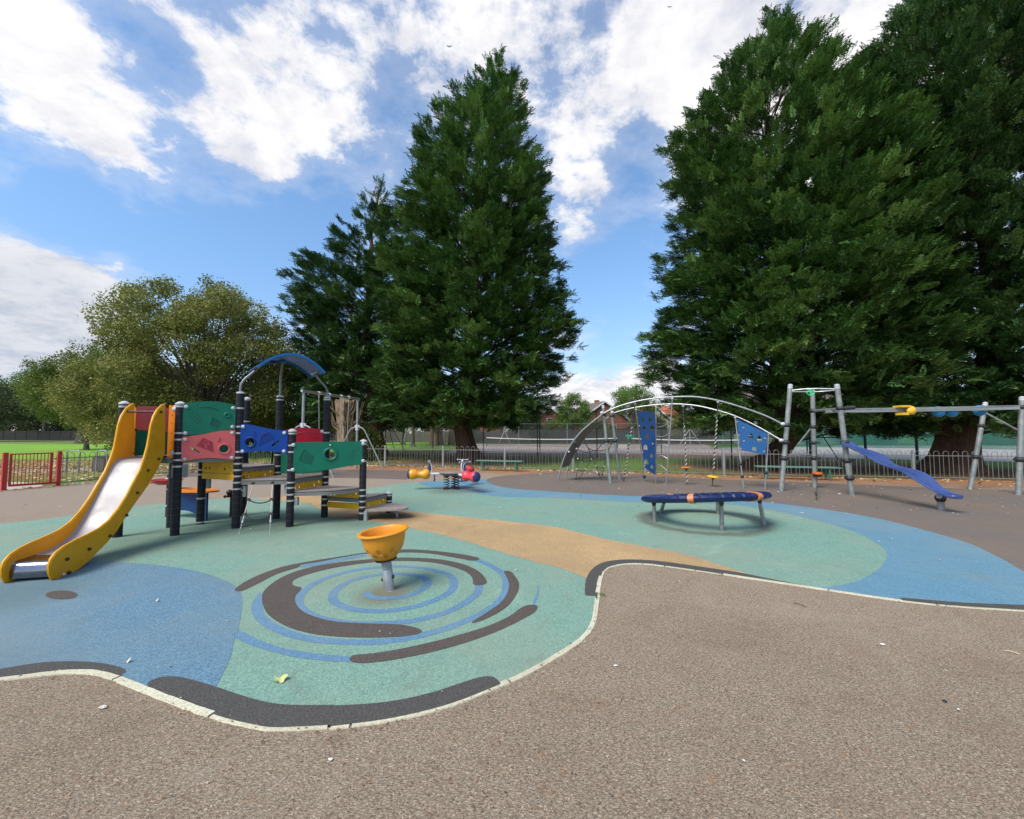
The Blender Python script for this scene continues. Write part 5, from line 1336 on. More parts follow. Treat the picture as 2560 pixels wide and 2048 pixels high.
# red gate
ga, gb = G(cg((52, 1255))), G(cg((970, 1176)))
gate = thing('gate', 'red metal bar gate with wide red posts at the playground entrance', 'gate', ga)
gd = (gb - ga).normalized(); rzg = math.atan2(gd.y, gd.x)
for q, w in ((ga, .10), (gb, .09)):
    mb = MB(); mb.box(q + Vector((0, 0, .52)), (w, .09, 1.04), rz=rzg); mb.box(q + Vector((0, 0, 1.046)), (w - .004, .086, .012), rz=rzg); mb.build('gate_post', M_GATE, gate, smoothdeg=0)
mb = MB(); g0_, g1_ = ga + gd * .11, gb - gd * .17
mb.bar(g0_ + Vector((0, 0, 1.0)), g1_ + Vector((0, 0, 1.0)), .04, .035); mb.bar(g0_ + Vector((0, 0, .12)), gb - gd * .05 + Vector((0, 0, .10)), .05, .06)
lf = mb.build('gate_leaf', M_GATE, gate, smoothdeg=0)
mb = MB(); mb.box(g1_ + Vector((0, 0, .56)), (.06, .045, .92), rz=rzg); mb.build('gate_stile', M_GATE, lf, smoothdeg=0)
mb = MB(); mb.box(g0_ + Vector((0, 0, .56)), (.045, .045, .92), rz=rzg); mb.build('gate_stile', M_GATE, lf, smoothdeg=0)
Lg = (g1_ - g0_).length
for i in range(10):
    c = g0_ + gd * (Lg * (i + 1) / 11); mb = MB(); mb.tube([c + Vector((0, 0, .14)), c + Vector((0, 0, .99))], .0105, 6, cap=False); mb.build('gate_bar', M_GATE, lf)
# two cycle hoops
for (xa, xb, lab) in ((1105, 1330, 'low grey tubular cycle hoop just behind the railing next to the red gate'), (1615, 1790, 'low grey tubular cycle hoop partly hidden behind the yellow slide')):
    a, b = G(cg((xa, 955))), G(cg((xb, 955)))
    mb = MB(); d = (b - a).normalized(); L = (b - a).length; pts = [a, a + Vector((0, 0, .78))] + [a + d * (.11 - .11 * math.cos(q)) + Vector((0, 0, .78 + .11 * math.sin(q))) for q in [math.pi / 2 * j / 5 for j in range(1, 6)]]
    pts += [b - d * (.11 - .11 * math.cos(q)) + Vector((0, 0, .78 + .11 * math.sin(q))) for q in [math.pi / 2 * j / 5 for j in range(5, 0, -1)]] + [b + Vector((0, 0, .78)), b]
    mb.tube(pts, .026, 10); single(mb, 'cycle_hoop', M_HOOP, lab, 'cycle stand', (a + b) / 2, 'grey cycle hoops by the gate')
# slatted litter bin
bb = G(cg((1745, 930)))
bn = thing('litter_bin', 'square wooden slatted litter bin behind the railing left of the slide', 'litter bin', bb)
for i in range(5):
    for s in (-1, 1):
        mb = MB(); mb.box(bb + Vector((-.2 + i * .1, s * .235, .29)), (.09, .02, .54)); mb.build('slat', M_WOODF, bn, smoothdeg=0)
        mb = MB(); mb.box(bb + Vector((s * .235, -.2 + i * .1, .29)), (.02, .09, .54)); mb.build('slat', M_WOODF, bn, smoothdeg=0)
mb = MB(); mb.box(bb + Vector((0, 0, .57)), (.50, .50, .03)); mb.build('bin_rim', M_DPOST, bn, smoothdeg=0)
# backless green benches
def bench(pa, pb, h, label):
    a, b = Vector((*pa, 0)), Vector((*pb, 0)); c = (a + b) / 2; d = (b - a).normalized(); L = (b - a).length; t = Vector((-d.y, d.x, 0))
    root = thing('bench', label, 'bench', c, 'green park benches')
    mb = MB()
    for o in (-.14, 0, .14): mb.bar(a + t * o + Vector((0, 0, h)), b + t * o + Vector((0, 0, h)), .11, .035)
    mb.build('seat', M_BENCHT, root, smoothdeg=0)
    for f in (.13, .87):
        q = a.lerp(b, f)
        for s in (-1, 1): mb = MB(); mb.box(q + t * .13 * s + Vector((0, 0, (h - .02) / 2)), (.05, .05, h - .02), rz=math.atan2(d.y, d.x)); mb.build('leg', M_BENCHG, root, smoothdeg=0)
    return root
q0, q1_ = G(c860((1383, 945))), G(c860((1725, 955)))
dv = (q1_ - q0) * .16
bench((q0 - dv)[:2], (q1_ + dv)[:2], .43, 'plain backless green bench in front of the railing near the spring rocker')
bench((8.55, 14.6), (11.0, 14.0), .44, 'plain backless green bench in front of the railing behind the climbing frame')
fb = G(cg((1520, 425)))
root = thing('bench', 'green park bench with backrest under the trees across the bright field', 'bench', fb, 'green park benches')
mb = MB()
for o in (0, .16, .32): mb.box(fb + Vector((0, -o, .45)), (1.6, .12, .04))
mb.build('seat', M_BENCHG, root, smoothdeg=0)
mb = MB()
for o in (.62, .80): mb.box(fb + Vector((0, .1, o)), (1.6, .04, .12))
mb.build('backrest', M_BENCHG, root, smoothdeg=0)
for s in (-1, 1): mb = MB(); mb.box(fb + Vector((s * .65, -.1, .22)), (.06, .5, .43)); mb.box(fb + Vector((s * .65, .13, .5)), (.06, .05, .8)); mb.build('leg', M_BENCHG, root, smoothdeg=0)

# ================================================================ swing frame
s1 = G(c7((1372, 1530))); hs_ = ZAT(c7((1415, 270))[1], s1)
L0 = PD(c7((430, 130)), 15.06); sA = Vector((L0.x, L0.y, 0))
swg = thing('swing_set', 'grey tubular swing frame with two hanging swings behind the tower', 'swing set', (sA + s1) / 2)
zt = hs_
d = (s1 - sA).normalized(); t = Vector((-d.y, d.x, 0))
mb = MB(); mb.tube([sA - d * .12 + Vector((0, 0, zt)), s1 + d * .12 + Vector((0, 0, zt))], .052, 14); tb3 = mb.build('top_beam', M_GALV, swg)
for q in (sA, s1):
    mb = MB(); mb.tube([q, q + Vector((0, 0, zt - .03))], .052, 14); lgp = mb.build('upright', M_HOOP, swg)
    zc = 1.84; pts = smooth([q + t * 1.30, q + t * .62 + Vector((0, 0, 1.25)), q + t * .34 + Vector((0, 0, 1.74)), q + t * .1 + Vector((0, 0, zc + .03)), q - t * .1 + Vector((0, 0, zc + .03)), q - t * .34 + Vector((0, 0, 1.74)), q - t * .62 + Vector((0, 0, 1.25)), q - t * 1.30], 5)
    mb = MB(); mb.tube(pts, .028, 10); mb.build('bow_brace', M_GALVD, swg)
    mb = MB(); mb.lathe([(.066, zc - .13), (.075, zc - .12), (.075, zc + .12), (.066, zc + .13)], q, n=14); mb.box(q + t * .09 + Vector((0, 0, zc + .08)), (.05, .05, .07)); mb.box(q - t * .09 + Vector((0, 0, zc + .08)), (.05, .05, .07)); mb.build('clamp', M_CAP, lgp)
LS = (s1 - sA).length
fr = [.24, .42, .645, .80]
tops = []
for f in fr:
    q = sA.lerp(s1, f) + Vector((0, 0, zt)); tops.append(q)
    mb = MB(); mb.lathe([(.060, -.045), (.072, -.04), (.072, .04), (.060, .045)], q, normM(d), 14); mb.tube([q - Vector((0, 0, .05)), q - Vector((0, 0, .16))], .022, 8); mb.build('hanger', M_CAP, tb3)
for i in (0, 2):
    a, b = tops[i], tops[i + 1]; m_ = (a + b) / 2; sc0 = Vector((m_.x, m_.y, .52)); seat = MB(); seat.box(sc0, (.44, .18, .04), rz=math.atan2(d.y, d.x)); so_ = seat.build('swing_seat', M_BOLT, swg, smoothdeg=0)
    for q, s in ((a, -1), (b, 1)): mb = MB(); mb.tube([q - Vector((0, 0, .16)), sc0 + d * .2 * s + Vector((0, 0, .02))], .0125, 6, cap=False); mb.build('chain', M_GALV, so_)

# ================================================================ dead pollarded trunks
def stump(base, h, r, label, spread, seed, shoots=26):
    rng = random.Random(seed); b = Vector(base)
    root = thing('dead_trunk', label, 'tree trunk', b, 'dead pollarded trunks')
    mb = MB(); n = 28; rows = 16; vs = []; fs = []
    ph = [rng.uniform(0, 6.28) for _ in range(6)]
    for i in range(rows + 1):
        t = i / rows; z = h * t
        rr = r * (1.25 - .75 * min(1, t * 3) * .33 + spread * max(0, t - .45) ** 1.3)
        for k in range(n):
            w = 2 * math.pi * k / n
            f = 1 + .13 * math.sin(5 * w + ph[0] + .6 * t) + .09 * math.sin(9 * w + ph[1]) + .05 * math.sin(14 * w + ph[2] + t)
            top = h * (1 + .035 * math.sin(3 * w + ph[3]) + .03 * math.sin(7 * w + ph[4])) * t
            vs.append(b + Vector((rr * f * math.cos(w), rr * f * math.sin(w), top)))
    for i in range(rows):
        for k in range(n): fs.append((i * n + k, i * n + (k + 1) % n, (i + 1) * n + (k + 1) % n, (i + 1) * n + k))
    fs.append(tuple(rows * n + k for k in range(n)))
    mb.add(vs, fs); mb.build('trunk', M_DEAD, root, smoothdeg=45)
    for i in range(shoots):
        w = rng.uniform(0, 6.28); z = h * rng.uniform(.42, .8); L = rng.uniform(.5, 1.05) * h * .32
        rr = r * 1.05; a = b + Vector((rr * math.cos(w), rr * math.sin(w), z)); o = Vector((math.cos(w), math.sin(w), 0))
        p_ = [a - o * .1, a + o * L * .35 + Vector((0, 0, L * .35)), a + o * L * .5 + Vector((0, 0, L * .8)), a + o * L * rng.uniform(.5, .75) + Vector((0, 0, L * 1.3))]
        if p_[-1].z > b.z + h * 1.04: p_[-1].z = b.z + h * rng.uniform(.98, 1.04)
        mb = MB(); mb.tube(smooth(p_, 3), [r * .12 * (1 - .8 * j / 9) for j in range(10)], 6); mb.build('cut_shoot', M_DEAD, root)
stump((-9.35, 23.2, 0), 3.42, .34, 'thick bare cut trunk bristling with cut shoots, standing right behind the swing frame', 1.0, 4, 34)
stump((-10.2, 56.0, 0), 3.6, .75, 'pale bare cut trunk far off, left of the central conifer stem', .25, 9, 6)
mb = MB(); mb.tube([(-8.4, 57.5, 0), (-8.4, 57.5, 2.2), (-8.3, 57.4, 2.6)], [.5, .36, .2], 12); o = single(mb, 'dead_trunk', M_DEAD, 'slimmer pale stump right beside the far bare trunk', 'tree trunk', (-8.4, 57.5, 0), 'dead pollarded trunks')

# ================================================================ tall court fences
def mesh_mat(name, col, cover):
    """woven wire far too fine to resolve at this distance: the share of the view its wires cover"""
    m, nt, b, out = newmat(name)
    b.inputs['Base Color'].default_value = (*col, 1); b.inputs['Roughness'].default_value = .6
    tr_ = nd(nt, 'ShaderNodeBsdfTransparent'); mx = nd(nt, 'ShaderNodeMixShader'); v = nd(nt, 'ShaderNodeTexCoord').outputs['Object']
    nt.links.new(mrange(nt, noise(nt, v, .8, 4), .3, .7, cover * .85, min(1, cover * 1.12)), mx.inputs[0]); nt.links.new(tr_.outputs[0], mx.inputs[1]); nt.links.new(b.outputs[0], mx.inputs[2]); nt.links.new(mx.outputs[0], out.inputs[0])
    return m
M_CHAIN = mesh_mat('chain_link_wire', (.10, .10, .095), .12)
M_GMESH = mesh_mat('green_fence_mesh', (.03, .20, .14), .24)
M_WIND = mesh_mat('dark_windbreak_mesh', (.065, .072, .068), .55)
M_WINDG = mesh_mat('green_windbreak_mesh', (.022, .145, .11), .60)
M_TNET = mesh_mat('tennis_net_cord', (.03, .03, .03), .35)
def tall_fence(name, label, pts, h, pm, meshm, r=.035, band=None, group='tall court fences', braces=(), tops=True):
    root = thing(name, label, 'fence', (*pts[0][:2], 0), group)
    for p in pts:
        mb = MB(); mb.tube([(p[0], p[1], 0), (p[0], p[1], h)], r, 8); mb.build('post', pm, root)
    for i in range(len(pts) - 1):
        a, b = pts[i], pts[i + 1]
        mb = MB(); mb.add([(a[0], a[1], .03), (b[0], b[1], .03), (b[0], b[1], h - .02), (a[0], a[1], h - .02)], [(0, 1, 2, 3)])
        mb.build('mesh_panel', meshm, root, smoothdeg=0)
        if band:
            z0, z1, bm_ = band; n = Vector((b[1] - a[1], a[0] - b[0], 0)).normalized() * .03
            mb = MB(); mb.add([(a[0] + n.x, a[1] + n.y, z0), (b[0] + n.x, b[1] + n.y, z0), (b[0] + n.x, b[1] + n.y, z1), (a[0] + n.x, a[1] + n.y, z1)], [(0, 1, 2, 3)]); mb.build('windbreak', bm_, root, smoothdeg=0)
    for (a, b) in braces: mb = MB(); mb.tube([a, b], r * .8, 8); mb.build('brace', pm, root)
    if tops:
        for i in range(len(pts) - 1): mb = MB(); mb.tube([(*pts[i][:2], h - .03), (*pts[i + 1][:2], h - .03)], .014, 6); mb.build('top_rail', pm, root)
    return root
NEAR = [G(p) for p in (c900((400, 965)), c900((1155, 985)), c900((1955, 1003)), c3b((785, 1268)), c3b((1730, 1290)), c4((585, 958)), c4((1487, 980)), c5r((570, 1110)))]
k0 = NEAR[0]
tall_fence('court_fence', 'tall chain-link court fence on thin dark posts just beyond the railing', [tuple(p[:2]) for p in NEAR], 3.05, M_DPOST, M_CHAIN, .034,
           braces=[((k0.x + .05, k0.y, 2.75), G(c900((550, 945)))), ((k0.x + .1, k0.y, 2.7), G(c900((735, 970)))),
                   (PD(c5r((570, 770)), NEAR[-1].y), PD(c5r((570, 770)), NEAR[-1].y) + Vector((1.7, 0, 0))), (PD(c5r((700, 620)), NEAR[-1].y), G(c5r((1030, 1115)))), (PD(c5r((480, 560)), NEAR[-1].y), G(c5r((140, 1112))))])
tall_fence('court_fence', 'side chain-link court fence running away behind the central conifer', [tuple(k0[:2]), (-9.6, 36.5), (-7.4, 46.0), (-6.0, 61.0)], 2.6, M_DPOST, M_CHAIN, .03)
fl = [(-6.0, 61.0), (1, 60.5), (8, 60), (14.5, 59), (21.5, 57), (28, 55), (33, 51.5)]
tall_fence('court_fence', 'far chain-link court fence with a dark windbreak along its foot', fl, 3.0, M_FPOST, M_CHAIN, .04, band=(.05, 2.1, M_WIND))
GP = [G(p) for p in (c5r((1040, 1003)), c5r((1297, 1018)), c5r((1612, 1030)), c6b((265, 1083)), c6b((1528, 1136)))]
gpts = [(21.2, 43.0), (20.9, 39.0), (20.6, 35.2)] + [tuple(p[:2]) for p in GP] + [(31.0, 21.2), (36, 19.8)]
gpts = [(21.2, 43), (21.1, 37.5), (21.1, 33.0), (21.2, 29.5), (22.5, 26.4), (24.5, 25.1), (26.0, 23.6), (28.6, 22.3), (32.0, 21.0)]
tall_fence('green_court_fence', 'near green mesh fence with thick dark teal posts behind the right conifers', gpts, 3.6, M_TEALP, M_GMESH, .075, tops=False)
tall_fence('green_court_fence', 'far green mesh fence with solid green windbreak across the hard court', [(30.5, 48.5), (37, 46), (44, 43.0), (52, 38), (60, 33), (72, 30)], 4.2, M_TEALP, M_GMESH, .06, band=(.05, 2.0, M_WINDG))
# tennis nets
def net(xa, xb, label, grp='tennis nets'):
    a, b = Vector(xa), Vector(xb); root = thing('tennis_net', label, 'tennis net', (a + b) / 2, grp); N = 16
    for q in (a, b): mb = MB(); mb.tube([q, q + Vector((0, 0, 1.1))], .045, 8); mb.build('net_post', M_BENCHG, root)
    top = [a.lerp(b, i / N) + Vector((0, 0, 1.07 - .16 * (1 - (2 * i / N - 1) ** 2))) for i in range(N + 1)]
    mb = MB(); vs = [p for p in top] + [Vector((p.x, p.y, .05)) for p in top]; mb.add(vs, [(i, i + 1, i + N + 2, i + N + 1) for i in range(N)]); mb.build('net_cord', M_TNET, root, smoothdeg=0)
    mb = MB()
    for i in range(N): mb.bar(top[i], top[i + 1], .035, .085)
    mb.build('net_band', M_NETW, root, smoothdeg=0)
net((-3.0, 48.5, 0), (11.0, 43.2, 0), 'tennis net with white top band behind the central part of the railing')
net((11.9, 42.6, 0), (24.0, 37.5, 0), 'tennis net with white top band seen through the climbing panels')
# steel frames on the court
def aframe(c, w, h, label, extra=True):
    c = Vector(c); root = thing('steel_frame', label, 'frame', c)
    mb = MB(); mb.tube([c + Vector((-w, 0, 0)), c + Vector((-.1 * w, 0, h)), c + Vector((.1 * w, 0, h)), c + Vector((w, 0, 0))], .05, 8); mb.build('leg', M_FPOST, root)
    mb = MB(); mb.tube([c + Vector((-.55 * w, 0, h * .5)), c + Vector((.55 * w, 0, h * .5))], .035, 8); mb.build('cross_bar', M_FPOST, root)
    if extra: mb = MB(); mb.tube([c, c + Vector((0, .2, h))], .05, 8); mb.build('leg', M_FPOST, root)
q = G(c3b((270, 1080))); aframe((q.x, 57.0, 0), .85, 1.75, 'small grey umpire chair frame by the far court fence', False)
q = PD(c4((955, 785)), 53.0); aframe((q.x, 53.0, 0), 1.45, 2.0, 'grey A-shaped steel frame standing on the court behind the rope poles')
# close-boarded fences
def board_fence(pts, h, m, label):
    root = thing('board_fence', label, 'fence', (*pts[0], 0), 'distant wooden fences')
    for i in range(len(pts) - 1):
        a, b = Vector((*pts[i], 0)), Vector((*pts[i + 1], 0)); L = (b - a).length; k = max(1, int(L / 2.4))
        for j in range(k):
            p0, p1_ = a.lerp(b, j / k), a.lerp(b, (j + 1) / k); mb = MB()
            nb = 6
            for q in range(nb): z0 = h * q / nb; mb.bar(p0.lerp(p1_, .02) + Vector((0, 0, z0 + h / nb / 2)), p0.lerp(p1_, .98) + Vector((0, 0, z0 + h / nb / 2)), .03, h / nb * .97)
            mb.build('fence_panel', m, root, smoothdeg=0)
            mb = MB(); mb.box(p0 + Vector((0, 0, h / 2 + .04)), (.12, .12, h + .08)); mb.build('fence_post', m, root, smoothdeg=0)
board_fence([(-31, 73), (-16, 72), (-4, 71), (3, 71)], 1.85, M_WOODF, 'brown boarded fence under the trees left of the central conifer')
board_fence([(3.3, 70.5), (16, 69), (40, 64)], 2.3, M_WOODD, 'dark boarded fence behind the tennis court')
board_fence([(-150, 92), (-105, 94), (-60, 92), (-34, 88)], 2.1, M_WOODD, 'dark boarded fence across the field behind the far trees')
# white sheet caught on the far fence
q = PD(c900((850, 622)), 58.0)
mb = MB(); N = 14; vs = []
for i in range(N + 1):
    t = i / N; c = PD(c900((772 + 185 * t, 640 - 55 * t + 14 * math.sin(t * 3.1))), 57.8)
    for k in range(3): vs.append(c + Vector((0, .12 * math.sin(9 * t + k), .17 - .17 * k + .05 * math.sin(23 * t + k))))
vs2 = [v + Vector((0, .02, 0)) for v in vs]; fs = []
for i in range(N):
    for k in range(2): fs += [(i * 3 + k, i * 3 + k + 1, i * 3 + k + 4, i * 3 + k + 3)]
mb.add(vs, fs); mb.tube([PD(c900((735, 575)), 57.9), G((c900((690, 820))[0], 1111))], .12, 6)
single(mb, 'white_sheet', M_WHITE, 'white ragged sheet caught above the grass beyond the swings', 'sheet', (q.x, q.y, 0))
# lamp column on the court
lq = NEAR[3]
mb = MB(); 
o = thing('floodlight_column', 'thin dark lamp column with flat head beside the tennis net', 'lamp post', (lq.x + .25, lq.y + 1.2, 0))
mb = MB(); mb.tube([(lq.x + .25, lq.y + 1.2, 0), (lq.x + .25, lq.y + 1.2, 3.35)], .04, 8); mb.build('column', M_DPOST, o)
mb = MB(); mb.box((lq.x + .22, lq.y + 1.2, 3.38), (.75, .25, .05)); mb.build('lamp_head', M_DPOST, o, smoothdeg=0)

# ================================================================ houses beyond the courts
M_BRICK = mat('red_brick', (.27, .105, .062), .85, var=.25, scale=2.5)
M_TILE = mat('red_roof_tile', (.37, .115, .055), .8, var=.2, scale=2, stretch=(1, 1, 6))
M_TILEB = mat('brown_roof_tile', (.13, .095, .08), .8, var=.2, scale=2, stretch=(1, 1, 6))
M_REND = mat('white_render', (.62, .60, .57), .8, var=.08)
M_GLASS = mat('window_glass', (.05, .06, .07), .12, var=.1)
def house(x, y, rz, w, l, eave, ridge, wm, rm, label, wins=(), chimney=True):
    root = thing('house', label, 'house', (x, y, 0), 'houses beyond the courts')
    M = Matrix.Rotation(rz, 3, 'Z'); T = lambda a, b, c: Vector((x, y, 0)) + M @ Vector((a, b, c))
    hw_, hl = w / 2, l / 2
    mb = MB()     # gables face local -y and +y
    vs = [T(-hw_, -hl, 0), T(hw_, -hl, 0), T(hw_, -hl, eave), T(0, -hl, ridge), T(-hw_, -hl, eave), T(-hw_, hl, 0), T(hw_, hl, 0), T(hw_, hl, eave), T(0, hl, ridge), T(-hw_, hl, eave)]
    mb.add(vs, [(0, 1, 2, 3, 4), (9, 8, 7, 6, 5), (1, 6, 7, 2), (0, 4, 9, 5)]); mb.build('walls', wm, root, smoothdeg=0)
    mb = MB(); th = .18; ov = .35; k = (ridge - eave) / hw_
    for s in (-1, 1):
        a = [T(s * (hw_ + ov), yy, eave - ov * k + .06) for yy in (-hl - ov, hl + ov)]; b = [T(0, yy, ridge + .06) for yy in (-hl - ov, hl + ov)]
        up = Vector((0, 0, th)); q = [a[0], a[1], b[1], b[0]]; mb.add(q + [v + up for v in q], [(0, 1, 2, 3), (7, 6, 5, 4), (0, 4, 5, 1), (1, 5, 6, 2), (2, 6, 7, 3), (3, 7, 4, 0)])
    rf = mb.build('roof', rm, root, smoothdeg=0)
    mb = MB()
    for s in (-1, 1):
        mb.bar(T(s * (hw_ + ov), -hl - ov - .03, eave - ov * k + .08), T(0, -hl - ov - .03, ridge + .12), .06, .22)
    mb.build('barge_board', M_WHITE, root, smoothdeg=0)
    if chimney: mb = MB(); mb.box(T(hw_ * .35, hl * .3, ridge + .1), (.8, .6, 1.6), rz=rz); mb.build('chimney', M_BRICK, rf, smoothdeg=0)
    for (side, u, z, ww, hh) in wins:
        if side == 'g': c, sz, n = T(u, -hl - .02, z), (ww, .1, hh), rz
        else: c, sz, n = T(-hw_ - .02 if side == 'l' else hw_ + .02, u, z), (.1, ww, hh), rz
        mb = MB(); mb.box(c, sz, rz=n); wo = mb.build('window', M_WHITE, root, smoothdeg=0)
        gs = (sz[0] - .16, sz[1] + .04, sz[2] - .16) if side == 'g' else (sz[0] + .04, sz[1] - .16, sz[2] - .16)
        mb = MB(); mb.box(c, gs, rz=n); mb.build('pane', M_GLASS, wo, smoothdeg=0)
p = PD((1347, 1083), 82); house(p.x, 86, R(28), 7.5, 9, 4.2, 6.6, M_BRICK, M_TILEB, 'brick house with brown roof and white gable edge left of the small green tree', [('g', 0, 4.0, 1.2, 1.2), ('g', -2, 1.6, 1.4, 1.3)])
p = PD((1488, 1083), 70); house(p.x + .8, 76, R(12), 8.5, 10, 4.0, 6.9, M_BRICK, M_TILEB, 'brick gabled house half hidden behind the curved climber', [('g', 1.5, 2.4, 1.4, 1.3), ('g', -1.5, 2.4, 1.4, 1.3)])
p = PD((1668, 1083), 80); house(p.x, 86, R(90), 9, 9, 4.2, 7.0, M_REND, M_TILE, 'white rendered house with bright red tiled roof behind the climbing frame', [('r', -2, 4.0, 1.4, 1.3), ('r', 2, 4.0, 1.4, 1.3)])
p = PD((1655, 1083), 78); house(p.x - 1.5, 79.5, R(0), 5, 5, 4.2, 6.4, M_REND, M_TILE, 'white gable wing in front of the red tiled house', [('g', 0, 4.0, 1.3, 1.3)], chimney=False)
p = PD((2080, 1083), 58); house(p.x, 64, R(80), 9, 20, 5.2, 8.6, M_REND, M_TILEB, 'long pale house with white windows behind the right conifers', [('r', -7, 3.9, 1.6, 1.3), ('r', -3.5, 3.9, 1.6, 1.3), ('r', 0, 3.9, 1.6, 1.3), ('r', 3.5, 3.9, 1.6, 1.3), ('r', -7, 1.5, 1.6, 1.4), ('r', -3.5, 1.5, 1.6, 1.4), ('r', 0, 1.5, 1.6, 1.4), ('r', 3.5, 1.5, 1.6, 1.4)])
p = PD((2510, 1083), 62); house(p.x, 62, R(70), 8, 12, 3.2, 6.0, M_BRICK, mat('grey_roof_tile', (.22, .23, .23), .8, var=.15), 'low brick house with grey roof at the right edge', [('r', 0, 1.8, 1.6, 1.3), ('r', 3, 1.8, 1.6, 1.3)])
p = PD((1545, 1083), 76); house(p.x, 80, R(92), 7, 9, 2.8, 4.6, M_BRICK, M_TILEB, 'low brick house showing under the flat-topped tree', [('r', 0, 1.6, 2.4, 1.1)], chimney=False)
p = PD((1790, 1083), 80); house(p.x, 86, R(88), 8, 16, 3.4, 5.4, M_REND, M_TILEB, 'pale low house glimpsed below the left of the right-hand conifers', [('r', -3, 2.2, 2.0, 1.2), ('r', 2, 2.2, 2.0, 1.2)])
p = PD((1190, 1083), 84); house(p.x, 90, R(85), 8, 10, 4.2, 6.8, M_BRICK, M_TILE, 'brick house hidden behind the trunk of the central conifer', [('r', 0, 3.6, 1.5, 1.2)])
# ================================================================ foliage
def leaf_mat(name, stops, trans=.25, rough=.6, spec=.3):
    m, nt, b, out = newmat(name)
    a = nd(nt, 'ShaderNodeAttribute', attribute_name='tint')
    col = ramp(nt, a.outputs['Fac'], stops)
    nt.links.new(col, b.inputs['Base Color']); b.inputs['Roughness'].default_value = rough; b.inputs['Specular IOR Level'].default_value = spec
    t = nd(nt, 'ShaderNodeBsdfTranslucent'); nt.links.new(col, t.inputs[0])
    mx = nd(nt, 'ShaderNodeMixShader'); mx.inputs[0].default_value = trans
    nt.links.new(b.outputs[0], mx.inputs[1]); nt.links.new(t.outputs[0], mx.inputs[2]); nt.links.new(mx.outputs[0], out.inputs[0])
    return m
M_CONIF = leaf_mat('cypress_foliage', [(0.0, (.016, .046, .013)), (.33, (.042, .108, .024)), (.62, (.095, .195, .042)), (1.0, (.22, .34, .095))], .08)
M_CONIFD = leaf_mat('cypress_foliage_dark', [(0.0, (.016, .046, .016)), (.4, (.042, .106, .030)), (.72, (.090, .178, .050)), (1.0, (.20, .29, .10))], .08)
M_OAKL = leaf_mat('autumn_green_foliage', [(0.0, (.07, .095, .018)), (.35, (.155, .18, .038)), (.6, (.28, .285, .068)), (.84, (.40, .355, .12)), (1.0, (.36, .21, .06))], .35)
M_LIMEL = leaf_mat('yellow_green_foliage', [(0.0, (.06, .09, .015)), (.5, (.14, .18, .03)), (1.0, (.24, .24, .05))], .3)
M_DKL = leaf_mat('dull_green_foliage', [(0.0, (.032, .050, .018)), (.5, (.065, .090, .030)), (1.0, (.12, .13, .05))], .25)
M_FRESHL = leaf_mat('fresh_green_foliage', [(0.0, (.06, .12, .02)), (.5, (.12, .21, .035)), (1.0, (.22, .28, .07))], .3)
M_PURPL = leaf_mat('purple_foliage', [(0.0, (.028, .012, .018)), (.6, (.06, .024, .035)), (1.0, (.10, .045, .05))], .25)
M_BARK = mat('dark_bark', (.095, .052, .034), .9, var=.4, scale=4, bmp=.9, bscale=10, stretch=(3, 3, .35))
M_BARKG = mat('grey_bark', (.10, .085, .065), .9, var=.35, scale=4, bmp=.6, bscale=12, stretch=(3, 3, .4))

def np_mesh(name, V, T, tint, m, parent):
    me = bpy.data.meshes.new(name); nv, nt_ = len(V), len(T)
    me.vertices.add(nv); me.vertices.foreach_set('co', V.astype(np.float32).ravel())
    me.loops.add(nt_ * 3); me.loops.foreach_set('vertex_index', T.astype(np.int32).ravel())
    me.polygons.add(nt_); me.polygons.foreach_set('loop_start', np.arange(0, nt_ * 3, 3, dtype=np.int32))
    me.update(calc_edges=True)
    at = me.attributes.new('tint', 'FLOAT', 'FACE'); at.data.foreach_set('value', tint.astype(np.float32))
    me.materials.append(m)
    o = bpy.data.objects.new(name, me); C.objects.link(o)
    if parent is not None: o.parent = parent
    return o
def inst(tv, tt, P, X, N, S, tint, tjit, rng):
    """place the template at P with its x axis along X and normal near N, scaled S"""
    X = X / np.linalg.norm(X, axis=1, keepdims=True)
    Y = np.cross(N, X); Y /= np.linalg.norm(Y, axis=1, keepdims=True) + 1e-9
    Z = np.cross(X, Y)
    k = len(tv)
    V = P[:, None, :] + S[:, None, None] * (tv[None, :, 0:1] * X[:, None, :] + tv[None, :, 1:2] * Y[:, None, :] + tv[None, :, 2:3] * Z[:, None, :])
    T = (tt[None] + (np.arange(len(P)) * k)[:, None, None]).reshape(-1, 3)
    ti = np.clip(tint[:, None] + rng.normal(0, tjit, (len(P), len(tt))), 0, 1).reshape(-1)
    return V.reshape(-1, 3), T, ti
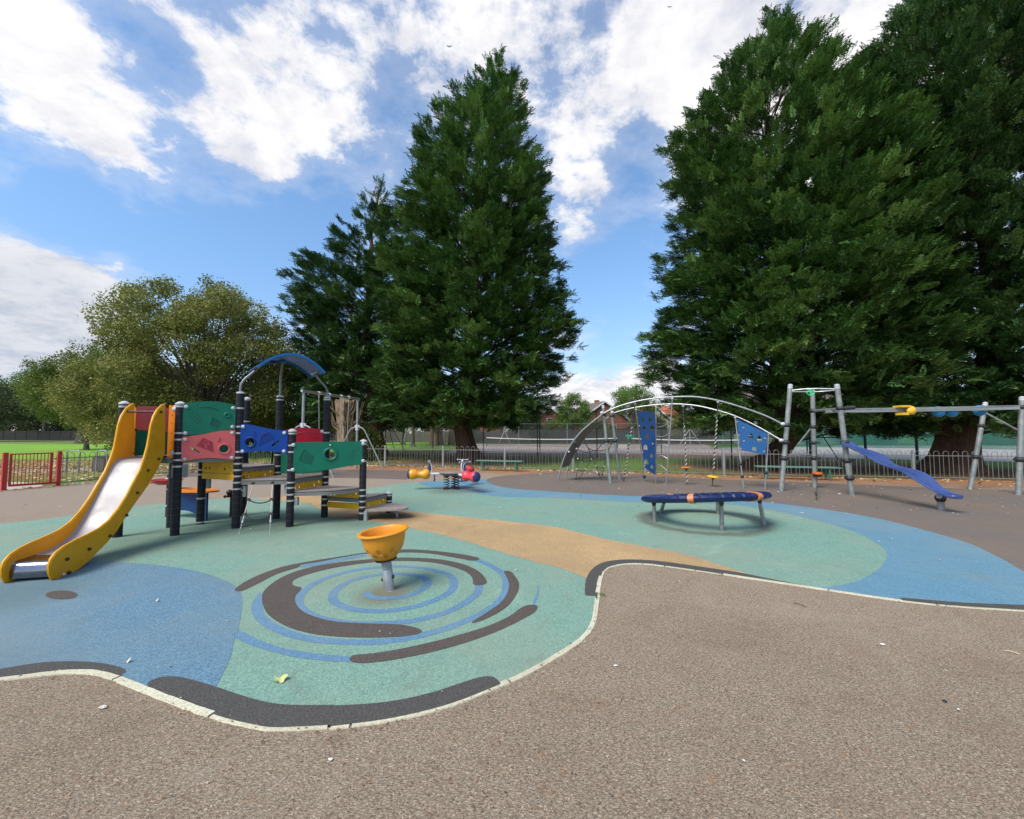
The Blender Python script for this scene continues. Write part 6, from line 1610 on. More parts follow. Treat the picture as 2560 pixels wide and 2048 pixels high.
def frond(seed):
    """a flat feathery cypress spray: stem with drooping side twigs"""
    r = np.random.default_rng(seed); v = []; t = []
    def kite(p, q, w, up=0.0):
        d = q - p; s = np.array([-d[1], d[0], 0]); s = s / (np.linalg.norm(s) + 1e-9) * w
        i = len(v); m = p + d * .45
        v.extend([p, m + s + np.array([0, 0, up]), q, m - s]); t.extend([(i, i + 3, i + 1), (i + 3, i + 2, i + 1)])
    def tri(p, q, w):
        d = q - p; s = np.array([-d[1], d[0], 0]); s = s / (np.linalg.norm(s) + 1e-9) * w
        i = len(v); v.extend([p + s, q, p - s]); t.append((i, i + 2, i + 1))
    nz = 5
    for i in range(nz):
        f = .06 + .86 * i / (nz - 1); base = np.array([f, 0, .10 * f - .22 * f * f])
        for s in (-1, 1):
            L = (.30 * (1 - f) ** .75 + .09) * r.uniform(.75, 1.3); a = np.radians(r.uniform(28, 46))
            tip = base + np.array([L * np.cos(a), s * L * np.sin(a), -.16 * L + r.normal(0, .03)])
            kite(base, tip, .044)
            for g, ss in ((.35, 1), (.6, -1)):
                b2 = base + (tip - base) * g; a2 = a + ss * .7; l2 = L * .5
                tri(b2, b2 + np.array([l2 * np.cos(a2), s * l2 * np.sin(a2), -.10 * l2]), .034)
    kite(np.array([.70, 0, -.03]), np.array([1.08, 0, -.16]), .05)
    return np.array(v), np.array(t)
FRONDS = [frond(i) for i in range(3)]
def clump(seed, n=16, ls=.30, flat=.8):
    """a loose ball of leaves, radius one"""
    r = np.random.default_rng(seed); v = []; t = []
    for i in range(n):
        c = r.normal(0, .45, 3) * np.array([1, 1, flat]); d = r.normal(0, 1, 3); d /= np.linalg.norm(d)
        e = np.cross(d, r.normal(0, 1, 3)); e /= np.linalg.norm(e); L = ls * r.uniform(.7, 1.25); w = L * .38
        j = len(v); v.extend([c, c + d * L * .5 + e * w, c + d * L, c + d * L * .5 - e * w]); t.extend([(j, j + 3, j + 1), (j + 3, j + 2, j + 1)])
    return np.array(v), np.array(t)
CLUMPS = [clump(i) for i in range(4)]
FINE = [clump(10 + i, 16, .22) for i in range(3)]

def conifer(name, label, base, prof, nb, seed, m, trunk_r, trunk_h, scale=1.0, sparse_top=0.0, fmul=1.0, group='tall dark cypresses'):
    """prof: rows of (height, centre offset x, radius) read off the outline of this tree"""
    rng = np.random.default_rng(seed); base = Vector(base)
    root = thing(name, label, 'tree', base, group)
    pz = np.array([p[0] for p in prof]); pc = np.array([p[1] for p in prof]); pr = np.array([p[2] for p in prof]); ztop = pz[-1]
    grid = np.linspace(pz[0], ztop, 400); dens = np.interp(grid, pz, pr) ** 1.25 + .55; cdf = np.cumsum(dens); cdf /= cdf[-1]
    P = []; X = []; N = []; S = []; TI = []; limbs = []
    z = np.interp((np.arange(nb) + rng.uniform(0, 1, nb)) / nb, cdf, grid); az = (np.arange(nb) * 2.39996 + rng.normal(0, .35, nb)) % (2 * np.pi)
    lump = lambda a, zz: 1 + .05 * np.sin(3 * a + zz * .55 + seed) + .05 * np.sin(5 * a - zz * .9 + seed * 2)
    for i in range(nb):
        zi = z[i]; a = az[i]; f = zi / ztop
        L = np.interp(zi, pz, pr) * lump(a, zi) * rng.choice([rng.uniform(.86, 1.0), rng.uniform(.96, 1.05), rng.uniform(1.03, 1.09)], p=[.60, .33, .07])
        L *= 1 - .28 * max(0, f - .7) / .3
        L = max(L, .22); c = np.array([np.interp(zi, pz, pc), 0, 0]); d = np.array([np.cos(a), np.sin(a), 0]); s = np.array([-d[1], d[0], 0])
        rise = (.10 + .42 * f ** 1.5 + .5 * max(0, f - .86) / .14) * L; droop = .10 * L * (1 - f)
        btint = rng.normal(.52, .17)
        n = int((9 + 5.0 * L) * fmul * (1 - sparse_top * max(0, f - .55) / .45))
        m_ = max(3, n // 10)          # sprays grow in tufts along the bough, with gaps between the tufts
        tc = 1 - .60 * rng.uniform(0, 1, m_) ** 1.4
        if L < 1.3: tc = rng.uniform(.15, 1.0, m_)
        lc = rng.normal(0, 1, m_) * .17 * L * (1.15 - tc) + rng.normal(0, .10, m_); zc = rng.normal(0, .12, m_); kt = rng.integers(0, m_, n)
        t = tc[kt] + rng.normal(0, .13, n) / max(L, .6); lat = lc[kt] + rng.normal(0, .13, n)
        zz = zi - rise * (1 - t) - droop * np.maximum(0, t - .6) ** 2 * 6 + zc[kt] + rng.normal(0, .06, n) - np.abs(lat) * .20
        pos = c + d * (L * t)[:, None] * .98 + s * lat[:, None]; pos[:, 2] = zz
        yaw = lat / (.22 * L + .2) * .55 + rng.normal(0, .5, n)
        pit = .38 + .6 * f ** 3 + rng.normal(0, .34, n) - .12 * (1 - f)
        ax = (d * np.cos(yaw)[:, None] + s * np.sin(yaw)[:, None]) * np.cos(pit)[:, None]; ax[:, 2] = np.sin(pit)
        nn = np.array([0, 0, 1.0]) + rng.normal(0, .26, (n, 3)) - d * .12
        sc_ = (.78 + .35 * rng.uniform(0, 1, n)) * scale * (1 - .38 * f ** 2)
        P.append(pos); X.append(ax); N.append(nn); S.append(sc_); TI.append(np.clip(btint + rng.normal(0, .10, m_)[kt] + rng.normal(0, .05, n), 0, 1))
        if i % 4 == 0: limbs.append((c, d, L, zi, rise))
    P = np.concatenate(P); X = np.concatenate(X); N = np.concatenate(N); S = np.concatenate(S); TI = np.concatenate(TI)
    Vs = []; Ts = []; Qs = []; off = 0; grp = rng.integers(0, 3, len(P))
    for g in range(3):
        k = grp == g; V, T, q = inst(*FRONDS[g], P[k] - FRONDS[g][0].mean(0)[0] * .6 * 0 - X[k] * S[k][:, None] * .55, X[k], N[k], S[k], TI[k], .20, rng)
        Vs.append(V); Ts.append(T + off); Qs.append(q); off += len(V)
    np_mesh('crown', np.concatenate(Vs), np.concatenate(Ts), np.concatenate(Qs), m, root)
    # trunk with buttressed foot, and the bare inner limbs
    mb = MB(); n = 22; rows = 22; vs = []; fs = []; r2 = random.Random(seed); ph = [r2.uniform(0, 6) for _ in range(4)]
    for i in range(rows + 1):
        t = (i / rows) ** 1.6; zz = trunk_h * t; rr = trunk_r * (1 - .86 * t) * (1 + .75 * math.exp(-zz / .38)); cx = float(np.interp(zz, pz, pc)) * min(1, zz / pz[0]) if zz > .5 else 0
        for k in range(n):
            w = 2 * math.pi * k / n; fl = 1 + (.13 + .16 * math.exp(-zz / .5)) * math.sin(5 * w + ph[0]) * (1 - t) + .07 * math.sin(9 * w + ph[1] + zz * .3)
            vs.append(base + Vector((cx + rr * fl * math.cos(w), rr * fl * math.sin(w), zz - .02)))
    for i in range(rows):
        for k in range(n): fs.append((i * n + k, i * n + (k + 1) % n, (i + 1) * n + (k + 1) % n, (i + 1) * n + k))
    mb.add(vs, fs); tr_ = mb.build('trunk', M_BARK, root, smoothdeg=60)
    mb = MB()
    for (c, d, L, zi, rise) in limbs:
        b0 = base + Vector(c) + Vector((0, 0, max(.6 * zi, zi - rise * 1.6))); b1 = base + Vector(c) + Vector(d) * L * .5 + Vector((0, 0, zi - rise * .5)); b2 = base + Vector(c) + Vector(d) * L * .85 + Vector((0, 0, zi - rise * .1))
        rr = .014 + .008 * L; mb.tube([b0, b1, b2], [rr, rr * .6, rr * .25], 5, cap=False)
    mb.build('limbs', M_BARK, root)
    return root
def zpx(y, Y): return ZAT(y * 1.1874, (0, Y))
def xpx(x, Y): return (x * 1.1874 - CX) / F * Y
def outline_prof(Y, bx, rows):
    """rows of (y, x_left, x_right) in 2156-wide pixels; converted at the tree's own distance"""
    out = []
    for (y, a, b) in rows:
        xa, xb = xpx(a, Y), xpx(b, Y); r = (xb - xa) / 2; r = max(.12, r * math.sqrt(max(.5, 1 - (r / Y) ** 2)) - .06); out.append((zpx(y, Y), (xa + xb) / 2 - bx, r))
    return sorted(out)
ct = G((1170.6, 1152)); Yc = 24.3
prof = outline_prof(Yc, ct.x, [(885, 820, 1120), (850, 785, 1175), (800, 770, 1200), (740, 778, 1215), (690, 782, 1228), (640, 788, 1222), (560, 798, 1185), (500, 806, 1185), (430, 822, 1180), (390, 840, 1176), (330, 850, 1150), (285, 872, 1136), (240, 905, 1138), (195, 968, 1128), (160, 985, 1095), (130, 1030, 1068), (98, 1046, 1056)])
conifer('cypress_tree', 'tall broad cypress with thick bare lower trunk in the middle of the view', (ct.x, Yc, 0), prof, 700, 3, M_CONIF, .56, 20, .56, fmul=3.6)
Yl = 29.5; bl = xpx(800, Yl)
prof = outline_prof(Yl, bl, [(880, 650, 930), (840, 625, 940), (760, 612, 940), (690, 606, 930), (620, 612, 930), (575, 622, 920), (540, 655, 890), (500, 682, 870), (480, 690, 850), (450, 735, 830), (420, 738, 830), (395, 760, 822), (370, 782, 800)])
conifer('cypress_tree', 'thinner-topped cypress behind and left of the tallest central cypress', (bl, Yl, 0), prof, 420, 8, M_CONIFD, .42, 19.5, .60, sparse_top=.5, fmul=3.2)
Yr = 18.9; br = G((1900, 1170)).x
prof = outline_prof(Yr, br, [(895, 1480, 1880), (870, 1425, 1890), (820, 1392, 1900), (760, 1368, 1925), (705, 1352, 1945), (640, 1374, 1960), (560, 1386, 1960), (470, 1402, 1950), (400, 1412, 1935), (330, 1418, 1865), (270, 1436, 1835), (220, 1455, 1815), (160, 1490, 1790), (110, 1560, 1750), (70, 1600, 1715), (40, 1622, 1690), (5, 1640, 1665)])
conifer('cypress_tree', 'massive dense cypress right of the middle, its crown above the arched climbing frame', (br, Yr, 0), prof, 900, 15, M_CONIF, .48, 17, .49, fmul=3.5)
Yq = 17.2; bq = 18.1
prof = outline_prof(Yq, bq, [(890, 1780, 2260), (850, 1800, 2320), (760, 1850, 2350), (680, 1870, 2360), (560, 1880, 2350), (450, 1870, 2330), (330, 1810, 2310), (240, 1780, 2290), (150, 1785, 2260), (90, 1845, 2230), (40, 1890, 2190), (-20, 1920, 2150), (-80, 1990, 2080), (-120, 2030, 2045)])
conifer('cypress_tree', 'huge cypress at the right edge with a very wide dark trunk', (bq, Yq, 0), prof, 980, 22, M_CONIFD, .66, 17, .50, fmul=3.6)

def broadleaf(name, label, base, crown, seed, m, trunk_r, nl=40, per=60, lobe=1.5, leaf=1.0, stems=1, group=None, fine=False, squash=.8, bark=None, wood=True, low=-.75):
    """crown = (cx, cy, cz, rx, ry, rz) relative to the base; lobes of leaf clumps carried on limbs"""
    rng = np.random.default_rng(seed); base = Vector(base); root = thing(name, label, 'tree', base, group)
    cx, cy, cz, rx, ry, rz_ = crown; cen = []
    for i in range(nl):
        u = (i + .5) / nl; zz = 1 - (1 - low) * u; a = i * 2.39996 + rng.normal(0, .3); q = math.sqrt(max(0, 1 - zz * zz)); rr = rng.uniform(.62, .98)
        cen.append((cx + rx * q * math.cos(a) * rr, cy + ry * q * math.sin(a) * rr, cz + rz_ * zz * rr))
    cen = np.array(cen); lr = lobe * rng.uniform(.65, 1.25, nl)
    P = []; S = []; TI = []
    for i in range(nl):
        k = int(per * (lr[i] / lobe) ** 2); d = rng.normal(0, 1, (k, 3)); d /= np.linalg.norm(d, axis=1, keepdims=True); r = lr[i] * rng.uniform(.25, 1.05, k) ** .6
        p = cen[i] + d * r[:, None] * np.array([1, 1, squash]); P.append(p); S.append(rng.uniform(.30, .52, k) * leaf); TI.append(np.clip(rng.normal(.42, .1) + rng.normal(0, .13, k), 0, 1))
    P = np.concatenate(P); S = np.concatenate(S); TI = np.concatenate(TI)
    tp = FINE if fine else CLUMPS; Vs = []; Ts = []; Qs = []; off = 0; g_ = rng.integers(0, len(tp), len(P))
    for g in range(len(tp)):
        k = g_ == g; n = int(k.sum())
        V, T, q = inst(*tp[g], P[k], rng.normal(0, 1, (n, 3)), rng.normal(0, 1, (n, 3)), S[k], TI[k], .13, rng); Vs.append(V); Ts.append(T + off); Qs.append(q); off += len(V)
    np_mesh('crown', np.concatenate(Vs), np.concatenate(Ts), np.concatenate(Qs), m, root)
    if wood:
        mb = MB(); fork = max(.4, (cz - rz_ * .75)); r2 = random.Random(seed)
        for s in range(stems):
            w = 6.28 * s / stems; o = Vector((math.cos(w), math.sin(w), 0)) * (trunk_r * 1.2 if stems > 1 else 0)
            mb.tube(smooth([base + o, base + o * 1.15 + Vector((0, 0, fork * .3)), base + o * 2 + Vector((0, 0, fork)), base + o * 5 + Vector((cx * .6, cy * .6, cz))], 4), [trunk_r * (1.35 if j == 0 else 1.05 - .082 * j) for j in range(13)], 10)
        trk = mb.build('trunk', bark or M_BARKG, root)
        mb = MB()
        for i in range(nl):
            b = Vector(cen[i]) + base; a0 = base + Vector((cx * .25, cy * .25, fork * r2.uniform(.75, 1.25))); mid = a0.lerp(b, .5) + Vector((0, 0, .12 * (b - a0).length))
            rr = trunk_r * r2.uniform(.16, .32); mb.tube(smooth([a0, mid, b], 3), [rr, rr * .85, rr * .7, rr * .55, rr * .4, rr * .3, rr * .2], 6, cap=False)
        mb.build('limbs', bark or M_BARKG, root)
    return root
Yb = 27.0; bx_ = xpx(432, Yb)
broadleaf('broadleaf_tree', 'big rounded olive-green tree turning autumn brown behind the slide and tower', (bx_, Yb, 0), (-.2, 0, 6.3, 5.6, 5.2, 5.3), 5, M_OAKL, .30, nl=88, per=84, lobe=1.12, leaf=1.08, stems=4, squash=.75, low=-.82)
xb2 = xpx(300, 29.5)
broadleaf('broadleaf_tree', 'lower leafy tree merging into the left flank of the big olive-green tree', (xb2 - .5, 29.5, 0), (0, 0, 3.9, 4.2, 4.0, 3.1), 6, M_OAKL, .22, nl=46, per=96, lobe=1.25, stems=2, squash=.75, low=-.8)
xb3 = xpx(615, 31)
broadleaf('broadleaf_tree', 'light yellowish tree filling the gap between olive tree and dark cypresses', (xb3, 31.5, 0), (0, 0, 4.4, 2.9, 3.0, 3.6), 12, M_LIMEL, .18, nl=30, per=60, lobe=1.1, stems=1, squash=.8, low=-.85)
xb4 = xpx(185, 40)
broadleaf('broadleaf_tree', 'ochre-green tree at the left end of the near tree group', (xb4, 40, 0), (0, 0, 5.4, 4.4, 4.0, 4.0), 13, M_LIMEL, .24, nl=44, per=90, lobe=1.5, leaf=1.15, squash=.75, low=-.7)
q = G((202, 1109)); broadleaf('broadleaf_tree', 'tree with straight pale trunk on the far side of the bright field', (q.x, q.y, 0), (0, 0, 7.3, 6.6, 6, 4.3), 14, M_DKL, .75, nl=34, per=66, lobe=2.3, leaf=1.7, squash=.7, low=-.6)
q = G((263, 1105)); broadleaf('broadleaf_tree', 'slimmer far tree right of the pale-trunked one, beside the slide', (q.x + 2, q.y, 0), (0, 0, 6.6, 5.2, 5, 3.6), 16, M_DKL, .5, nl=24, per=60, lobe=2.1, leaf=1.7, squash=.7, low=-.6)
q = G((0, 1104)); broadleaf('broadleaf_tree', 'rounded dull green tree cut by the left picture edge', (q.x - 2, q.y, 0), (0, 0, 6.6, 8.6, 7, 4.7), 17, M_DKL, .8, nl=36, per=70, lobe=2.5, leaf=1.9, squash=.75, low=-.6)
for (x, y0, Y, hh, rr, sd, lab) in ((95, 0, 96, 17.5, 6, 31, 'bright fresh green tree peeping between the far dark trees'),):
    broadleaf('broadleaf_tree', lab, (xpx(x, Y), Y, 0), (0, 0, hh * .62, rr, rr, hh * .38), sd, M_FRESHL, .5, nl=26, per=60, lobe=2.6, leaf=2.2)
# far wood on the left: reads as one mass
def wood(name, spots, seed, m, leafk=2.6):
    rng = np.random.default_rng(seed); Vs = []; Ts = []; Qs = []; off = 0
    for (x, y, z0, rx, rz_) in spots:
        n = int((700 if rz_ < 6.2 else 230) * rx * rz_ / 40); d = rng.normal(0, 1, (n, 3)); d /= np.linalg.norm(d, axis=1, keepdims=True)
        p = np.array([x, y, z0]) + d * np.array([rx, rx * .7, rz_]) * (rng.uniform(.6, 1.05, n) ** .5)[:, None] * (1 + .15 * np.sin(5 * d[:, 0] + 3 * d[:, 2] + x))[:, None]
        V, T, q = inst(*CLUMPS[seed % 4], p, rng.normal(0, 1, (n, 3)), rng.normal(0, 1, (n, 3)), rng.uniform(.8, 1.3, n) * leafk * .6, np.clip(rng.normal(.4, .18, n), 0, 1), .12, rng); Vs.append(V); Ts.append(T + off); Qs.append(q); off += len(V)
    o = np_mesh(name, np.concatenate(Vs), np.concatenate(Ts), np.concatenate(Qs), m, None); o['kind'] = 'stuff'; o['label'] = name.replace('_', ' '); return o
rw = random.Random(2)
wood('far_wood', [(-215 + i * 9.5 + rw.uniform(-2, 2), 128 + rw.uniform(-8, 8), rw.uniform(6, 11), rw.uniform(6.5, 8.5), rw.uniform(8, 12)) for i in range(17)], 1, M_DKL)
wood('far_undergrowth', [(-190 + i * 6.0, 100 + rw.uniform(-2, 2), 2.5, 4.5, rw.uniform(3, 6)) for i in range(27)], 2, M_DKL, 1.8)
# trees and bushes behind the courts
BG = [  # x px, distance, crown centre height, rx, rz, material, label, leaf scale, has trunk height
 (1206, 63, 4.5, 2.5, 3.2, M_FRESHL, 'small bushy green tree beyond the tennis net', 1.25, 1),
 (1334, 66, 6.0, 3.4, 2.9, M_FRESHL, 'flat-topped spreading pale green tree behind the arched climber', 1.3, 1),
 (1262, 68, 1.9, 2.4, 1.6, M_LIMEL, 'low yellowish bush right of the small bushy tree', 1.2, 0),
 (1172, 74, 2.2, 2.6, 1.7, M_LIMEL, 'yellow-green bush left of the small bushy tree', 1.3, 0),
 (1095, 66, 3.6, 3.4, 2.9, M_DKL, 'grey-green bush just right of the central trunk', 1.3, 1),
 (1118, 78, 2.2, 2.4, 1.7, M_DKL, 'dull bush before the brick gable', 1.4, 0),
 (1040, 74, 5.2, 3.8, 3.4, M_LIMEL, 'small tree with yellowing top right of the central trunk', 1.4, 1),
 (1372, 70, 2.3, 2.3, 1.8, M_DKL, 'dark rounded bush between flat-topped tree and red roof', 1.4, 0),
 (1445, 66, 2.7, 2.4, 2.1, M_OAKL, 'brownish bush beside the white gable', 1.3, 0),
 (1360, 72, 2.8, 3.5, 2.2, M_OAKL, 'low brownish hedge bush under the flat-topped tree', 1.3, 0),
 (1500, 68, 3.4, 4.0, 2.8, M_DKL, 'dark bush seen under the right-hand cypress', 1.4, 0),
 (1560, 72, 3.2, 4.2, 2.6, M_OAKL, 'dull brown bush farther under the right-hand cypress', 1.4, 0),
 (1640, 64, 3.0, 4.0, 2.4, M_DKL, 'green bush behind the steel triangle tower', 1.3, 0),
 (1720, 60, 3.0, 3.6, 2.3, M_FRESHL, 'light green bush before the long pale house', 1.2, 0),
 (1830, 56, 2.8, 4.2, 2.1, M_FRESHL, 'light green bush right of the long pale house', 1.2, 0),
 (1950, 54, 3.4, 4.4, 2.6, M_FRESHL, 'fresh bush behind the widest trunk', 1.2, 0),
 (2060, 55, 4.2, 4.6, 3.4, M_DKL, 'dark green bush near the right picture edge', 1.3, 1),
 (2140, 58, 4.6, 4.6, 3.6, M_FRESHL, 'bright bush cut by the right picture edge', 1.3, 1),
 (880, 78, 4.4, 3.6, 3.6, M_DKL, 'dim tree under the boughs right of the swing frame', 1.5, 1),
 (835, 80, 4.6, 3.8, 3.8, M_FRESHL, 'sunlit bush glimpsed beyond the far wooden fence', 1.5, 0),
 (930, 75, 4.2, 3.4, 3.4, M_DKL, 'ivy-dark tree beside the far bare trunks', 1.4, 1),
 (770, 76, 4.4, 4.2, 3.8, M_DKL, 'shaded bush behind the swing frame upright', 1.5, 0),
 (700, 78, 4.4, 4.4, 3.8, M_DKL, 'shaded bush behind the thick cut trunk', 1.5, 0),
 (980, 70, 2.4, 2.4, 1.9, M_OAKL, 'little bush beside the dark hut-like gap left of the central trunk', 1.3, 0)]
for i, (x, Y, cz, rx, rz_, m, lab, lf_, tk_) in enumerate(BG):
    broadleaf('background_tree' if tk_ else 'bush', lab, (xpx(x, Y), Y, 0), (0, 0, cz, rx, rx * .8, rz_), 40 + i, m, .18 if tk_ else .08, nl=22, per=54, lobe=rx * .34, leaf=lf_ * 1.05, squash=.7, low=-.9 if not tk_ else -.7, group='trees and bushes beyond the courts')
for (x, Y, rr, hz, m, lab) in ((640, 33, 1.9, 1.5, M_PURPL, 'purple-leaved shrub behind the tower roof pole'), (565, 34, 1.5, 1.3, M_PURPL, 'second darker purple shrub left of the middle tower post'), (762, 24.5, .9, .9, M_LIMEL, 'small yellow-green shrub at the foot of the cut trunk')):
    o = broadleaf('shrub', lab, (xpx(x, Y), Y, 0), (0, 0, hz, rr, rr * .8, hz * .95), int(x), m, .06, nl=16, per=46, lobe=.75, leaf=.8, low=-.95); o['category'] = 'shrub'
# dark mass of low boughs and undergrowth far behind on the left of the centre tree
for i, (x, Y) in enumerate(((728, 52), (850, 60), (690, 66), (870, 49))):
    q = Vector((xpx(x, Y), Y, 0)); lab = ('slim dark trunk with leafless foot left of the cut trunk', 'slim dark trunk right of the swing frame', 'farther slim trunk before the wooden fence', 'leaning slim trunk beyond the near court fence')[i]
    broadleaf('woodland_tree', lab, q, (0, 0, 7.5, 3.6, 3.2, 3.4), 80 + i, M_DKL, .26, nl=22, per=54, lobe=1.5, leaf=1.3, group='slim trees in the shade left of centre', low=-.6)
# ================================================================ litter, leaves and grass
def scatter(name, label, pts, sizes, stops, seed, curl=.35, kind='stuff', flatz=.006):
    rng = np.random.default_rng(seed); n = len(pts); P = np.array(pts, float)
    tv = np.array([(0, -.5, 0), (.32, -.12, .06), (.30, .2, .05), (0, .5, .0), (-.30, .2, .07), (-.32, -.12, .05)]); tt = np.array([(0, 1, 5), (1, 2, 5), (2, 4, 5), (2, 3, 4)])
    X = rng.normal(0, 1, (n, 3)); X[:, 2] *= curl; N = np.array([0, 0, 1.0]) + rng.normal(0, curl, (n, 3))
    V, T, q = inst(tv, tt, P + np.array([0, 0, flatz]), X, N, np.array(sizes), rng.uniform(0, 1, n), .03, rng)
    V[:, 2] = np.maximum(V[:, 2], .0045 + .004 * rng.uniform(0, 1, len(V)))
    m = leaf_mat(name + '_mat', stops, .15)
    o = np_mesh(name, V, T, q, m, None); o['label'] = label; o['kind'] = kind; return o
rng = np.random.default_rng(5)
pts = []; sz = []
def along(pl_, n, spread, back=0.0):
    seg = [(Vector(pl_[i]), Vector(pl_[i + 1])) for i in range(len(pl_) - 1)]; Ls = [s[0].copy() and (s[1] - s[0]).length for s in seg]; tot = sum(Ls)
    for i in range(n):
        k = rng.choice(len(seg), p=np.array(Ls) / tot); a, b = seg[k]; q = a.lerp(b, rng.uniform()); d = (b - a).normalized(); nn = Vector((d.y, -d.x)); o = abs(rng.normal(0, spread)) * 1.25 - back
        q = q + nn * o; pts.append((q.x, q.y, 0)); sz.append(rng.uniform(.06, .15))
along(FENCE_B, 900, .55, .1); along([(-12.3, 21.3), (-9.3, 21.1), (-6.27, 20.5), (-.33, 18.65), (5, 16.9)], 900, .35, .25); along(FENCE_L, 260, .3, .2)
for i in range(9000):      # drift of leaves on the grass behind the left railing
    x, y = rng.uniform(-27, -6), rng.uniform(13.5, 26)
    if y < 21.6 and x > -13.2 + (18.5 - y) * -.13: continue
    if rng.uniform() > math.exp(-abs(y - 20) / 5.0): continue
    pts.append((x, y, .0)); sz.append(rng.uniform(.09, .18))
for i in range(700):
    x = rng.uniform(-12, 14); y = rng.uniform(17.5, 30); pts.append((x, y, 0)); sz.append(rng.uniform(.04, .09))
for i in range(420):
    x = rng.uniform(-11, 17); y = rng.uniform(8.8, 18.5)
    if y > 18.4 - .29 * x: continue
    pts.append((x, y, .0)); sz.append(rng.uniform(.025, .085))
scatter('fallen_leaves', 'dry tan and yellow leaves fallen along the railing', pts, sz, [(0, (.18, .09, .04)), (.3, (.38, .22, .10)), (.65, (.55, .40, .18)), (1, (.66, .56, .34))], 6)
# individual pale flecks on the tarmac and rubber
pts = []; sz = []
for i in range(210):
    x = rng.uniform(3.0, 15); y = rng.uniform(8.0, 14.5); pts.append((x, y, .008)); sz.append(rng.choice([.03, .045, .06, .08]))
for i in range(60):
    x = rng.uniform(-9, 6); y = rng.uniform(4, 16); pts.append((x, y, .010)); sz.append(rng.uniform(.018, .05))
for i in range(46):
    x = rng.uniform(-2.6, 4.5); y = rng.uniform(1.7, 4.8); pts.append((x, y, .010)); sz.append(rng.uniform(.008, .02))
scatter('pale_litter', 'white specks of litter and petals scattered over the ground', pts, sz, [(0, (.45, .42, .36)), (.6, (.62, .60, .55)), (1, (.72, .70, .66))], 7, .10)
SURF = outl + outb[1:] + kcut[::-1]
def pip(x, y):
    c = False; n = len(SURF)
    for i in range(n):
        (x1, y1), (x2, y2) = SURF[i], SURF[i - 1]
        if (y1 > y) != (y2 > y) and x < (x2 - x1) * (y - y1) / (y2 - y1) + x1: c = not c
    return c
# bark slivers and needles trodden into the tarmac, and crumbs gathered along the kerb
pts = []; sz = []
for i in range(3600):
    y = 1.2 + 5.5 * rng.uniform() ** 1.6; x = rng.uniform(-1.3, 1.3) * y
    if pip(x, y): continue
    pts.append((x, y, .003)); sz.append(rng.uniform(.004, .014))
kk = [k for k in kerb if -6 < k.x < 9]
for i in range(260):
    k = kk[rng.integers(len(kk))]; pts.append((k.x + rng.normal(0, .05), k.y + rng.normal(0, .04) - .06, .004)); sz.append(rng.uniform(.006, .02))
scatter('bark_litter', 'orange-brown bark slivers trodden into the front tarmac', pts, sz, [(0, (.10, .05, .025)), (.5, (.27, .12, .055)), (.85, (.42, .26, .13)), (1, (.55, .48, .36))], 9, .15)
def leaf_thing(px, size, colr, label, name='fallen_leaf', lobed=True, ang=0.4, cat='leaf'):
    q = G(px); mb = MB(); n = 26; top = []; 
    for k in range(n):
        w = 2 * math.pi * k / n; r = size * ((.55 + .45 * abs(math.cos(2.5 * w)) ** .7) if lobed else (.45 + .55 * abs(math.cos(w))))
        top.append(q + Vector((r * math.cos(w + ang), r * math.sin(w + ang) * .9, .022 + .012 * math.sin(2 * w + 1))))
    c = q + Vector((0, 0, .016)); vs = [c] + top + [v - Vector((0, 0, .002)) for v in [c] + top]
    fs = [(0, 1 + k, 1 + (k + 1) % n) for k in range(n)] + [(n + 1, n + 2 + (k + 1) % n, n + 2 + k) for k in range(n)]
    mb.add(vs, fs)
    if lobed: mb.tube([c, q + Vector((-size * 1.2, .02, .02))], .0016, 5)
    return single(mb, name, mat('leaf_' + name + str(round(colr[0] * 100)), colr, .6, var=.15, scale=40), label, cat, q)
leaf_thing((701, 1704), .043, (.52, .56, .20), 'pale yellow-green lobed leaf lying on the teal rubber')
leaf_thing((317, 1659), .020, (.66, .64, .45), 'small cream oval leaf at the end of the charcoal strip', lobed=False)
leaf_thing((390, 1506), .018, (.66, .63, .50), 'narrow pale leaf in the middle of the blue mat', lobed=False)
def scrap(px, size, colr, label, seed, name='paper_scrap', cat='litter'):
    q = G(px); r = random.Random(seed); mb = MB(); vs = []; n = 10
    for i in range(5):
        for k in range(n):
            w = 2 * math.pi * k / n; rr = size * math.sin(math.pi * (i + .4) / 5) * r.uniform(.7, 1.2); vs.append(q + Vector((rr * math.cos(w), rr * .7 * math.sin(w), .004 + size * .8 * i / 5 * r.uniform(.8, 1.2))))
    fs = [(i * n + k, i * n + (k + 1) % n, (i + 1) * n + (k + 1) % n, (i + 1) * n + k) for i in range(4) for k in range(n)] + [tuple(4 * n + k for k in range(n))]
    mb.add(vs, fs); return single(mb, name, mat('scrap%d' % seed, colr, .7, var=.2, scale=60), label, cat, q, smoothdeg=0)
scrap((257, 1772), .021, (.62, .57, .52), 'crumpled whitish scrap on the tarmac below the left kerb', 1)
scrap((826, 1902), .012, (.66, .65, .70), 'small round white scrap on the front tarmac', 2)
scrap((2206, 1614), .018, (.64, .63, .62), 'bright white scrap on the right-hand tarmac', 3)
scrap((2361, 1756), .015, (.03, .03, .04), 'little black scrap on the right-hand tarmac', 4)
scrap((427, 1670), .010, (.02, .02, .03), 'tiny black scrap on the blue mat', 5)
scrap((1539, 1667), .014, (.60, .59, .58), 'white scrap on the tarmac just right of the kerb bend', 6)
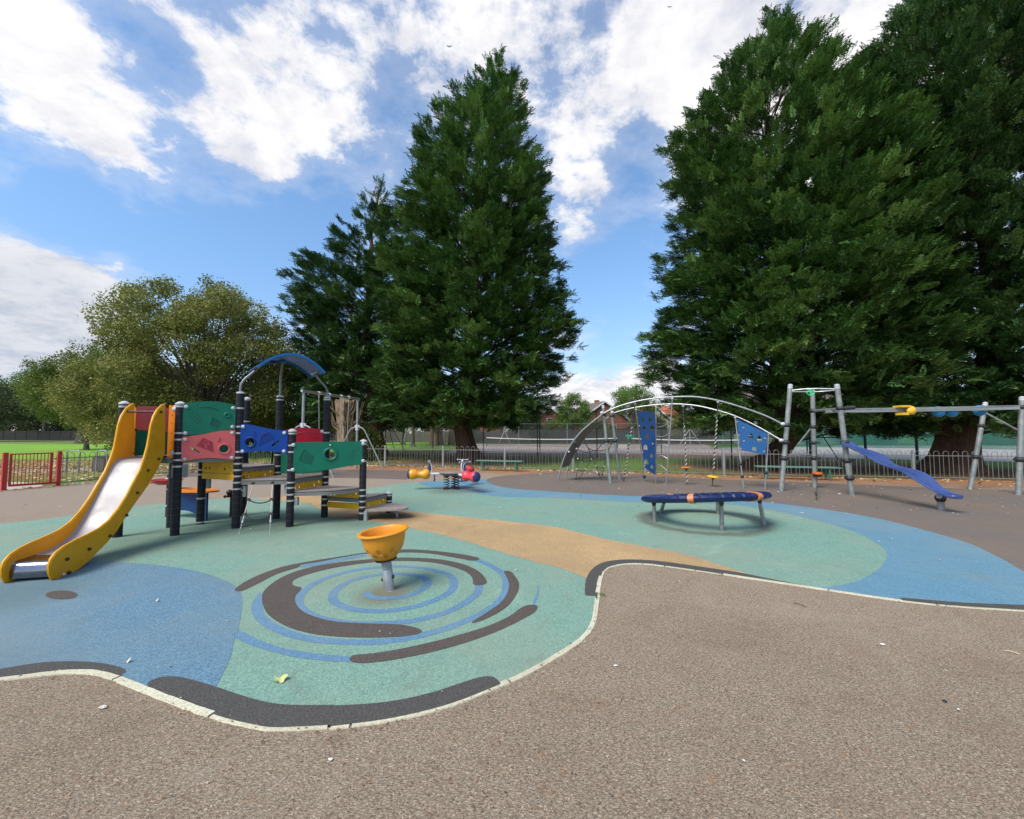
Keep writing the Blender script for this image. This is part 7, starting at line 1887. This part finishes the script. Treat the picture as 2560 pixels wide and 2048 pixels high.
# twigs
for i, (a, b, lab) in enumerate((((1985, 1509), (2015, 1519), 'thin dark twig lying on the tarmac below the right kerb'), ((2510, 1629), (2550, 1638), 'thin pale twig at the right edge of the tarmac'))):
    p_, q = G(a), G(b); mb = MB(); mb.tube([p_ + Vector((0, 0, .006)), p_.lerp(q, .5) + Vector((0, .01, .012)), q + Vector((0, 0, .006))], .0035, 6); single(mb, 'twig', mat('twig_wood%d' % i, (.10, .07, .045) if i == 0 else (.5, .4, .25), .8), lab, 'twig', p_)
# weeds and moss along the kerb bend
def tuft(px, n, h, label, seed):
    r = np.random.default_rng(seed); q = np.array(G(px)); P = q + np.c_[r.normal(0, .03, n), r.normal(0, .03, n), np.zeros(n)]
    tv = np.array([(0, -.05, 0), (0, .05, 0), (1, 0, 0)]); tt = np.array([(0, 1, 2)]); X = r.normal(0, .6, (n, 3)); X[:, 2] = np.abs(r.normal(.8, .3, n))
    V, T, t = inst(tv, tt, P, X, r.normal(0, 1, (n, 3)), r.uniform(.5, 1, n) * h, r.uniform(0, 1, n), .05, r)
    root_ = thing('weed', label, 'weed', tuple(q)); o = np_mesh('leaves', V - q, T, t, M_FRESHL, root_)
tuft((1504, 1488), 60, .045, 'low green weed at the foot of the kerb bend', 1)
tuft((1522, 1421), 50, .03, 'smaller weed at the top of the kerb bend', 2)
tuft((1797, 1437), 40, .03, 'flat weed beside the kerb right of its bend', 3)
# grass blades close behind the railing
def blades():
    r = np.random.default_rng(11); n = 26000; x = r.uniform(-22, 22, n); y = r.uniform(12, 33, n)
    line = np.interp(x, [p[0] for p in FENCE_B], [p[1] for p in FENCE_B]); left = x < -13.2
    k = ((y > line + .15) & (x > -12.3)) | (left & (y > 14.2)); clump_ = np.sin(x * 1.7 + np.sin(y * 2.3)) + np.sin(y * 1.3 + x * .6); k &= clump_ > -.5
    for (cx, cy, rr) in ((ct.x, Yc, 4.0), (br, Yr, 3.2), (bq, Yq, 4.5)): k &= (x - cx) ** 2 + (y - cy) ** 2 > rr ** 2
    x, y = x[k], y[k]; n = len(x); P = np.c_[x, y, np.full(n, -.012)]
    tv = np.array([(0, -.10, 0), (0, .10, 0), (1, 0, .2)]); tt = np.array([(0, 1, 2)]); X = r.normal(0, .45, (n, 3)); X[:, 2] = 1
    V, T, t = inst(tv, tt, P, X, r.normal(0, 1, (n, 3)), r.uniform(.04, .11, n), r.uniform(0, 1, n), .05, r)
    o = np_mesh('grass', V, T, t, leaf_mat('grass_blades', [(0, (.05, .10, .015)), (.6, (.11, .20, .03)), (1, (.22, .25, .07))], .25), None); o['kind'] = 'stuff'; o['label'] = 'rough grass growing behind the railing'
blades()
# two birds high up
M_BIRD = mat('bird_grey', (.10, .10, .11), .7)
for (px, Y, s, lab) in (((1123, 117), 60, .55, 'small bird gliding above the left shoulder of the central cypress'), ((1674, 18), 70, .5, 'tiny bird near the top edge of the sky')):
    q = PD(px, Y); mb = MB(); mb.ball(q, .09 * s * 2, 8, sq=(.6, .6, 1.9)); 
    for e in (-1, 1):
        vs = [q + Vector((e * .03, 0, .10)) * s * 2, q + Vector((e * .25, .03, .22)) * s * 2, q + Vector((e * .46, .0, .08)) * s * 2, q + Vector((e * .22, 0, .02)) * s * 2, q + Vector((e * .04, 0, -.03)) * s * 2]
        mb.add(vs + [v + Vector((0, .02, 0)) for v in vs], [(0, 1, 2, 3, 4), (9, 8, 7, 6, 5)] + [(i, (i + 1) % 5, (i + 1) % 5 + 5, i + 5) for i in range(5)])
    single(mb, 'bird', M_BIRD, lab, 'bird', q, 'birds in flight')
